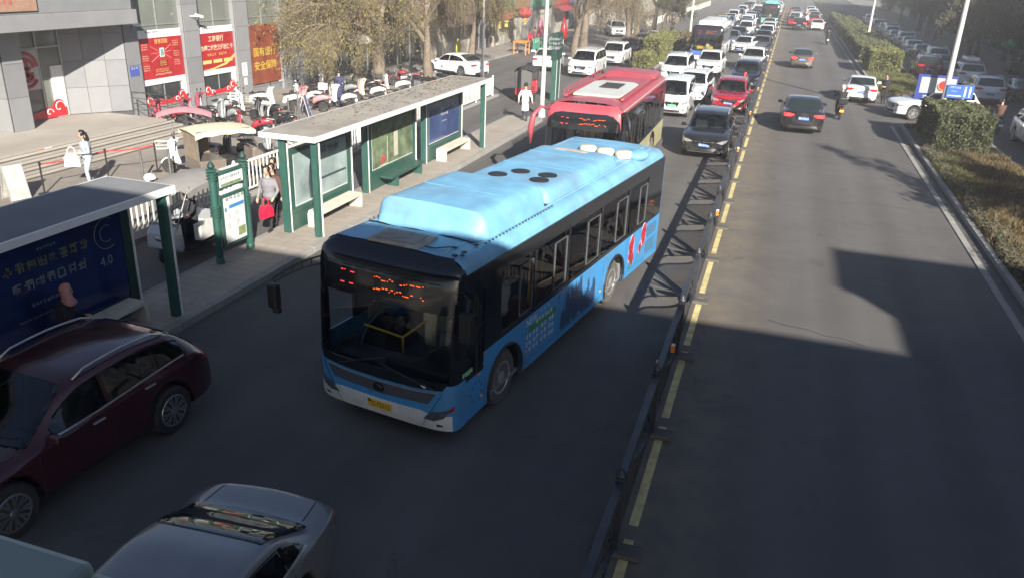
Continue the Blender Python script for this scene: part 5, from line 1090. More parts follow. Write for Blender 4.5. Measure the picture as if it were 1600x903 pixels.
def bus(name, label, loc, rz, L=10.1, C=None, Wd=2.5, H=2.95, s_f=1.75, s_r=6.9, hero=False, sign='16', skirt=1.30, group=None):
    o = thing(name, label, 'bus', loc, rz, group); hw = Wd/2; body, low = C['body'], C.get('low', C['body']); roof = C.get('roof', body)
    rw, ra = .49, .60
    def side_poly(top, drv):
        P = [(-.40, .30)]
        for sx in (s_f, s_r):
            P += [(-sx+ra*math.cos(a), .50+ra*math.sin(a)) for a in [R(-18)+(R(216))*k/14 for k in range(15)]]
        # arches open downwards: clip to the skirt line
        P = [(x, max(z, .30)) for x, z in P] + [(-L+.10, .30), (-L+.10, top)]
        P += [(-1.35, top), (-1.12, top-.02), (-1.0, drv), (-.40, drv)] if drv < top else [(-.40, top)]
        return P
    MB().box(-L+.2, -1.4, -hw+.035, -hw+.06, 1.13, skirt+.06).box(-L+.2, -1.1, hw-.06, hw-.035, 1.13, skirt+.06).box(-1.1, -.5, -hw+.035, -hw+.06, .42, 1.0).build('inner_wall', M_int, o)
    # --- sides
    panes = [(1.55, 2.76), (2.86, 4.2), (4.3, 5.86), (5.96, 7.5), (7.6, 8.86)] if L < 10.6 else [(1.55, 2.9), (3.0, 4.4), (4.5, 5.9), (6.0, 7.4), (7.5, 8.9), (9.0, 10.4)]
    zb_, zt_ = skirt+.08, 2.46
    for sy in (1, -1):
        y0 = sy*hw; yi = sy*(hw-.03)
        poly = side_poly(skirt, 1.0 if sy > 0 else skirt)
        MB().prism(poly, y0, yi, 'y').build('lower_side', low, o)
        f = MB(); ye, yf = sy*(hw-.006), sy*(hw-.05)
        a0, a1 = min(ye, yf), max(ye, yf)
        f.box(-L+.10, -1.02, a0, a1, zt_, 2.74); f.box(-L+.10, -1.02, a0, a1, skirt, zb_)
        edges = [1.02] + [e for p in panes for e in p] + [L-.10]
        for k in range(0, len(edges), 2): f.box(-edges[k+1], -edges[k], a0, a1, zb_, zt_)
        if sy > 0: f.box(-1.02, -.40, a0, a1, 2.36, 2.74); f.box(-.5, -.40, a0, a1, 1.0, 2.36); f.box(-1.02, -.5, a0, a1, 1.0, 1.06)
        else: f.box(-1.6, -1.35, a0, a1, .3, skirt) if False else None
        f.build('window_frame', M_bmask, o)
        for i, (s0, s1) in enumerate(panes):
            g = MB(); yy = sy*(hw-.02); g.add([(-s0, yy, zb_), (-s1, yy, zb_), (-s1, yy, zt_), (-s0, yy, zt_)], [(0,1,2,3)])
            p = g.build('side_window', G_bus, o)
            q = MB(); yo = sy*(hw+.004)
            t0, t1 = lerp(s0, s1, .55), s1-.06; zz0, zz1 = zb_+.05, zt_-.12; e = .013
            for bx in ((t0, t1, zz0, zz0+e), (t0, t1, zz1-e, zz1), (t0, t0+e, zz0, zz1), (t1-e, t1, zz0, zz1)): q.box(-bx[1], -bx[0], min(yo, yy), max(yo, yy), bx[2], bx[3])
            q.build('sliding_frame', C.get('frame', M_frame), p)
        if sy > 0:
            g = MB(); g.add([(-.5, hw-.02, 1.06), (-1.02, hw-.02, 1.06), (-1.02, hw-.02, 2.36), (-.5, hw-.02, 2.36)], [(0,1,2,3)]); p = g.build('driver_window', G_wind, o)
            MB().box(-.79, -.76, hw-.03, hw+.004, 1.06, 2.36).box(-1.02, -.5, hw-.03, hw+.003, 1.80, 1.825).build('window_bar', M_black, p)
        else:
            g = MB(); g.add([(-.5, yi, .42), (-1.3, yi, .42), (-1.3, yi, 2.36), (-.5, yi, 2.36)], [(0,1,2,3)])
    # --- roof shell
    prof = [(hw-.008, 2.70)] + [(hw-.03-.22*(1-math.cos(a)), 2.74+.21*math.sin(a)) for a in [R(90)*k/6 for k in range(7)]] + [(.6, H+.03), (0, H+.045)]
    prof = [(-y, z) for y, z in prof] + [(y, z) for y, z in prof[-2::-1]]
    xs = [-.42, -1.2, -2.5, -4, -6, -8, -L+.35, -L+.15, -L+.04]; rows = []
    for x in xs:
        k = 0 if x > -L+.2 else (.035 if x > -L+.1 else .11)
        rows.append([(x, y*(1-k*.35), z-k*(1 if z > 2.8 else .2)) for y, z in prof])
    MB().grid(rows).build('roof', roof, o, smooth=50)
    # --- rear
    rb = MB(); rb.box(-L, -L+.12, -hw+.015, hw-.015, .32, 2.72); rb.build('rear_panel', body, o, bevel=.05)
    MB().box(-L-.012, -L+.02, -hw+.2, hw-.2, 1.5, 2.55).build('rear_window', M_bmask, o)
    for sy in (1, -1): MB().box(-L-.02, -L+.02, sy*(hw-.12)-.07, sy*(hw-.12)+.07, .8, 1.4).build('taillight', M_red, o)
    # --- front shell
    def Dz(z): return interp(z, [(.28, .40), (.5, .44), (1.0, .45), (1.6, .42), (2.2, .37), (2.55, .32), (2.78, .24), (2.88, .15), (2.95, .02)])
    def F(ph, z):
        c_, s_ = math.cos(ph), math.sin(ph)
        wy = hw - (0 if z < 2.6 else .03*(z-2.6)/.35 + .2*sstep(z, 2.72, 2.98)**2)
        return (-.45 + Dz(z)*abs(c_)**.40, wy*math.copysign(abs(s_)**.52, s_), z)
    def strip(z0, z1, nz, p0=-90, p1=90, n=36):
        return [[F(R(lerp(p0, p1, j/n)), lerp(z0, z1, i/nz)) for j in range(n+1)] for i in range(nz+1)]
    A = MB().grid(strip(.28, 1.08, 6)); A.build('front_lower', low, o, smooth=60)
    PW = 62
    Bp = MB()
    for p0, p1 in ((-90, -PW), (PW, 90)): Bp.grid(strip(1.08, 2.2, 5, p0, p1, 8))
    Bp.grid(strip(2.2, 2.72, 5)); nb = len(Bp.f); Bp.grid(strip(2.72, 2.97, 5), mi=1); Bp.build('front_mask', [M_bmask, C.get('brow', M_bmask)], o, smooth=60)
    Wn = MB().grid(strip(1.08, 2.2, 6, -PW, PW, 28)); ws = Wn.build('windscreen', G_wind, o, smooth=60)
    bvf = BVHTree.FromPolygons([Vector(v) for v in A.v+Bp.v+Wn.v], A.f + [tuple(i+len(A.v) for i in f) for f in Bp.f] + [tuple(i+len(A.v)+len(Bp.v) for i in f) for f in Wn.f])
    def D(nm, poly, m, lift=.01, N=(1, 0, 0), step=.07, par=o):
        return link(nm, bm_mesh(nm, decal(bvf, poly, (0, 0, 0), (0, 1, 0), (0, 0, 1), Vector(N).normalized(), lift, step), m), par)
    dk = [(-1.16, 1.13), (-1.08, 1.0), (-.6, .965), (0, .95), (.6, .965), (1.08, 1.0), (1.16, 1.13)]
    D('lower_mask', dk, M_bmask, .012)
    D('bumper', [(-1.2, .29), (1.2, .29), (1.2, .56), (.95, .55), (.72, .60), (0, .58), (-.72, .60), (-.95, .55), (-1.2, .56)], C.get('bumper', M_bwhite), .012)
    if hero:
        D('grey_panel', [(-.86, .74), (0, .70), (.86, .74), (1.0, .955), (.5, .915), (0, .905), (-.5, .915), (-1.0, .955)], M_grey, .016)
        D('panel_trim', [(-1.0, .945), (-.5, .905), (0, .895), (.5, .905), (1.0, .945), (1.0, .965), (.5, .925), (0, .915), (-.5, .925), (-1.0, .965)], M_sil, .022)
        e = D('emblem', [(.10*math.cos(k*math.pi/8), .80+.075*math.sin(k*math.pi/8)) for k in range(16)], M_gloss, .03)
        for r0 in (.03, .055): D('emblem_arc', [((r0+.014*q)*math.cos(t), .785+(r0+.014*q)*math.sin(t)) for q, ks in ((0, range(7)), (1, range(6, -1, -1))) for t in [R(20)+R(100)*k/6 for k in ks]], M_chrome, .036, par=e, step=.03)
        for sy in (1, -1):
            a = [(sy*.74, .31), (sy*.735, .31), (sy*1.075, .95), (sy*1.08, .95)]
            D('panel_seam', a[::sy], M_black, .018)
            D('gas_sticker', [(.80, 1.0), (.86, 1.03), (.80, 1.06), (.74, 1.03)], M_ink_w, .02) if sy > 0 else None
            D('tow_cover', [(sy*.98, .36), (sy*1.08, .37), (sy*1.08, .40), (sy*.99, .41)][::sy], M_black, .018)
    for sy in (1, -1):
        h_ = D('headlight', [(sy*.78, .47), (sy*.95, .46), (sy*1.10, .53), (sy*1.215, .70), (sy*1.05, .64), (sy*.88, .60)][::sy], M_grey if hero else M_lamp, .02)
        if hero:
            for yy, zz, rr in ((.89, .53, .05), (.99, .565, .045), (1.075, .605, .04)):
                D('lamp_bulb', [(sy*yy+rr*math.cos(k*math.pi/4), zz+rr*math.sin(k*math.pi/4)) for k in range(8)], M_chrome, .03, par=h_, step=.04)
            D('turn_lamp', [(sy*1.17, .63), (sy*1.225, .66), (sy*1.225, .74), (sy*1.19, .70)][::sy], M_red, .028, par=h_)
    p = D('license_plate', [(-.22, .40), (.22, .40), (.22, .54), (-.22, .54)], M_plate_y if C.get('plate') != 'g' else M_plate_g, .02)
    px = bvf.ray_cast(Vector((3, 0, .47)), Vector((-1, 0, 0)), 9)[0].x + .026
    if hero:
        glyphs(1, .09, M_ink_k, p, (px, -.17, .515), (0, 0, R(90)), 3)
        text('C F2512', .115, M_ink_k, p, (px, .025, .47), (R(90), 0, R(90)), sx=.85)
    # destination sign
    sg = D('destination_sign', [(-1.02, 2.30), (1.02, 2.30), (1.02, 2.64), (-1.02, 2.64)], M_gloss, .008)
    def on_front(y, z, lift): 
        h = bvf.ray_cast(Vector((3, y, z)), Vector((-1, 0, 0)), 9)[0]; return h.x+lift
    g_ = random.Random(5); lm = MB(); lo_ = MB()
    for row in (2.53, 2.38):
        for y0_, y1_, mb_ in ((-.72, -.48, lm), (-.12, .72, lo_)):
            y = y0_
            while y < y1_:
                l_ = g_.choice((.02, .035, .05, .09)); zz = row+g_.uniform(-.02, .03)
                if g_.random() < .8: x_ = on_front(y, zz, .016); mb_.add([(x_, y, zz), (x_, y+l_*.8, zz), (x_, y+l_*.8, zz+.015), (x_, y, zz+.015)], [(0,1,2,3)])
                y += l_+.012
    lm.build('led_text', M_ledr, sg, fix=False); lo_.build('led_text', M_ledo, sg, fix=False)
    # wipers
    for y0_, y1_ in ((-.75, .12), (.95, .05)):
        pts = [Vector((on_front(lerp(y0_, y1_, k/5), lerp(1.02, 1.34 if y0_ < 0 else 1.22, k/5), .03), lerp(y0_, y1_, k/5), lerp(1.02, 1.34 if y0_ < 0 else 1.22, k/5))) for k in range(6)]
        MB().tube(pts, .012, 5).build('wiper', M_black, o)
    # wheels
    tp = [(rw*.55, -.14), (rw*.9, -.145), (rw, -.1), (rw, .1), (rw*.9, .145), (rw*.55, .14)]
    ty = MB().lathe(tp, 28, M=Matrix.Rotation(R(90), 4, 'X')).mesh('bus_tyre', C.get('tyre', M_tyre), smooth=35)
    rm = MB(); rm.T = Matrix.Rotation(R(90), 4, 'X')
    rm.lathe([(rw*.57, .10), (rw*.60, .15), (rw*.53, .15), (rw*.46, .08), (rw*.30, .06), (rw*.28, .12), (rw*.16, .16), (.01, .165)], 24)
    for k in range(8): rm.cyl((rw*.40*math.cos(k*.785), rw*.40*math.sin(k*.785), .06), (rw*.40*math.cos(k*.785), rw*.40*math.sin(k*.785), .1), .02, n=6)
    rmm = rm.mesh('bus_rim', M_sil, smooth=35)
    for sx in (s_f, s_r):
        for sy in (1, -1):
            q = link('wheel', ty, o); q.location = (-sx, sy*(hw-.20), rw); q.rotation_euler = (0, 0, math.pi if sy > 0 else 0); link('rim', rmm, q)
            wa = MB(); 
            pts = [(-sx+(ra+.0)*math.cos(a), sy*(hw+.012), .50+ra*math.sin(a)) for a in [R(-18)+R(216)*k/14 for k in range(15)]]
            wa.tube(pts, .028, 6); wa.build('wheel_arch', M_black, o)
        for sy in (1, -1):
            arc = [(-sx+.575*math.cos(a), .50+.575*math.sin(a)) for a in [R(-18)+R(216)*k/14 for k in range(15)]]
            hs_ = MB().grid([[(x, sy*(hw-.03), z) for x, z in arc], [(x, sy*(hw-.45), z) for x, z in arc]]); hs_.add([(x, sy*(hw-.45), z) for x, z in arc], [tuple(range(15))]); hs_.build('wheel_housing', M_black, o)
    # interior
    MB().box(-L+.15, -.45, -hw+.05, hw-.05, .36, .42).box(-L+.15, -7.4, -hw+.05, hw-.05, .42, .75).build('floor', M_floor, o)
    MB().box(-.75, -.30, -hw+.15, hw-.15, .45, 1.02).box(-.55, -.28, -.1, hw-.2, 1.0, 1.16).build('dashboard', M_black, o, bevel=.04)
    if hero or L > 8:
        st = MB().lathe([(.20, -.015), (.235, 0), (.20, .015), (.19, 0)], 18); st.cb((0, 0, 0), (.38, .04, .02)); st.cyl((0, 0, 0), (0, 0, -.3), .03)
        q = st.build('steering_wheel', M_black, o); q.location = (-.72, .62, 1.12); q.rotation_euler = (0, R(32), 0)
        MB().box(-1.45, -.98, .38, .88, .78, .9).box(-1.5, -1.38, .38, .88, .9, 1.55).box(-1.48, -1.38, .5, .76, 1.55, 1.75).build('driver_seat', M_floor, o, bevel=.05)
        MB().box(-1.66, -1.62, -.02, hw-.06, .45, 1.5).build('cab_partition', M_int, o)
        poles = MB()
        for sx, y in ((2.1, -.35), (3.6, .35), (3.6, -.35), (5.1, .35), (5.1, -.4), (6.4, .3), (7.6, -.3), (7.6, .3), (1.75, 0.0)): poles.cyl((-sx, y, .42), (-sx, y, 2.75), .022, n=8)
        for y in (.42, -.42): poles.cyl((-1.7, y, 2.3), (-L+1.0, y, 2.3), .018, n=6)
        poles.cyl((-.95, -.95, 1.25), (-.95, -.2, 1.2), .02, n=8); poles.cyl((-.95, -.2, .5), (-.95, -.2, 1.2), .02, n=8); poles.cyl((-.95, -.2, 1.2), (-1.5, .0, 1.4), .02, n=8); poles.cyl((-1.5, 0, .5), (-1.5, 0, 2.0), .025, n=8)
        poles.cyl((-3.9, hw-.08, 1.55), (-4.9, hw-.08, 1.55), .02, n=8); poles.tube([(-3.3, .9, 1.2), (-3.3, .9, 2.15), (-3.6, .9, 2.2)], .022, 8)
        poles.cyl((-5.2, hw-.1, 1.62), (-7.4, hw-.1, 1.62), .018, n=8)
        poles.build('handrail', M_yel, o, smooth=50)
        MB().box(-1.50, -1.44, -.10, .12, .9, 1.62).box(-1.46, -1.40, -.10, .1, 1.3, 1.6).build('fare_box', M_cream, o, bevel=.02)
        sm = MB().box(-.20, .22, -.2, .2, .40, .46); sm.cb((-.2, 0, .72), (.05, .40, .56), 0, Matrix.Rotation(R(-10), 3, 'Y'))
        sme = sm.mesh('passenger_seat', M_seat, bevel=.04)
        for k, (sx, y) in enumerate([(2.7, .85), (3.5, .85), (4.6, .85), (5.5, .85), (5.5, .42), (7.0, .85), (7.9, .85), (7.9, .42), (2.6, -.85), (3.9, -.85), (5.6, -.85), (7.0, -.85), (8.8, .8), (8.8, .3), (8.8, -.3), (8.8, -.8)]):
            if sx < L-1.2: q = link('passenger_seat', sme, o); q.location = (-sx, y, .42 if sx < 6.2 else .72)
    return o, D
def busmat(name, c, dirt=.2): return mat('bus_'+name, c, .3, 0, .55, .06, 2.0, dirt=dirt)
BLUE = busmat('blue', (.055, .29, .62), .3); ROOFB = mat('bus_roof_blue', (.165, .39, .59), .55, 0, .1, .2, 2.4, dirt=.42)
# hero: blue city bus
th = R(9.0)
_rt = Vector((math.sin(th), math.cos(th), 0)); _nn = Vector((math.cos(th), -math.sin(th), 0)); _cor = Vector((-3.90, 9.92, 0))
_front = _cor - _nn*1.30 - _rt*.24
heroang = math.atan2(-_rt.y, -_rt.x)
bb, D = bus('city_bus', 'light blue city bus with rooftop pod and black windscreen mask, pulling past the stop', _front, heroang, 10.1, dict(body=BLUE, roof=ROOFB, tyre=mat('dusty_tyre', (.10, .092, .085), .95, var=.25, scale=8)), hero=True)
HB = bb; bb.scale = (1.012, 1.04, 1.01)
def pod(par, name, s0, s1, y0, y1, z0, z1, r, m, fr=.35, re=.25):
    """rounded roof pod: stations along x, arched section"""
    rows = []; yc, hy = (y0+y1)/2, (y1-y0)/2
    ts = [0, .15, .35, .6, .8, .92, 1.0]; S_ = [s0+fr*t for t in ts] + [lerp(s0+fr, s1-re, k/6) for k in range(1, 6)] + [s1-re*t for t in reversed(ts)]
    us = [-1, -.985, -.95, -.9, -.84, -.76, -.6, -.3, 0, .3, .6, .76, .84, .9, .95, .985, 1]
    hs = [0, .30, .62, .80, .91, .975, .99, 1, 1.01, 1, .99, .975, .91, .80, .62, .30, 0]
    for s in S_:
        f = min(1, (s-s0)/fr); g = min(1, (s1-s)/re); q = min(1, min(f, g)*1.06); q = q if q < .8 else .8+.2*math.sin((q-.8)/.2*math.pi/2)
        rows.append([(-s, yc+(hy-(1-q)*.16)*u*(1-.0*q), z0+(z1-z0)*min(q, 1)*e) for u, e in zip(us, hs)])
    return MB().grid(rows).build(name, m, par, smooth=50)
p = pod(bb, 'roof_pod', 1.22, 3.8, -1.0, 1.02, 2.96, 3.38, .2, ROOFB, .30, .3)
sm = MB(); sm.tube([(-1.2, lerp(-.98, 1.0, k/14), 2.985+.012*math.sin(k*1.3)) for k in range(15)], .012, 5); sm.build('pod_seam', M_black, p)
p = pod(bb, 'rear_roof_pod', 3.7, 7.75, -.92, .95, 2.96, 3.22, .2, ROOFB, .25, .5)
for s, y in ((4.3, -.30), (4.75, -.05), (4.78, .50), (4.36, .52)):
    fn = MB().lathe([(.18, 3.2), (.18, 3.235), (.15, 3.24), (.04, 3.232)], 20); fn.T = Matrix(); q = fn.build('roof_fan', M_black, p, smooth=30); q.location = (-s, y, 0)
for s, y, in ((8.35, -.08), (8.3, .36), (8.28, .8)):
    q = MB().lathe([(.19, 0), (.20, .05), (.19, .1), (.15, .135), (.02, .14)], 20).build('vent_dome', M_cream, bb, smooth=40); q.location = (-s, y-.02, 2.97)
q = MB().ell((0, 0, 0), (.36, .24, .13), 20, 10).build('vent_cowl', ROOFB, bb, smooth=True); q.location = (-8.55, 1.02, 3.0)
hb = MB().box(-1.02, -.42, -.42, .46, 2.975, 3.02).build('roof_hatch', mat('hatch_beige', (.40, .36, .30), .8, dirt=.5, var=.25), bb, bevel=.015); hb.rotation_euler = (0, 0, R(3))
MB().box(-.95, -.50, -.34, .34, 3.02, 3.035).cb((-.75, -.05, 3.038), (.3, .36, .01), 0, Matrix.Rotation(.4, 3, 'Z')).build('hatch_lid', mat('hatch_grey', (.30, .28, .25), .85, dirt=.4), hb, bevel=.006)
for y in (.98, -.98, .80): MB().box(-9.6, -.55, y-.012, y+.012, 2.93, 2.975 if abs(y) < .9 else 2.955).build('roof_seam', mat('seam_pale', (.28, .50, .68), .5), bb)
MB().tube([(-.6, .45, 3.0), (-.62, .6, 2.995), (-.75, .72, 2.995), (-.8, .8, 3.0)], .009, 5).build('roof_cable', M_black, bb)
for x, y in ((-.55, .98), (-.62, 1.06), (-.75, 1.02), (-.85, .8), (-3.7, .95), (-1.15, 1.0)): MB().cb((x, y, 2.98), (.07, .05, .02), 0, Matrix.Rotation(x*9, 3, 'Z')).build('roof_bracket', M_black, bb)
# roof scuff and print on the side
MB().box(-7.22, -7.05, -.35, .35, 3.219, 3.226).build('roof_scuff', mat('scuff', (.48, .40, .32), .8, var=.4, scale=4), bb)
HW = 1.253
def side_text(s, x, z, size, m, **k): return text(s, size, m, bb, (-x, HW, z), (R(90), 0, R(180)), **k)
M_mural = mat('mural_navy', (.03, .07, .16), .35, coat=.5, var=.3, scale=5)
M_wink = mat('print_white', (.72, .75, .76), .45, var=.1); M_gink = mat('print_green', (.03, .25, .08), .45, var=.1)
side_text('NEW', 2.72, 1.18, .19, M_wink)
MB().box(-3.75, -2.62, 1.2525, 1.2535, .97, 1.1).build('green_badge', M_gink, bb)
glyphs(6, .10, M_wink, bb, (-3.25, HW+.004, 1.085), (0, 0, R(180)), 4, 1.25)
glyphs(3, .06, M_wink, bb, (-3.3, HW, 1.23), (0, 0, R(180)), 9, 2.4)
for k, xx in enumerate((2.62, 2.92, 3.25, 3.58)):
    for j in range(3): glyphs(2, .105, M_wink, bb, (-xx, HW, .92-.145*j), (0, 0, R(180)), 20+k*5+j, 1.2)
mm = MB(); g_ = random.Random(3)
for k in range(26):
    s = 4.05+k*.066; h = .25+.3*g_.random()+(.2 if 4.2 < s < 5.0 else 0); z_ = .42+.12*g_.random(); n = 6
    P = [(-s-.05+g_.uniform(-.02, .02), z_), (-s+.05, z_+.02), (-s+.045, z_+h*.5), (-s+.03+g_.uniform(-.02, .02), z_+h), (-s, z_+h+.06), (-s-.04, z_+h*.8)]
    mm.add([(x, HW+.0004*k, z) for x, z in P], [tuple(range(6))])
mm.build('mural', M_mural, bb, fix=False)
M_rose = mat('print_rose', (.55, .03, .05), .4, coat=.4, var=.35, scale=18); M_rose2 = mat('print_rose_dark', (.24, .01, .03), .4, coat=.4); M_leaf2 = mat('print_leaf', (.03, .22, .12), .4, coat=.4, var=.3)
for s, z, r_ in ((7.98, 1.0, .23), (8.08, .66, .13), (8.82, 1.08, .23), (8.6, .8, .12), (7.9, .78, .12)):
    f = MB(); n = 14; f.add([(-s+r_*(1+.12*math.cos(k*5))*math.cos(2*math.pi*k/n)*.75, HW, z+r_*(1+.12*math.cos(k*5))*math.sin(2*math.pi*k/n)*1.2) for k in range(n)], [tuple(range(n))])
    for j in range(4):
        rr = r_*(.75-.17*j); f.add([(-s+.02*j-.03+rr*math.cos(2*math.pi*k/9+j)*.7, HW+.001+.0007*j, z+.02*j+rr*math.sin(2*math.pi*k/9+j)) for k in range(9)], [tuple(range(9))], (j+1) % 2)
    f.add([(-s+r_*1.04*math.cos(2*math.pi*k/12)*.78, HW-.001, z+r_*1.04*math.sin(2*math.pi*k/12)*1.22) for k in range(12)], [tuple(range(12))], 2)
    f.build('rose_print', [M_rose, M_rose2, M_wink], bb, fix=False)
lf = MB()
for s0, z0_, s1, z1_ in ((8.0, .38, 8.0, .85), (8.12, .45, 8.05, .7), (8.5, .45, 8.85, .9), (8.3, .42, 8.55, .75), (7.9, .4, 7.85, .62), (8.65, .6, 8.7, .85)):
    d = Vector((s1-s0, 0, z1_-z0_)); pnt = Vector((-d.z, 0, d.x)).normalized()*.045
    a_, c_ = Vector((-s0, HW, z0_)), Vector((-s1, HW, z1_)); md = (a_+c_)/2
    lf.add([a_, md+pnt, c_, md-pnt], [(0,1,2,3)])
lf.build('leaf_print', M_leaf2, bb, fix=False)
for s0, s1, z0_, z1_ in ((8.98, 9.75, .92, 1.2), (8.98, 9.7, .5, .82)):
    v_ = MB(); v_.box(-s1, -s0, 1.25, 1.256, z0_, z1_)
    for k in range(6): v_.box(-s1+.02, -s0-.02, 1.256, 1.264, z0_+.02+k*(z1_-z0_)/6.3, z0_+.035+k*(z1_-z0_)/6.3)
    v_.build('engine_vent', mat('vent_blue', (.06, .16, .28), .6), bb)
for s, z in ((.85, .98), (.95, .55), (2.55, .62), (6.1, .55)): MB().ell((-s, HW, z), (.045, .012, .025), 8, 6).build('side_marker', M_amber, bb)
cr = MB()
for k in range(9):
    a = k*.7; cr.add([(-.78+.17*math.cos(a)+dx, HW, .70+.17*math.sin(a)+dz) for dx, dz in ((-.02, -.03), (.02, -.02), (.015, .03), (-.015, .03))], [(0,1,2,3)])
cr.build('ring_print', M_mural, bb, fix=False)
st_ = MB()
for k in range(5): st_.add([(-.34-.06*k, HW+.002*(k % 2), 1.12+.02*math.sin(k*2)), (-.40-.06*k, HW+.002*(k % 2), 1.12), (-.40-.06*k, HW+.002*(k % 2), 1.19), (-.35-.06*k, HW+.002*(k % 2), 1.21)], [(0,1,2,3)])
st_.build('window_sticker', mat('sticker_green', (.30, .55, .30), .5, var=.5, scale=20), bb, fix=False)
# mirrors: lattice arm on the kerb side, plain mirror by the driver
ar = MB(); a0, a1 = Vector((-.25, -1.2, 2.62)), Vector((.20, -1.76, 2.28))
up = [a0.lerp(a1, k/5)+Vector((0, 0, .05*math.sin(k/5*3.1))) for k in range(6)]; dn = [p_-Vector((0, 0, .13-.012*k)) for k, p_ in enumerate(up)]
ar.tube(up, .014, 6); ar.tube(dn, .014, 6)
for k in range(6): ar.cyl(up[k], dn[k], .011, n=5)
ar.build('mirror_arm', M_black, bb); mr = MB().cb((.21, -1.77, 1.98), (.13, .18, .40)).cb((.19, -1.75, 1.74), (.10, .14, .10)); mr.build('mirror', M_black, bb, bevel=.04)
ar = MB().tube([(-.35, 1.24, 2.5), (-.2, 1.42, 2.5), (-.12, 1.44, 2.35)], .02, 6); ar.cb((-.12, 1.44, 2.1), (.12, .2, .44)); ar.build('driver_mirror', M_black, bb)

sv = MB()
for s in (1.05, 2.5, 3.9, 4.15, 5.2, 6.2, 7.6, 8.9):
    sv.box(-s-.004, -s+.004, 1.2505, 1.2515, .32, 1.28)
sv.box(-9.9, -7.6, 1.2505, 1.2515, .44, .447).box(-6.2, -2.5, 1.2505, 1.2515, .44, .447)
sv.build('body_seam', mat('seam_dark', (.02, .07, .15), .6), bb)
for s, z, a, b_ in ((4.6, .82, .22, .15), (3.1, .36, .3, .05)): MB().box(-s-a, -s+a, 1.2505, 1.2535, z-b_, z+b_).build('service_flap', BLUE, bb, bevel=.001)

for s, z, y in ((2.5, 3.385, .78), (5.4, 3.222, .74), (6.6, 3.222, .74)): MB().box(-s-.008, -s+.008, -y, y, z-.01, z+.006).build('pod_joint', mat('seam_pale2', (.12, .30, .45), .6), bb)
rv = MB()
for k in range(22):
    for y in (-1.04, 1.08): rv.cyl((-1.3-.115*k, y, 2.955), (-1.3-.115*k, y, 2.985), .014, n=6)
tag(rv.build('rivet', M_grey, bb), kind='stuff')
for s in (9.2, 9.6): MB().box(-s-.006, -s+.006, -.95, .95, 2.99, 3.0).build('roof_seam', mat('seam_pale2', (.12, .30, .45), .6), bb)
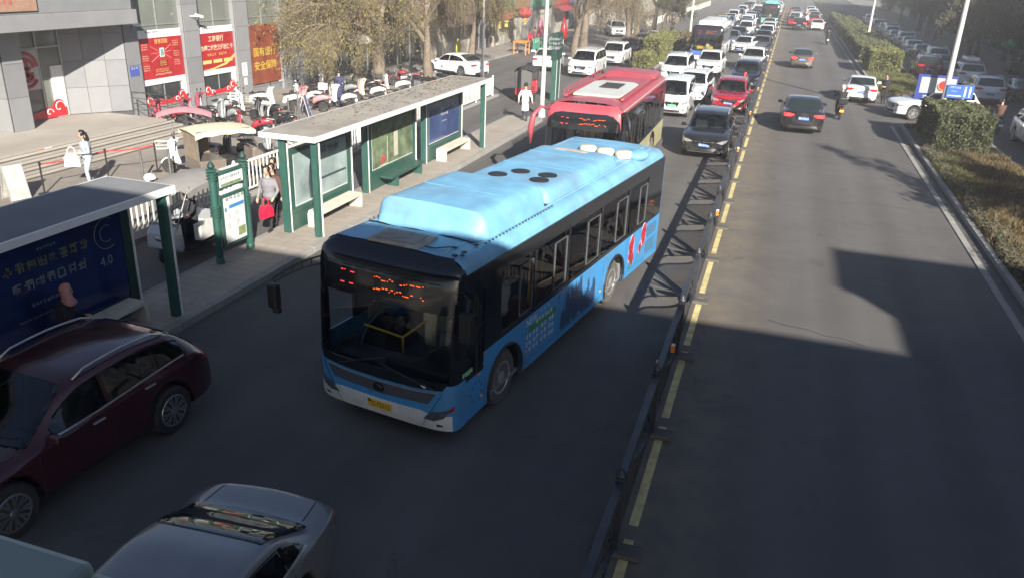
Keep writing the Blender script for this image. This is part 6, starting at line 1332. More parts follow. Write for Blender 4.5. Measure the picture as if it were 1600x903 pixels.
# ---------------------------------------------------------------- people
SKIN = mat('skin', (.50, .31, .22), .55, var=.06); HAIR = mat('hair_black', (.014, .011, .010), .4, var=.2); SHOE = mat('shoe_dark', (.02, .02, .022), .5)
def cloth(n, c): return mat('cloth_'+n, c, .85, var=.16, scale=9, bump=.2, bscale=30)
def ik(a, c, l1, l2, pole):
    a, c = Vector(a), Vector(c); d = c-a; L_ = min(d.length, (l1+l2)*.999); d = d.normalized(); c = a+d*L_
    x = (l1*l1-l2*l2+L_*L_)/(2*L_); h = math.sqrt(max(0, l1*l1-x*x)); pv = Vector(pole); pv = (pv-d*pv.dot(d)); pv = pv.normalized() if pv.length > 1e-4 else d.orthogonal()
    return a+d*x+pv*h, c
def person(label, loc, rz, top, legs, hands=((.10, .30, .82), (.10, -.30, .82)), feet=((.10, .09, .08), (-.10, -.09, .08)), pelvis=(0, 0, .93), lean=.05, hair='short', headturn=0, scale=1, coat=0, skinm=None, headcol=None, name='person', group=None, knee=(1, 0, 0), cat='person'):
    """faces local +x; hands/feet are wrist and ankle points"""
    o = thing(name, label, cat, loc, rz, group); o.scale = (scale,)*3
    pel = Vector(pelvis); up = Vector((math.sin(lean), 0, math.cos(lean))); ch = pel+up*.33; nk = pel+up*.52; hd = nk+up*.10+Vector((.03, 0, 0)); S = [ch+up*.12+Vector((0, s*.18, 0)) for s in (1, -1)]
    b = MB(); mats = [top, legs, skinm or SKIN, SHOE]
    b.tube([pel-up*.10, pel, pel+up*.12, ch, ch+up*.13, nk-up*.02], [.10, .155, .135, .165, .15, .06], 14, 0)
    b.v = [tuple(pel + (Vector(v)-pel) + Vector((0, (Vector(v)-pel).y*.22, 0))) for v in b.v]
    b.tube([nk-up*.04, nk+up*.10], [.055, .05], 10, 2); b.ell(hd+up*.07, (.098, .078, .122), 14, 10, 2)
    Rm = Matrix.Rotation(headturn, 3, 'Z'); b.ell(hd+up*.06+Rm @ Vector((.10, 0, 0)), (.022, .014, .026), 8, 6, 2); b.ell(hd+up*(-.01)+Rm @ Vector((.055, 0, 0)), (.04, .035, .03), 8, 6, 2)
    for s in (.078, -.078): b.ell(hd+up*.06+Rm @ Vector((-.005, s, 0)), (.02, .012, .032), 6, 5, 2)
    for i, s in enumerate((1, -1)):
        el, wr = ik(S[i], hands[i], .29, .26, (-.6, s*.4, -.5)); b.tube([S[i]+Vector((0, -s*.03, .01)), S[i].lerp(el, .5), el, el.lerp(wr, .5), wr], [.068, .058, .05, .046, .036], 10, 0)
        d = (wr-el).normalized(); side = d.cross(Vector((0, 0, 1))); side = side.normalized() if side.length > .1 else Vector((0, 1, 0)); nrm = d.cross(side)
        b.tube([wr, wr+d*.04, wr+d*.085], [.03, .042, .038], 8, 2)
        for k in range(4):
            q = wr+d*.08+side*(k-1.5)*.02; l_ = (.055, .07, .066, .05)[k]; b.tube([q, q+d*l_*.55+nrm*.008, q+d*l_*.9+nrm*.03], [.0105, .010, .008], 6, 2)
        q = wr+d*.03+side*.035; b.tube([q, q+d*.03+side*.025, q+d*.06+side*.02+nrm*.015], [.012, .011, .009], 6, 2)
        hp = pel+Vector((0, s*.09, -.02)); kn, an = ik(hp, feet[i], .43, .42, knee); b.tube([hp, hp.lerp(kn, .5), kn, kn.lerp(an, .35), an], [.092, .08, .06, .058, .045], 12, 1)
        b.tube([an+Vector((-.05, 0, -.035)), an+Vector((.05, 0, -.035)), an+Vector((.16, 0, -.05))], [.042, .046, .032], 8, 3)
    if coat: b.tube([pel+Vector((0, 0, .1)), pel-Vector((0, 0, coat*.5)), pel-Vector((-.02, 0, coat))], [.15, .17, .185], 14, 0)
    bv = bvh_of(b); src = b.mesh('person', mats); t = bpy.data.objects.new('t', src); md = t.modifiers.new('r', 'REMESH'); md.mode = 'VOXEL'; md.voxel_size = .017; sm_ = t.modifiers.new('s', 'SMOOTH'); sm_.iterations = 3; sm_.factor = .4
    me = bake(t)
    me.materials.clear(); [me.materials.append(m) for m in mats]
    idx = []
    for p in me.polygons:
        h = bv.find_nearest(p.center); idx.append(b.m[h[2]] if h[2] is not None else 0)
    me.polygons.foreach_set('material_index', idx); me.shade_smooth(); link('body', me, o)
    hm = headcol or HAIR; h_ = MB(); c_ = hd+up*.085
    f = MB()
    for s in (.035, -.035): f.ell(hd+up*.075+Rm @ Vector((.088, s, 0)), (.012, .014, .008), 6, 5); f.cb(hd+up*.10+Rm @ Vector((.09, s, 0)), (.01, .032, .008))
    f.cb(hd+up*.0+Rm @ Vector((.088, 0, 0)), (.012, .04, .009)); f.build('face', mat('face_dark', (.05, .02, .018), .6), o)
    def cap(rx, ry, rz_, zc, cut):
        q = MB().ell((0, 0, 0), (rx, ry, rz_), 16, 12); q.v = [(v[0] if v[0] < cut else cut+(v[0]-cut)*.12, v[1], v[2]) for v in q.v]; return [c_+up*zc+Rm @ Vector(v) for v in q.v], q.f
    if hair in ('short', 'long', 'scarf', 'bun', 'helmet'):
        v_, f_ = cap(.118, .098, .112, .02, .055 if hair not in ('helmet',) else .11); h_.add(v_, f_)
        if hair == 'long': h_.tube([c_+Rm @ Vector((-.06, 0, .02)), c_+Rm @ Vector((-.10, 0, -.15)), c_+Rm @ Vector((-.11, 0, -.38)), c_+Rm @ Vector((-.10, 0, -.5))], [.085, .095, .075, .03], 12)
        if hair == 'scarf': h_.tube([c_+Rm @ Vector((-.01, 0, -.02)), c_+Rm @ Vector((.0, 0, -.14)), c_+Rm @ Vector((.02, 0, -.24)), c_+Rm @ Vector((.03, 0, -.30))], [.095, .09, .13, .10], 14)
        if hair == 'helmet': h_.v = [tuple(c_+(Vector(v)-c_)*1.25) for v in h_.v]
        h_.build('hair' if hair != 'helmet' and hair != 'scarf' else ('helmet' if hair == 'helmet' else 'headscarf'), hm, o, smooth=True)
    return o
C_gj = cloth('greyjacket', (.30, .34, .38)); C_jean = cloth('jean', (.36, .42, .47)); C_blk = cloth('black', (.016, .016, .018)); C_dk = cloth('dark', (.03, .03, .035)); C_wht = cloth('white', (.74, .73, .70)); C_nav = cloth('navy', (.035, .04, .10)); C_brn = cloth('brown', (.10, .045, .03)); C_bei = cloth('beige', (.45, .32, .24)); C_gry = cloth('grey', (.20, .20, .22)); C_pink = cloth('pink', (.55, .25, .24))
def dirang(dx, dy): return math.atan2(dy, dx)
person('woman with long black hair in a grey jacket and pale jeans by the bank steps', (-19.75, 18.95, .12), dirang(-.5, -1), C_gj, C_jean, hands=((.26, .16, 1.10), (.28, -.08, 1.08)), feet=((.06, .09, .08), (-.06, -.09, .08)), hair='long')
def handbag(label, loc, rz, m, w_=.34, h=.26, d=.14):
    o = thing('handbag', label, 'bag', loc, rz); MB().prism([(-w_/2, 0), (w_/2, 0), (w_*.46, h*.7), (w_*.3, h), (-w_*.3, h), (-w_*.46, h*.7)], -d/2, d/2, 'y').build('body', m, o, bevel=.03)
    MB().tube([(w_*.25*math.cos(a), 0, h+.2*math.sin(a)) for a in [R(18*k) for k in range(11)]], .012, 6).build('handle', m, o); return o
handbag('white tote bag held by the woman in the grey jacket', (-19.98, 18.6, .80), R(30), C_wht, .46, .40, .2)
person('person in grey top and black trousers walking with a red handbag', (-12.35, 17.55, .15), dirang(.12, -1), C_gry, C_blk, hands=((.24, .24, .95), (.12, -.28, .86)), feet=((.20, .08, .08), (-.24, -.09, .10)), hair='short')
handbag('bright red handbag carried by the walking person', (-12.18, 17.12, .62), R(80), mat('bag_red', (.62, .015, .05), .35, coat=.3), .40, .32, .18)
person('person in brown clothes walking behind the red handbag', (-12.75, 18.35, 0), dirang(.05, -1), C_brn, C_dk, feet=((.15, .08, .08), (-.2, -.09, .1)))
person('person in dark jacket last of the three walking to the shelter', (-13.1, 18.95, 0), dirang(.05, -1), C_dk, C_dk, feet=((.1, .08, .08), (-.15, -.09, .1)))
SIT = dict(pelvis=(0, 0, .55), feet=((.42, .10, .08), (.44, -.10, .08)), hands=((.34, .10, .72), (.36, -.06, .70)), lean=.12)
person('person in pink headscarf and black coat sitting on the shaded bench', (-11.45, 9.9, .15), dirang(1, .55), C_blk, C_blk, hair='scarf', headcol=cloth('scarfpink', (.55, .26, .24)), **SIT)
person('person in a white coat standing at the platform end beside the red bus mirror', (-11.15, 36.4, .15), dirang(-.2, 1), C_wht, C_dk, coat=.45, hands=((.05, .32, .9), (.05, -.32, .9)))
person('man in black suit and open collar standing beside the white sedan', (6.15, 53.6, 0), dirang(-.5, -1), C_blk, C_blk, hands=((.30, .10, 1.05), (.30, -.06, 1.05)), feet=((.04, .1, .08), (-.04, -.1, .08)))
person('woman in navy coat among the parked motorcycles', (-20.6, 35.7, .12), dirang(-.2, 1), C_nav, C_nav, coat=.5, hands=((.25, .15, 1.3), (.2, -.2, 1.0)))
person('person in beige coat standing outside the far shops', (-19.3, 79, 0), dirang(.4, -1), C_bei, C_bei, coat=.5)
person('person in red top near the green barriers', (-21.6, 71.0, .0), dirang(1, -.4), cloth('red', (.5, .03, .05)), C_dk)
person('person in pink outside the shops by the folded parasol', (-21.9, 73.4, 0), dirang(1, .2), C_pink, C_dk)
for k, (x, y, c_) in enumerate(((-16.2, 118, C_wht), (-15.9, 122, C_dk), (-16.3, 131, C_gry), (2.6, 134, C_wht))):
    person(('distant walker in white by the far railing', 'distant walker in black by the far railing', 'distant walker in grey by the far railing', 'distant person in white crossing the right carriageway')[k], (x, y, 0), dirang(0, -1), c_, C_dk)
# ---------------------------------------------------------------- scooters and trikes
M_seatk = mat('seat_vinyl', (.02, .02, .02), .5); M_spoke = mat('wheel_grey', (.25, .25, .26), .4, .6)
def wheel2(par, x, r, w_=.05, z=None, y=0):
    q = MB().lathe([(r*.72, -w_), (r*.95, -w_*.9), (r, 0), (r*.95, w_*.9), (r*.72, w_)], 18, M=Matrix.Rotation(R(90), 4, 'X')).build('wheel', M_tyre, par, smooth=35); q.location = (x, y, z or r)
    s = MB(); s.T = Matrix.Rotation(R(90), 4, 'X')
    s.lathe([(r*.66, -.02), (r*.73, -.03), (r*.73, .03), (r*.66, .02)], 18); s.cyl((0, 0, -.05), (0, 0, .05), r*.16, n=8)
    for k in range(5): s.cb(Matrix.Rotation(k*1.2566, 3, 'Z') @ Vector((r*.4, 0, 0)), (r*.6, .03, .03), 0, Matrix.Rotation(k*1.2566, 3, 'Z'))
    s.build('rim', M_spoke, q)
def scooter(label, x, y, rz, pm, z=.12, apron=None, basket=None, box=None, helmet=None, moto=False, lean=7, name=None, plate=None, group='motorbikes and scooters parked outside the bank'):
    o = thing(name or ('motorcycle' if moto else 'scooter'), label, 'motorcycle' if moto else 'scooter', (x, y, z), rz, group); o.rotation_euler = (R(lean), 0, rz); r = .25 if not moto else .29
    wheel2(o, .62, r); wheel2(o, -.60, r)
    MB().tube([(.60, 0, r), (.50, 0, .62), (.42, 0, .98)], [.035, .04, .03], 8).build('fork', M_spoke, o)
    MB().prism([(.86*0+.62+r*math.cos(R(a))*1.12, r+r*1.12*math.sin(R(a))) for a in range(20, 161, 20)]+[(.62+r*.98*math.cos(R(a)), r+r*.98*math.sin(R(a))) for a in range(160, 19, -20)], -.06, .06, 'y').build('front_fender', pm, o)
    if moto:
        MB().ell((.12, 0, .78), (.30, .15, .13), 14, 8).build('fuel_tank', pm, o, smooth=True); MB().box(-.15, .25, -.14, .14, .28, .58).build('engine', M_spoke, o, bevel=.04); MB().tube([(.05, .14, .35), (-.3, .16, .3), (-.75, .16, .36)], [.03, .04, .05], 8).build('exhaust', M_chrome, o)
        MB().ell((.58, 0, .88), (.10, .11, .12), 10, 8).build('headlight', M_lamp, o, smooth=True)
        MB().box(-.75, -.1, -.13, .13, .76, .84).build('seat', M_seatk, o, bevel=.04); MB().prism([(-.9, .70), (-.55, .78), (-.3, .72), (-.3, .62), (-.7, .6)], -.11, .11, 'y').build('tail', pm, o, bevel=.02)
    else:
        MB().grid([[(xx-.10*abs(u)**2.2, w_*u, zz) for u in [-1+k/5 for k in range(11)]] for xx, w_, zz in ((.40, .12, .30), (.47, .17, .42), (.52, .20, .60), (.53, .19, .78), (.49, .14, .94), (.44, .09, 1.02))]).tube([(.30, 0, .30), (.38, 0, .6), (.40, 0, .98)], [.07, .07, .05], 8).build('front_shield', pm, o, smooth=50)
        MB().box(-.28, .36, -.15, .15, .25, .31).build('floorboard', M_black, o, bevel=.02)
        MB().tube([(-.12, 0, .40), (-.22, 0, .58), (-.45, 0, .66), (-.72, 0, .70), (-.95, 0, .66)], [.10, .135, .15, .12, .05], 12).build('rear_body', pm, o, smooth=True)
        MB().ell((-.32, 0, .80), (.26, .13, .055), 12, 6).ell((-.66, 0, .85), (.20, .11, .05), 12, 6).build('seat', M_seatk, o, smooth=True)
        MB().tube([(-.6+.32*math.cos(R(a_)), 0, .25+.32*math.sin(R(a_))) for a_ in (30, 60, 90, 120, 150)], [.03, .05, .06, .06, .04], 8).build('rear_fender', M_black, o, smooth=True); MB().tube([(-.98, .1, .78), (-.7, .13, .80), (-.7, -.13, .80), (-.98, -.1, .78), (-.98, .1, .78)], .012, 5).build('rear_rack', M_spoke, o)
        MB().ell((.44, 0, 1.03), (.09, .15, .07), 12, 8).build('handlebar_cowl', pm, o, smooth=True)
        MB().ell((.52, 0, .96), (.08, .12, .08), 10, 8).build('headlight', M_lamp, o, smooth=True)
    MB().tube([(.34, .36, 1.06), (.42, .2, 1.05), (.45, 0, 1.02), (.42, -.2, 1.05), (.34, -.36, 1.06)], .02, 7).build('handlebar', M_black, o)
    for s in (1, -1):
        MB().tube([(.40, s*.24, 1.06), (.42, s*.30, 1.24)], .008, 5).ell((.42, s*.32, 1.28), (.02, .07, .05), 8, 6).build('mirror', M_black, o)
    MB().box(-.93, -.88, -.09, .09, .60, .68).build('taillight', M_red, o, bevel=.01)
    q = MB().cb((-.93, 0, .5), (.012, .2, .13)).build('license_plate', M_plate_y if plate == 'y' else M_ink_w, o)
    if apron: 
        rows = [[(xx-.22*abs(u)**2, w_*u, zz+.02*math.sin(u*7)) for u in [-1+k/6 for k in range(13)]] for xx, w_, zz in ((.52, .16, .36), (.60, .22, .55), (.63, .27, .75), (.62, .31, .95), (.56, .36, 1.08), (.50, .33, 1.14))]
        MB().grid(rows).grid([[(p_[0]-.03, p_[1]*.96, p_[2]) for p_ in r_] for r_ in rows]).build('wind_apron', apron, o, smooth=True)
    if basket:
        bk = MB(); 
        for k in range(10):
            a = k/9*.34-.17
            bk.box(.62, .94, a-.006, a+.006, .80, .81); bk.cyl((.62, a, .8), (.60, a, 1.05), .006, n=4); bk.cyl((.94, a, .8), (.98, a*1.15, 1.05), .006, n=4)
        for zz in (.81, .93, 1.05): bk.tube([(.61, -.18, zz), (.95+.1*(zz-.8), -.19, zz), (.95+.1*(zz-.8), .19, zz), (.61, .18, zz)], .009, 4)
        bk.build('basket', basket, o)
    if box: MB().box(-1.12, -.74, -.2, .2, .86, 1.2).build('top_box', box, o, bevel=.05)
    if helmet:
        h = thing('helmet', label.split(',')[0].replace('parked ', '')[:0]+'helmet resting on the '+helmet[1], 'helmet', (x, y, z), rz); hm = MB().ell((-.35, 0, 1.0), (.15, .13, .14), 14, 8); hm.build('shell', helmet[0], h, smooth=True); MB().ell((-.24, 0, .97), (.07, .10, .06), 10, 6).build('visor', M_gloss, h, smooth=True)
    return o
pw = paint('scooter_white', (.72, .73, .73), .35); pr = paint('scooter_red', (.30, .02, .035), .35); pp = mat('quilt_pink', (.36, .07, .11), .85, var=.6, scale=16); pk = paint('scooter_black', (.015, .015, .017), .3); pg = paint('scooter_grey', (.28, .30, .31), .35); qg = mat('quilt_grey', (.42, .42, .40), .85, var=.2, scale=8); qw = mat('quilt_white', (.68, .68, .66), .85, var=.15, scale=8); ppk = paint('scooter_pink', (.60, .25, .28), .4)
for a in ((-24.0, 27.5, 200, pr, dict(apron=pp), 'red scooter with pink quilted apron at the bank corner'), (-23.2, 28.2, 195, pk, dict(apron=pp), 'black scooter with pink quilted apron by the bank wall'), (-23.7, 29.8, 205, pg, dict(apron=pp), 'grey scooter with pink quilted apron below the first bank window'),
    (-22.2, 28.9, 160, pg, dict(), 'grey scooter with amber lamp in front of the first bank window'), (-23.6, 32.4, 210, pw, dict(), 'white scooter below the second bank window'), (-22.4, 30.9, 195, pw, dict(basket=qw), 'white scooter with white basket lying low before the bank'), (-22.1, 32.9, 215, pw, dict(apron=qw), 'white scooter with tall white apron'), (-21.9, 34.6, 190, pw, dict(box=pw), 'white scooter with a white top box'),
    (-19.8, 27.2, 200, pr, dict(), 'red moped standing apart on the sidewalk'), (-19.6, 28.6, 190, pk, dict(apron=qg), 'black scooter with grey apron behind the red moped'), (-21.0, 33.7, 190, ppk, dict(apron=mat('quilt_rose', (.55, .28, .28), .85, var=.3, scale=10)), 'scooter with a rose apron behind the blue floor sign'), (-20.2, 35.0, 175, pw, dict(apron=qw), 'white scooter left of the woman in navy'),
    (-22.8, 36.2, 200, pk, dict(), 'black scooter below the third bank window'), (-21.2, 30.2, 170, pk, dict(basket=qg), 'black scooter with grey basket between the white ones'), (-22.9, 38.6, 185, pw, dict(), 'white scooter against the wall past the third window'), (-21.3, 39.3, 205, pk, dict(box=pk), 'black scooter with top box near the leaning willow'), (-20.0, 37.6, 185, pw, dict(apron=mat('quilt_cream', (.55, .50, .40), .85, var=.3, scale=7)), 'white scooter with cream apron right of the woman in navy'), (-21.6, 37.8, 170, pg, dict(), 'grey scooter behind the cream apron scooter'), (-19.9, 40.3, 190, pw, dict(), 'white scooter at the foot of the leaning willow'), (-19.3, 42.2, 175, pk, dict(moto=True, plate='y'), 'black motorcycle with yellow plate beside the willow'), (-20.8, 43.6, 200, pr, dict(moto=True), 'red motorcycle behind the black one'), (-19.0, 44.6, 150, pk, dict(moto=True), 'black motorcycle nearest the white parked car'), (-21.4, 45.2, 190, pk, dict(), 'black scooter by the dark office wall'), (-17.9, 23.6, 170, pk, dict(), 'black scooter just behind the white railing'), (-17.0, 24.6, 165, pg, dict(), 'grey scooter behind the white railing, right of the black one')):
    scooter(a[5], a[0], a[1], R(a[2]), a[3], z=.12 if a[1] < 43.7 else 0, **a[4])
for k, (x, y, z_, l_) in enumerate(((-18.55, 20.1, .12, 'white and black helmet on the ground by the steel posts'), )):
    h = thing('helmet', l_, 'helmet', (x, y, z_)); MB().ell((0, 0, .14), (.21, .17, .15), 14, 8).build('shell', M_bwhite, h, smooth=True); MB().ell((.12, 0, .08), (.10, .15, .08), 10, 6).build('visor', M_gloss, h, smooth=True)
us = scooter('white scooter with basket under a pink rain shade', -18.3, 21.7, R(215), pw, apron=qw, basket=qw)
sh_ = MB(); rows = []
for i in range(9):
    u = -1+i/4; rows.append([(u*.85, (-.65+1.3*j/6)*(1-.5*abs(u)**3), .20*(1-u*u)+.16*(1-((j-3)/3)**2)) for j in range(7)])
sh_.grid(rows); q = sh_.build('rain_shade', mat('shade_pink', (.52, .24, .27), .6, var=.12), us, smooth=True); q.location = (.0, 0, 1.80)
MB().tube([(.42, 0, 1.0), (.40, 0, 1.98)], .018, 6).build('shade_pole', M_spoke, us); MB().tube([(-.70, 0, .85), (-.68, 0, 1.95)], .018, 6).build('shade_pole', M_spoke, us)
def trike(label, x, y, rz, canopy, bodym, cabin, z=0, h=1.85, L_=2.2, wd=1.1, flaps=None, arch=.12):
    o = thing('cargo_tricycle', label, 'tricycle', (x, y, z), rz)
    wheel2(o, .95, .24); wheel2(o, -.75, .24, y=.48); wheel2(o, -.75, .24, y=-.48)
    MB().prism([(.80, .25), (1.12, .42), (1.10, .78), (.85, 1.0), (.72, .95), (.66, .3)], -.36, .36, 'y').build('front_fairing', bodym, o, bevel=.06); MB().ell((1.08, 0, .66), (.07, .16, .08), 10, 6).build('headlight', M_lamp, o, smooth=True)
    MB().box(-1.15, .7, -wd/2+.05, wd/2-.05, .28, .38).build('floor', M_black, o); MB().box(-1.15, -.30, -wd/2, wd/2, .38, .78).build('cargo_box', bodym, o, bevel=.03); MB().box(-.35, .15, -.3, .3, .38, .72).build('seat', M_seatk, o, bevel=.04)
    MB().tube([(.62, .33, 1.05), (.70, 0, 1.0), (.62, -.33, 1.05)], .02, 6).build('handlebar', M_black, o)
    fr = MB()
    for s in (1, -1): fr.tube([(.92, s*.36, .9), (.55, s*wd*.46, h-.06), (-1.15, s*wd*.46, h-.06), (-1.15, s*wd*.46, .7)], .018, 6)
    fr.build('canopy_frame', cabin, o)
    rows = []
    for i in range(8):
        t = i/7; x_ = lerp(.72, -1.25, t); rows.append([(x_, wd*.55*u, h-.05+arch*(1-u*u)-.08*abs(2*t-1)**3) for u in [-1+k/4 for k in range(9)]])
    c_ = MB().grid(rows); c_.grid([[(p[0], p[1], p[2]-.02) for p in r_] for r_ in rows]); c_.build('canopy', canopy, o, smooth=True)
    val = MB()
    for s in (0, -1): val.grid([[r_[s] for r_ in rows], [(r_[s][0], r_[s][1], r_[s][2]-.12-.03*(k % 2)) for k, r_ in enumerate(rows)]])
    val.build('valance', canopy, o)
    g = MB(); g.add([(.93, -.34, .95), (.93, .34, .95), (.60, wd*.42, h-.1), (.60, -wd*.42, h-.1)], [(0,1,2,3)]); g.build('windscreen', G_wind, o)
    if flaps: MB().add([(-1.16, -wd*.46, .78), (-1.16, wd*.46, .78), (-1.16, wd*.46, h-.08), (-1.16, -wd*.46, h-.08)], [(0,1,2,3)]).add([(-1.15, wd*.47, .78), (-.35, wd*.47, .78), (-.35, wd*.47, h-.08), (-1.15, wd*.47, h-.08)], [(0,1,2,3)]).build('side_curtain', flaps, o)
    return o
tk = trike('grey canopied motor tricycle in the bike lane behind the route sign', -13.45, 15.6, R(-84), mat('canvas_grey', (.26, .25, .24), .8, var=.12), paint('trike_silver', (.50, .52, .54), .4), M_spoke, 0, 1.85, flaps=None)
MB().box(-.2, .35, .42, .62, .45, .85).build('white_crate', M_bwhite, tk)
person('driver in dark clothes at the handlebar of the grey tricycle', (-13.45, 15.75, 0), R(-84), C_dk, C_dk, pelvis=(0, 0, .80), feet=((.48, .12, .42), (.48, -.12, .42)), hands=((.52, .28, 1.06), (.52, -.28, 1.06)))
trike('tricycle with a cream canopy and brown curtains behind the railing', -16.75, 21.7, R(60), mat('canvas_cream', (.62, .57, .42), .8, var=.12), paint('trike_brown', (.16, .13, .11), .5), M_spoke, .12, 1.75, arch=.05, wd=1.25, flaps=mat('curtain_brown', (.24, .19, .14), .9, var=.25, scale=4))
trike('small black and red tricycle near the platform end', -13.2, 43.5, R(95), mat('canvas_black', (.04, .04, .042), .7), paint('trike_red', (.38, .02, .03), .4), M_black, 0, 1.8, wd=.95, flaps=mat('curtain_grey', (.10, .10, .10), .8))
# riders on the road: bike and rider are two things
RIDE = dict(pelvis=(0, 0, .90), lean=.12, feet=((.30, .16, .38), (.30, -.16, .38)), hands=((.60, .30, 1.12), (.60, -.30, 1.12)))
def rider(bl, pl, x, y, rz, pm, top, helmetm=None, z=0, **k):
    scooter(bl, x, y, rz, pm, z=z, lean=0, group=None, **k); d = Vector((math.cos(rz), math.sin(rz)))
    person(pl, (x-d.x*.22, y-d.y*.22, z), rz, top, C_dk, hair='helmet' if helmetm else 'short', headcol=helmetm, **RIDE)
rider('black motor scooter with yellow rear plate riding up the right carriageway', 'rider in black with silver helmet on the right carriageway', 3.3, 46.6, R(94), pk, C_blk, M_bwhite, plate='y', box=pk)
rider('dark scooter far up the right carriageway near the kerb', 'rider in dark clothes far up the right carriageway', 4.45, 99.5, R(92), pk, C_blk, M_gloss)
rider('blue electric bike in the shaded right service road', 'rider in brown jacket in the shaded right service road', 10.75, 46.2, R(90), paint('scooter_blue', (.05, .12, .22), .4), C_brn, None)
rider('scooter coming along the far left service lane', 'rider in black in the far left service lane', -13.0, 101, R(-90), pk, C_blk, M_gloss)
# people in the buses
def in_bus(o_, s, y, z, top, label, seat=True, rz=0):
    M = o_.matrix_world if False else Matrix.Translation(o_.location) @ Matrix.Rotation(o_.rotation_euler.z, 4, 'Z'); p_ = M @ Vector((-s, y, z))
    if seat: person(label, p_, o_.rotation_euler.z+rz, top, C_dk, pelvis=(0, 0, .50), feet=((.42, .1, .08), (.42, -.1, .08)), hands=((.32, .12, .70), (.32, -.12, .70)))
    else: person(label, p_, o_.rotation_euler.z+rz, top, C_dk, hands=((.15, .25, 1.5), (.1, -.3, .85)))
in_bus(HB, 1.25, .62, .40, C_gry, 'driver at the wheel of the light blue bus')
in_bus(HB, 2.55, .75, .42, C_wht, 'passenger in white beside the first side window of the blue bus', False, R(80))
in_bus(HB, 7.0, .85, .72, cloth('pattern', (.5, .42, .40)), 'passenger in patterned top seated near the rear of the blue bus')
# ---------------------------------------------------------------- the other buses
RED = mat('bus_red', (.36, .055, .08), .5, 0, .2, .12, 2.2, dirt=.38); CRM = busmat('cream', (.58, .55, .30)); OFFW = busmat('offwhite', (.70, .67, .56)); WHB = busmat('white_b', (.66, .67, .67)); TEAL = busmat('teal', (.12, .50, .50)); DBL = busmat('deepblue', (.05, .13, .50))
rb, D2 = bus('city_bus', 'red roofed city bus with cream skirt waiting behind the blue bus', (-5.68, 24.75, 0), R(-90), 9.9, dict(body=CRM, roof=RED, bumper=CRM, brow=RED, frame=M_black), s_f=1.9, s_r=6.9, H=3.0, skirt=1.15)
D2('red_brow', [(-1.21, 2.25), (-1.16, 2.5), (-.95, 2.68), (-.5, 2.77), (0, 2.79), (.5, 2.77), (.95, 2.68), (1.16, 2.5), (1.21, 2.25), (1.22, 2.86), (.6, 2.9), (-.6, 2.9), (-1.22, 2.86)], RED, .014)
MB().prism([(-1.75, -.78), (-1.75, .78), (-2.2, .82), (-5.2, .82), (-5.6, .6), (-5.6, -.6), (-5.2, -.82), (-2.2, -.82)], 3.03, 3.09, 'z').build('roof_panel', OFFW, rb, bevel=.02)
for k in range(5): MB().cb((-3.6-.30*k, .05, 3.10), (.11, .70, .03)).build('roof_vent', M_black, rb)
pd = pod(rb, 'rear_roof_pod', 7.2, 9.5, -1.05, 1.05, 3.0, 3.2, .2, RED, .6, .3)
for y in (-.95, .95): MB().box(-7.4, -1.4, y-.06, y+.06, 3.0, 3.09).build('roof_rail', RED, rb, bevel=.03)
lt = MB().tube([(-7.4, -1.12, 3.02), (-1.8, -1.12, 3.02)], .02, 5).tube([(-7.4, -1.12, 3.22), (-1.8, -1.12, 3.16)], .02, 5)
for k in range(12): lt.cyl((-1.8-.5*k, -1.12, 3.0), (-2.1-.5*k, -1.12, 3.2), .015, n=5)
lt.build('roof_lattice', RED, rb)
for sy in (1, -1): MB().box(-9.7, -.5, sy*1.19-.02, sy*1.19+.02, 2.74, 2.84).build('cream_strip', OFFW, rb)
for sy, dx in ((-1, 0), (1, -.1)):
    pts = [(-.25+dx, sy*1.15, 2.75), (.05+dx, sy*1.35, 2.85), (.28+dx, sy*1.52, 2.62), (.34+dx, sy*1.58, 2.2), (.32+dx, sy*1.58, 1.7)]
    if sy < 0: MB().tube(pts, [.03, .05, .08, .10, .03], 10).build('mirror_horn', RED, rb, smooth=True)
    else: MB().tube([(p_[0], p_[1], p_[2]) for p_ in pts[:4]], [.04, .05, .06, .04], 8).build('mirror_horn', M_black, rb, smooth=True)
wbus, D3 = bus('city_bus', 'white city bus with blue band under its windscreen in the far queue', (-6.1, 69.5, 0), R(-90), 10.4, dict(body=WHB, roof=WHB, low=WHB, bumper=WHB), H=2.95)
D3('blue_band', [(-1.15, .62), (1.15, .62), (1.18, .98), (-1.18, .98)], DBL, .014)
pod(wbus, 'roof_pod', 1.2, 8.5, -.95, .95, 2.96, 3.3, .2, WHB, .3, .3)
for y in (-.5, .3): MB().cb((-.5, y, 1.2), (.2, .5, .25)).build('dash_cushion', M_yel, wbus, bevel=.05)
tb, _ = bus('city_bus', 'teal roofed city bus far back in the lane beside the fence', (-2.75, 131, 0), R(-90), 10.4, dict(body=TEAL, roof=TEAL, low=TEAL, bumper=TEAL)); pod(tb, 'roof_pod', 1.0, 8.5, -.95, .95, 2.96, 3.3, .2, TEAL, .3, .3)
in_bus(rb, 1.3, .62, .42, C_gry, 'driver of the red roofed bus')
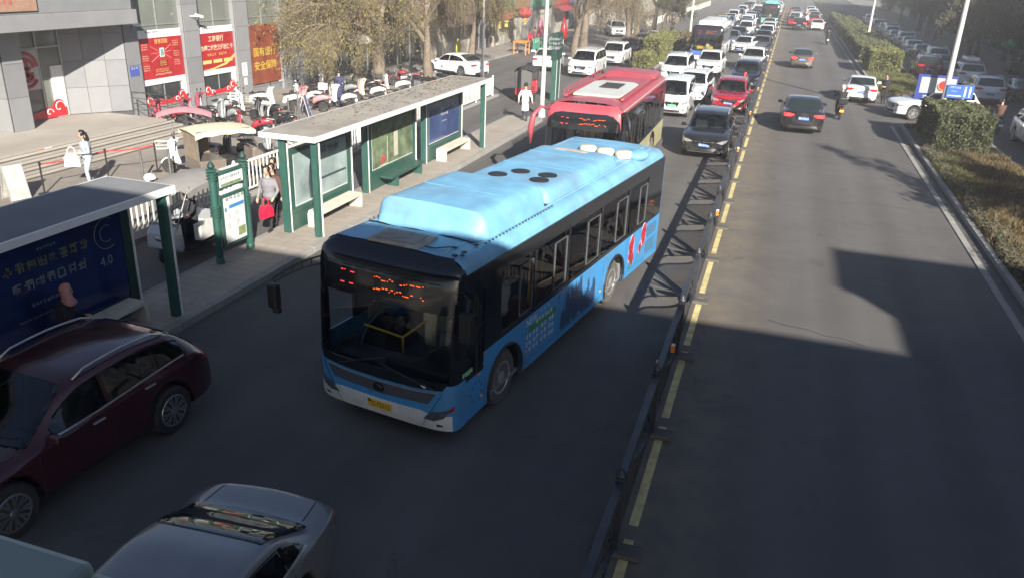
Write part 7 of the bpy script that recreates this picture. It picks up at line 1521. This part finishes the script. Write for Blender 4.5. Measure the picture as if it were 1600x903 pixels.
# ---------------------------------------------------------------- cars
car('crossover', 'maroon', -9.28, 5.0, R(-3), 'dark maroon estate with silver roof rails in the shaded lower left', 'estate_car')
car('sedan', 'ash', -4.72, 2.15, R(4), 'dusty silver grey sedan at the bottom edge, seen from above', 'sedan', plate='b')
car('suv', 'black', -2.45, 32.5, R(0), 'black suv beside the fence, right of the red roofed bus', number='蒙D3V925')
car('suv', 'red', -2.38, 44.4, R(0), 'bright red suv beside the fence behind the black suv')
car('microvan', 'white', -5.0, 41.8, R(0), 'small boxy white van with green plate left of the red suv', plate='g')
car('suv', 'white', -4.75, 46.6, R(-2), 'white suv half hidden behind the small boxy van', sc_=1.0)
car('minivan', 'white', -6.75, 55.2, R(0), 'white people carrier in the left lane with roof rails')
car('suv', 'white', -5.0, 60.6, R(0), 'white suv behind the people carrier, ahead of the white bus')
bs = car('suv', 'navy', -2.1, 55.0, R(0), 'dark blue suv with a red temporary plate beside the fence')
MB().cb((2.36, 0, .95), (.02, .12, .34)).build('red_plate', mat('paper_red', (.7, .06, .03), .6), bs)
car('suv', 'white', -2.15, 65.6, R(0), 'white suv beside the fence behind the dark blue one')
car('sedan', 'white', -4.0, 80.4, R(-10), 'white sedan angled across lanes beside the white bus', 'sedan')
car('sedan', 'grey', -2.1, 82.5, R(0), 'grey sedan with green plate beside the fence', 'sedan', plate='g')
car('sedan', 'black', -2.3, 91, R(0), 'black sedan behind the grey green-plated sedan', 'sedan'); car('suv', 'white', -2.2, 98, R(0), 'white suv behind the black sedan by the fence'); car('suv', 'white', -2.1, 105, R(0), 'second white suv in a row by the fence, ahead of the teal bus'); car('sedan', 'grey', -2.4, 112, R(0), 'grey sedan two cars ahead of the teal bus', 'sedan'); car('sedan', 'white', -2.4, 119, R(0), 'white sedan directly ahead of the teal bus', 'sedan')
car('sedan', 'slate', -5.4, 88, R(0), 'slate sedan behind the angled white sedan', 'sedan'); car('sedan', 'navy', -5.1, 95, R(0), 'navy sedan in the middle lane before the far van', 'sedan'); car('minivan', 'white', -4.7, 103, R(0), 'white van in the middle lane of the far queue')
ordn = ['first', 'second', 'third', 'fourth', 'fifth', 'sixth', 'seventh', 'eighth', 'ninth', 'tenth', 'eleventh', 'twelfth', 'thirteenth', 'fourteenth', 'fifteenth', 'sixteenth']
QG = 'queue of oncoming cars in the distance'
pal = ['white', 'white', 'black', 'white', 'silver', 'navy', 'grey', 'white', 'black', 'red', 'silver', 'blue', 'white', 'slate']
kinds = ['sedan', 'suv', 'sedan', 'sedan', 'suv', 'minivan']
g_ = random.Random(21)
for ln, (x, ys, nm) in enumerate(((-2.45, 145, 'fence lane past the teal bus'), (-5.3, 110.5, 'middle lane past the white van'), (-8.0, 84, 'left lane past the white bus'))):
    y = ys; i = 0
    while y < 196 and i < 16:
        k_, p_ = g_.choice(kinds), g_.choice(pal)
        car(k_, p_, x+g_.uniform(-.2, .2), y, R(g_.uniform(-1.5, 1.5)), f'{p_} {k_} in the distant queue, {ordn[i]} in the {nm}', 'sedan' if k_ == 'sedan' else k_, QG, detail=False); i += 1; y += g_.uniform(6.2, 7.6)
# right carriageway, driving away
U = math.pi
car('sedan', 'black', 1.38, 40.3, U+R(1.5), 'black sedan with lit tail lamps driving away up the right carriageway', 'sedan', front=False, lit=True, number='蒙C7DL22', sc_=1.06)
car('sedan', 'bronze', 1.55, 70.5, U, 'grey bronze sedan driving away, middle of the right carriageway', 'sedan', front=False, lit=True)
car('sedan', 'white', 4.75, 52.6, U+R(-4), 'white sedan stopped by the right kerb next to the standing man', 'sedan', front=False)
car('suv', 'black', 1.5, 121, U, 'black suv driving away in the distance on the right carriageway', front=False, lit=True); car('sedan', 'white', 3.9, 123, U, 'white sedan right of the distant black suv', 'sedan', front=False, lit=True); car('sedan', 'red', .8, 130.5, U, 'red sedan by the fence beyond the distant black suv', 'sedan', front=False)
for i, (x, y, p_, k_) in enumerate(((.9, 138, 'white', 'suv'), (3.7, 137, 'red', 'sedan'), (1.0, 147, 'white', 'sedan'), (4.0, 146, 'silver', 'suv'), (1.2, 157, 'silver', 'sedan'), (3.9, 156, 'white', 'minivan'), (1.0, 168, 'black', 'sedan'), (3.8, 170, 'white', 'suv'))):
    car(k_, p_, x, y, U, f'{p_} {k_} driving away in the far distance, {ordn[i]} beyond the red sedan', 'sedan' if k_ == 'sedan' else k_, 'far cars on the right carriageway', front=False, detail=False, lit=i % 2 == 0)
# left service lane and forecourt
car('minivan', 'white', -12.9, 54.2, R(0), 'white people carrier parked first in the left service lane'); car('suv', 'white', -12.55, 62.3, R(0), 'white suv parked second in the left service lane'); car('suv', 'maroon', -12.3, 67.5, R(0), 'dark red suv parked third in the left service lane'); car('suv', 'black', -12.1, 72.8, R(0), 'black suv parked fourth in the left service lane'); car('sedan', 'white', -12.3, 80, R(-3), 'white sedan parked last in the left service lane', 'sedan')
car('sedan', 'white', -15.9, 56.0, U+R(8), 'white sedan seen from behind on the forecourt left of the lamp pole', 'sedan', front=False)
car('sedan', 'white', -18.45, 50.3, R(250), 'white sedan parked side-on behind the willow trunk', 'sedan', front=False)
car('suv', 'white', -17.2, 90, R(20), 'white suv parked on the far left pavement under the trees')
# right service road
car('suv', 'white', 11.9, 40.2, R(0), 'white suv at the right edge facing the camera in the shade')
car('suv', 'white', 5.95, 48.5, R(-74), 'white suv turning out between the verges beside the blue notice board')
car('sedan', 'navy', 15.0, 58, U, 'dark blue sedan parked at the right edge in the shade', 'sedan', front=False)
car('suv', 'white', 12.4, 56.5, U, 'white suv parked in the shade right of the toilet sign', front=False)
rbx = car('suv', 'white', 13.0, 65.5, U, 'white suv with a roof box in the shaded service road', front=False); MB().box(-1.2, .6, -.45, .45, 1.74, 2.02).build('roof_box', M_bwhite, rbx, bevel=.1)
car('suv', 'maroon', 10.85, 69.8, U, 'dark purple suv beside the sunlit hedge block', front=False)
for i, (y, p_, k_) in enumerate(((74, 'slate', 'sedan'), (79.5, 'white', 'suv'), (85, 'blue', 'sedan'), (90.5, 'white', 'sedan'), (96, 'navy', 'sedan'), (101.5, 'white', 'suv'), (107, 'silver', 'sedan'), (112.5, 'white', 'suv'), (118, 'silver', 'minivan'), (123.5, 'white', 'sedan'), (129, 'slate', 'suv'), (134.5, 'white', 'sedan'), (140, 'grey', 'sedan'), (146, 'white', 'suv'))):
    car(k_, p_, 12.6+.25*math.sin(i*1.7), y, U, f'{p_} {k_} parked in the shaded right row, {ordn[i]} beyond the roof box suv', 'sedan' if k_ == 'sedan' else k_, 'cars parked in the right service road', front=False, detail=y < 90)
o = thing('umbrella_cart', 'vendor cart with a green canopy on the right pavement', 'cart', (18.4, 77.5, .13)); MB().ell((0, 0, 2.3), (1.5, 1.5, .5), 18, 8).build('canopy', mat('canopy_green', (.03, .30, .10), .6), o, smooth=True); MB().cyl((0, 0, .9), (0, 0, 2.3), .04, n=8).build('pole', M_spoke, o); MB().box(-.6, .6, -.9, .9, .3, .95).build('box', M_grey, o, bevel=.03)
for s in (-.6, .6): MB().cyl((-.65, s, .3), (.65, s, .3), .3, n=16).build('wheel', M_tyre, o)
for k, (x, y) in enumerate(((11.2, 50.5), (14.0, 50.2))):
    o = thing('traffic_cone', ('yellow marker post in front of the brown jacket rider', 'yellow marker post near the right edge')[k], 'marker', (x, y, 0), 0, 'yellow marker posts'); MB().lathe([(.16, 0), (.16, .04), (.10, .05), (.05, .75), (.02, .78)], 12).build('cone', mat('marker_yellow', (.55, .52, .04), .5), o, smooth=40)

for i, (x, y) in enumerate(((20.2, 62), (20.4, 70.5), (20.0, 83), (20.3, 91), (20.0, 107), (20.2, 128))):
    tree('d1' if i % 2 else 'd2', x, y, i*2.3+1, f'dark tree close to the right-hand shop fronts, {ords[i]}', .9, G2, .13)
bpy.data.scenes.remove(tmp)
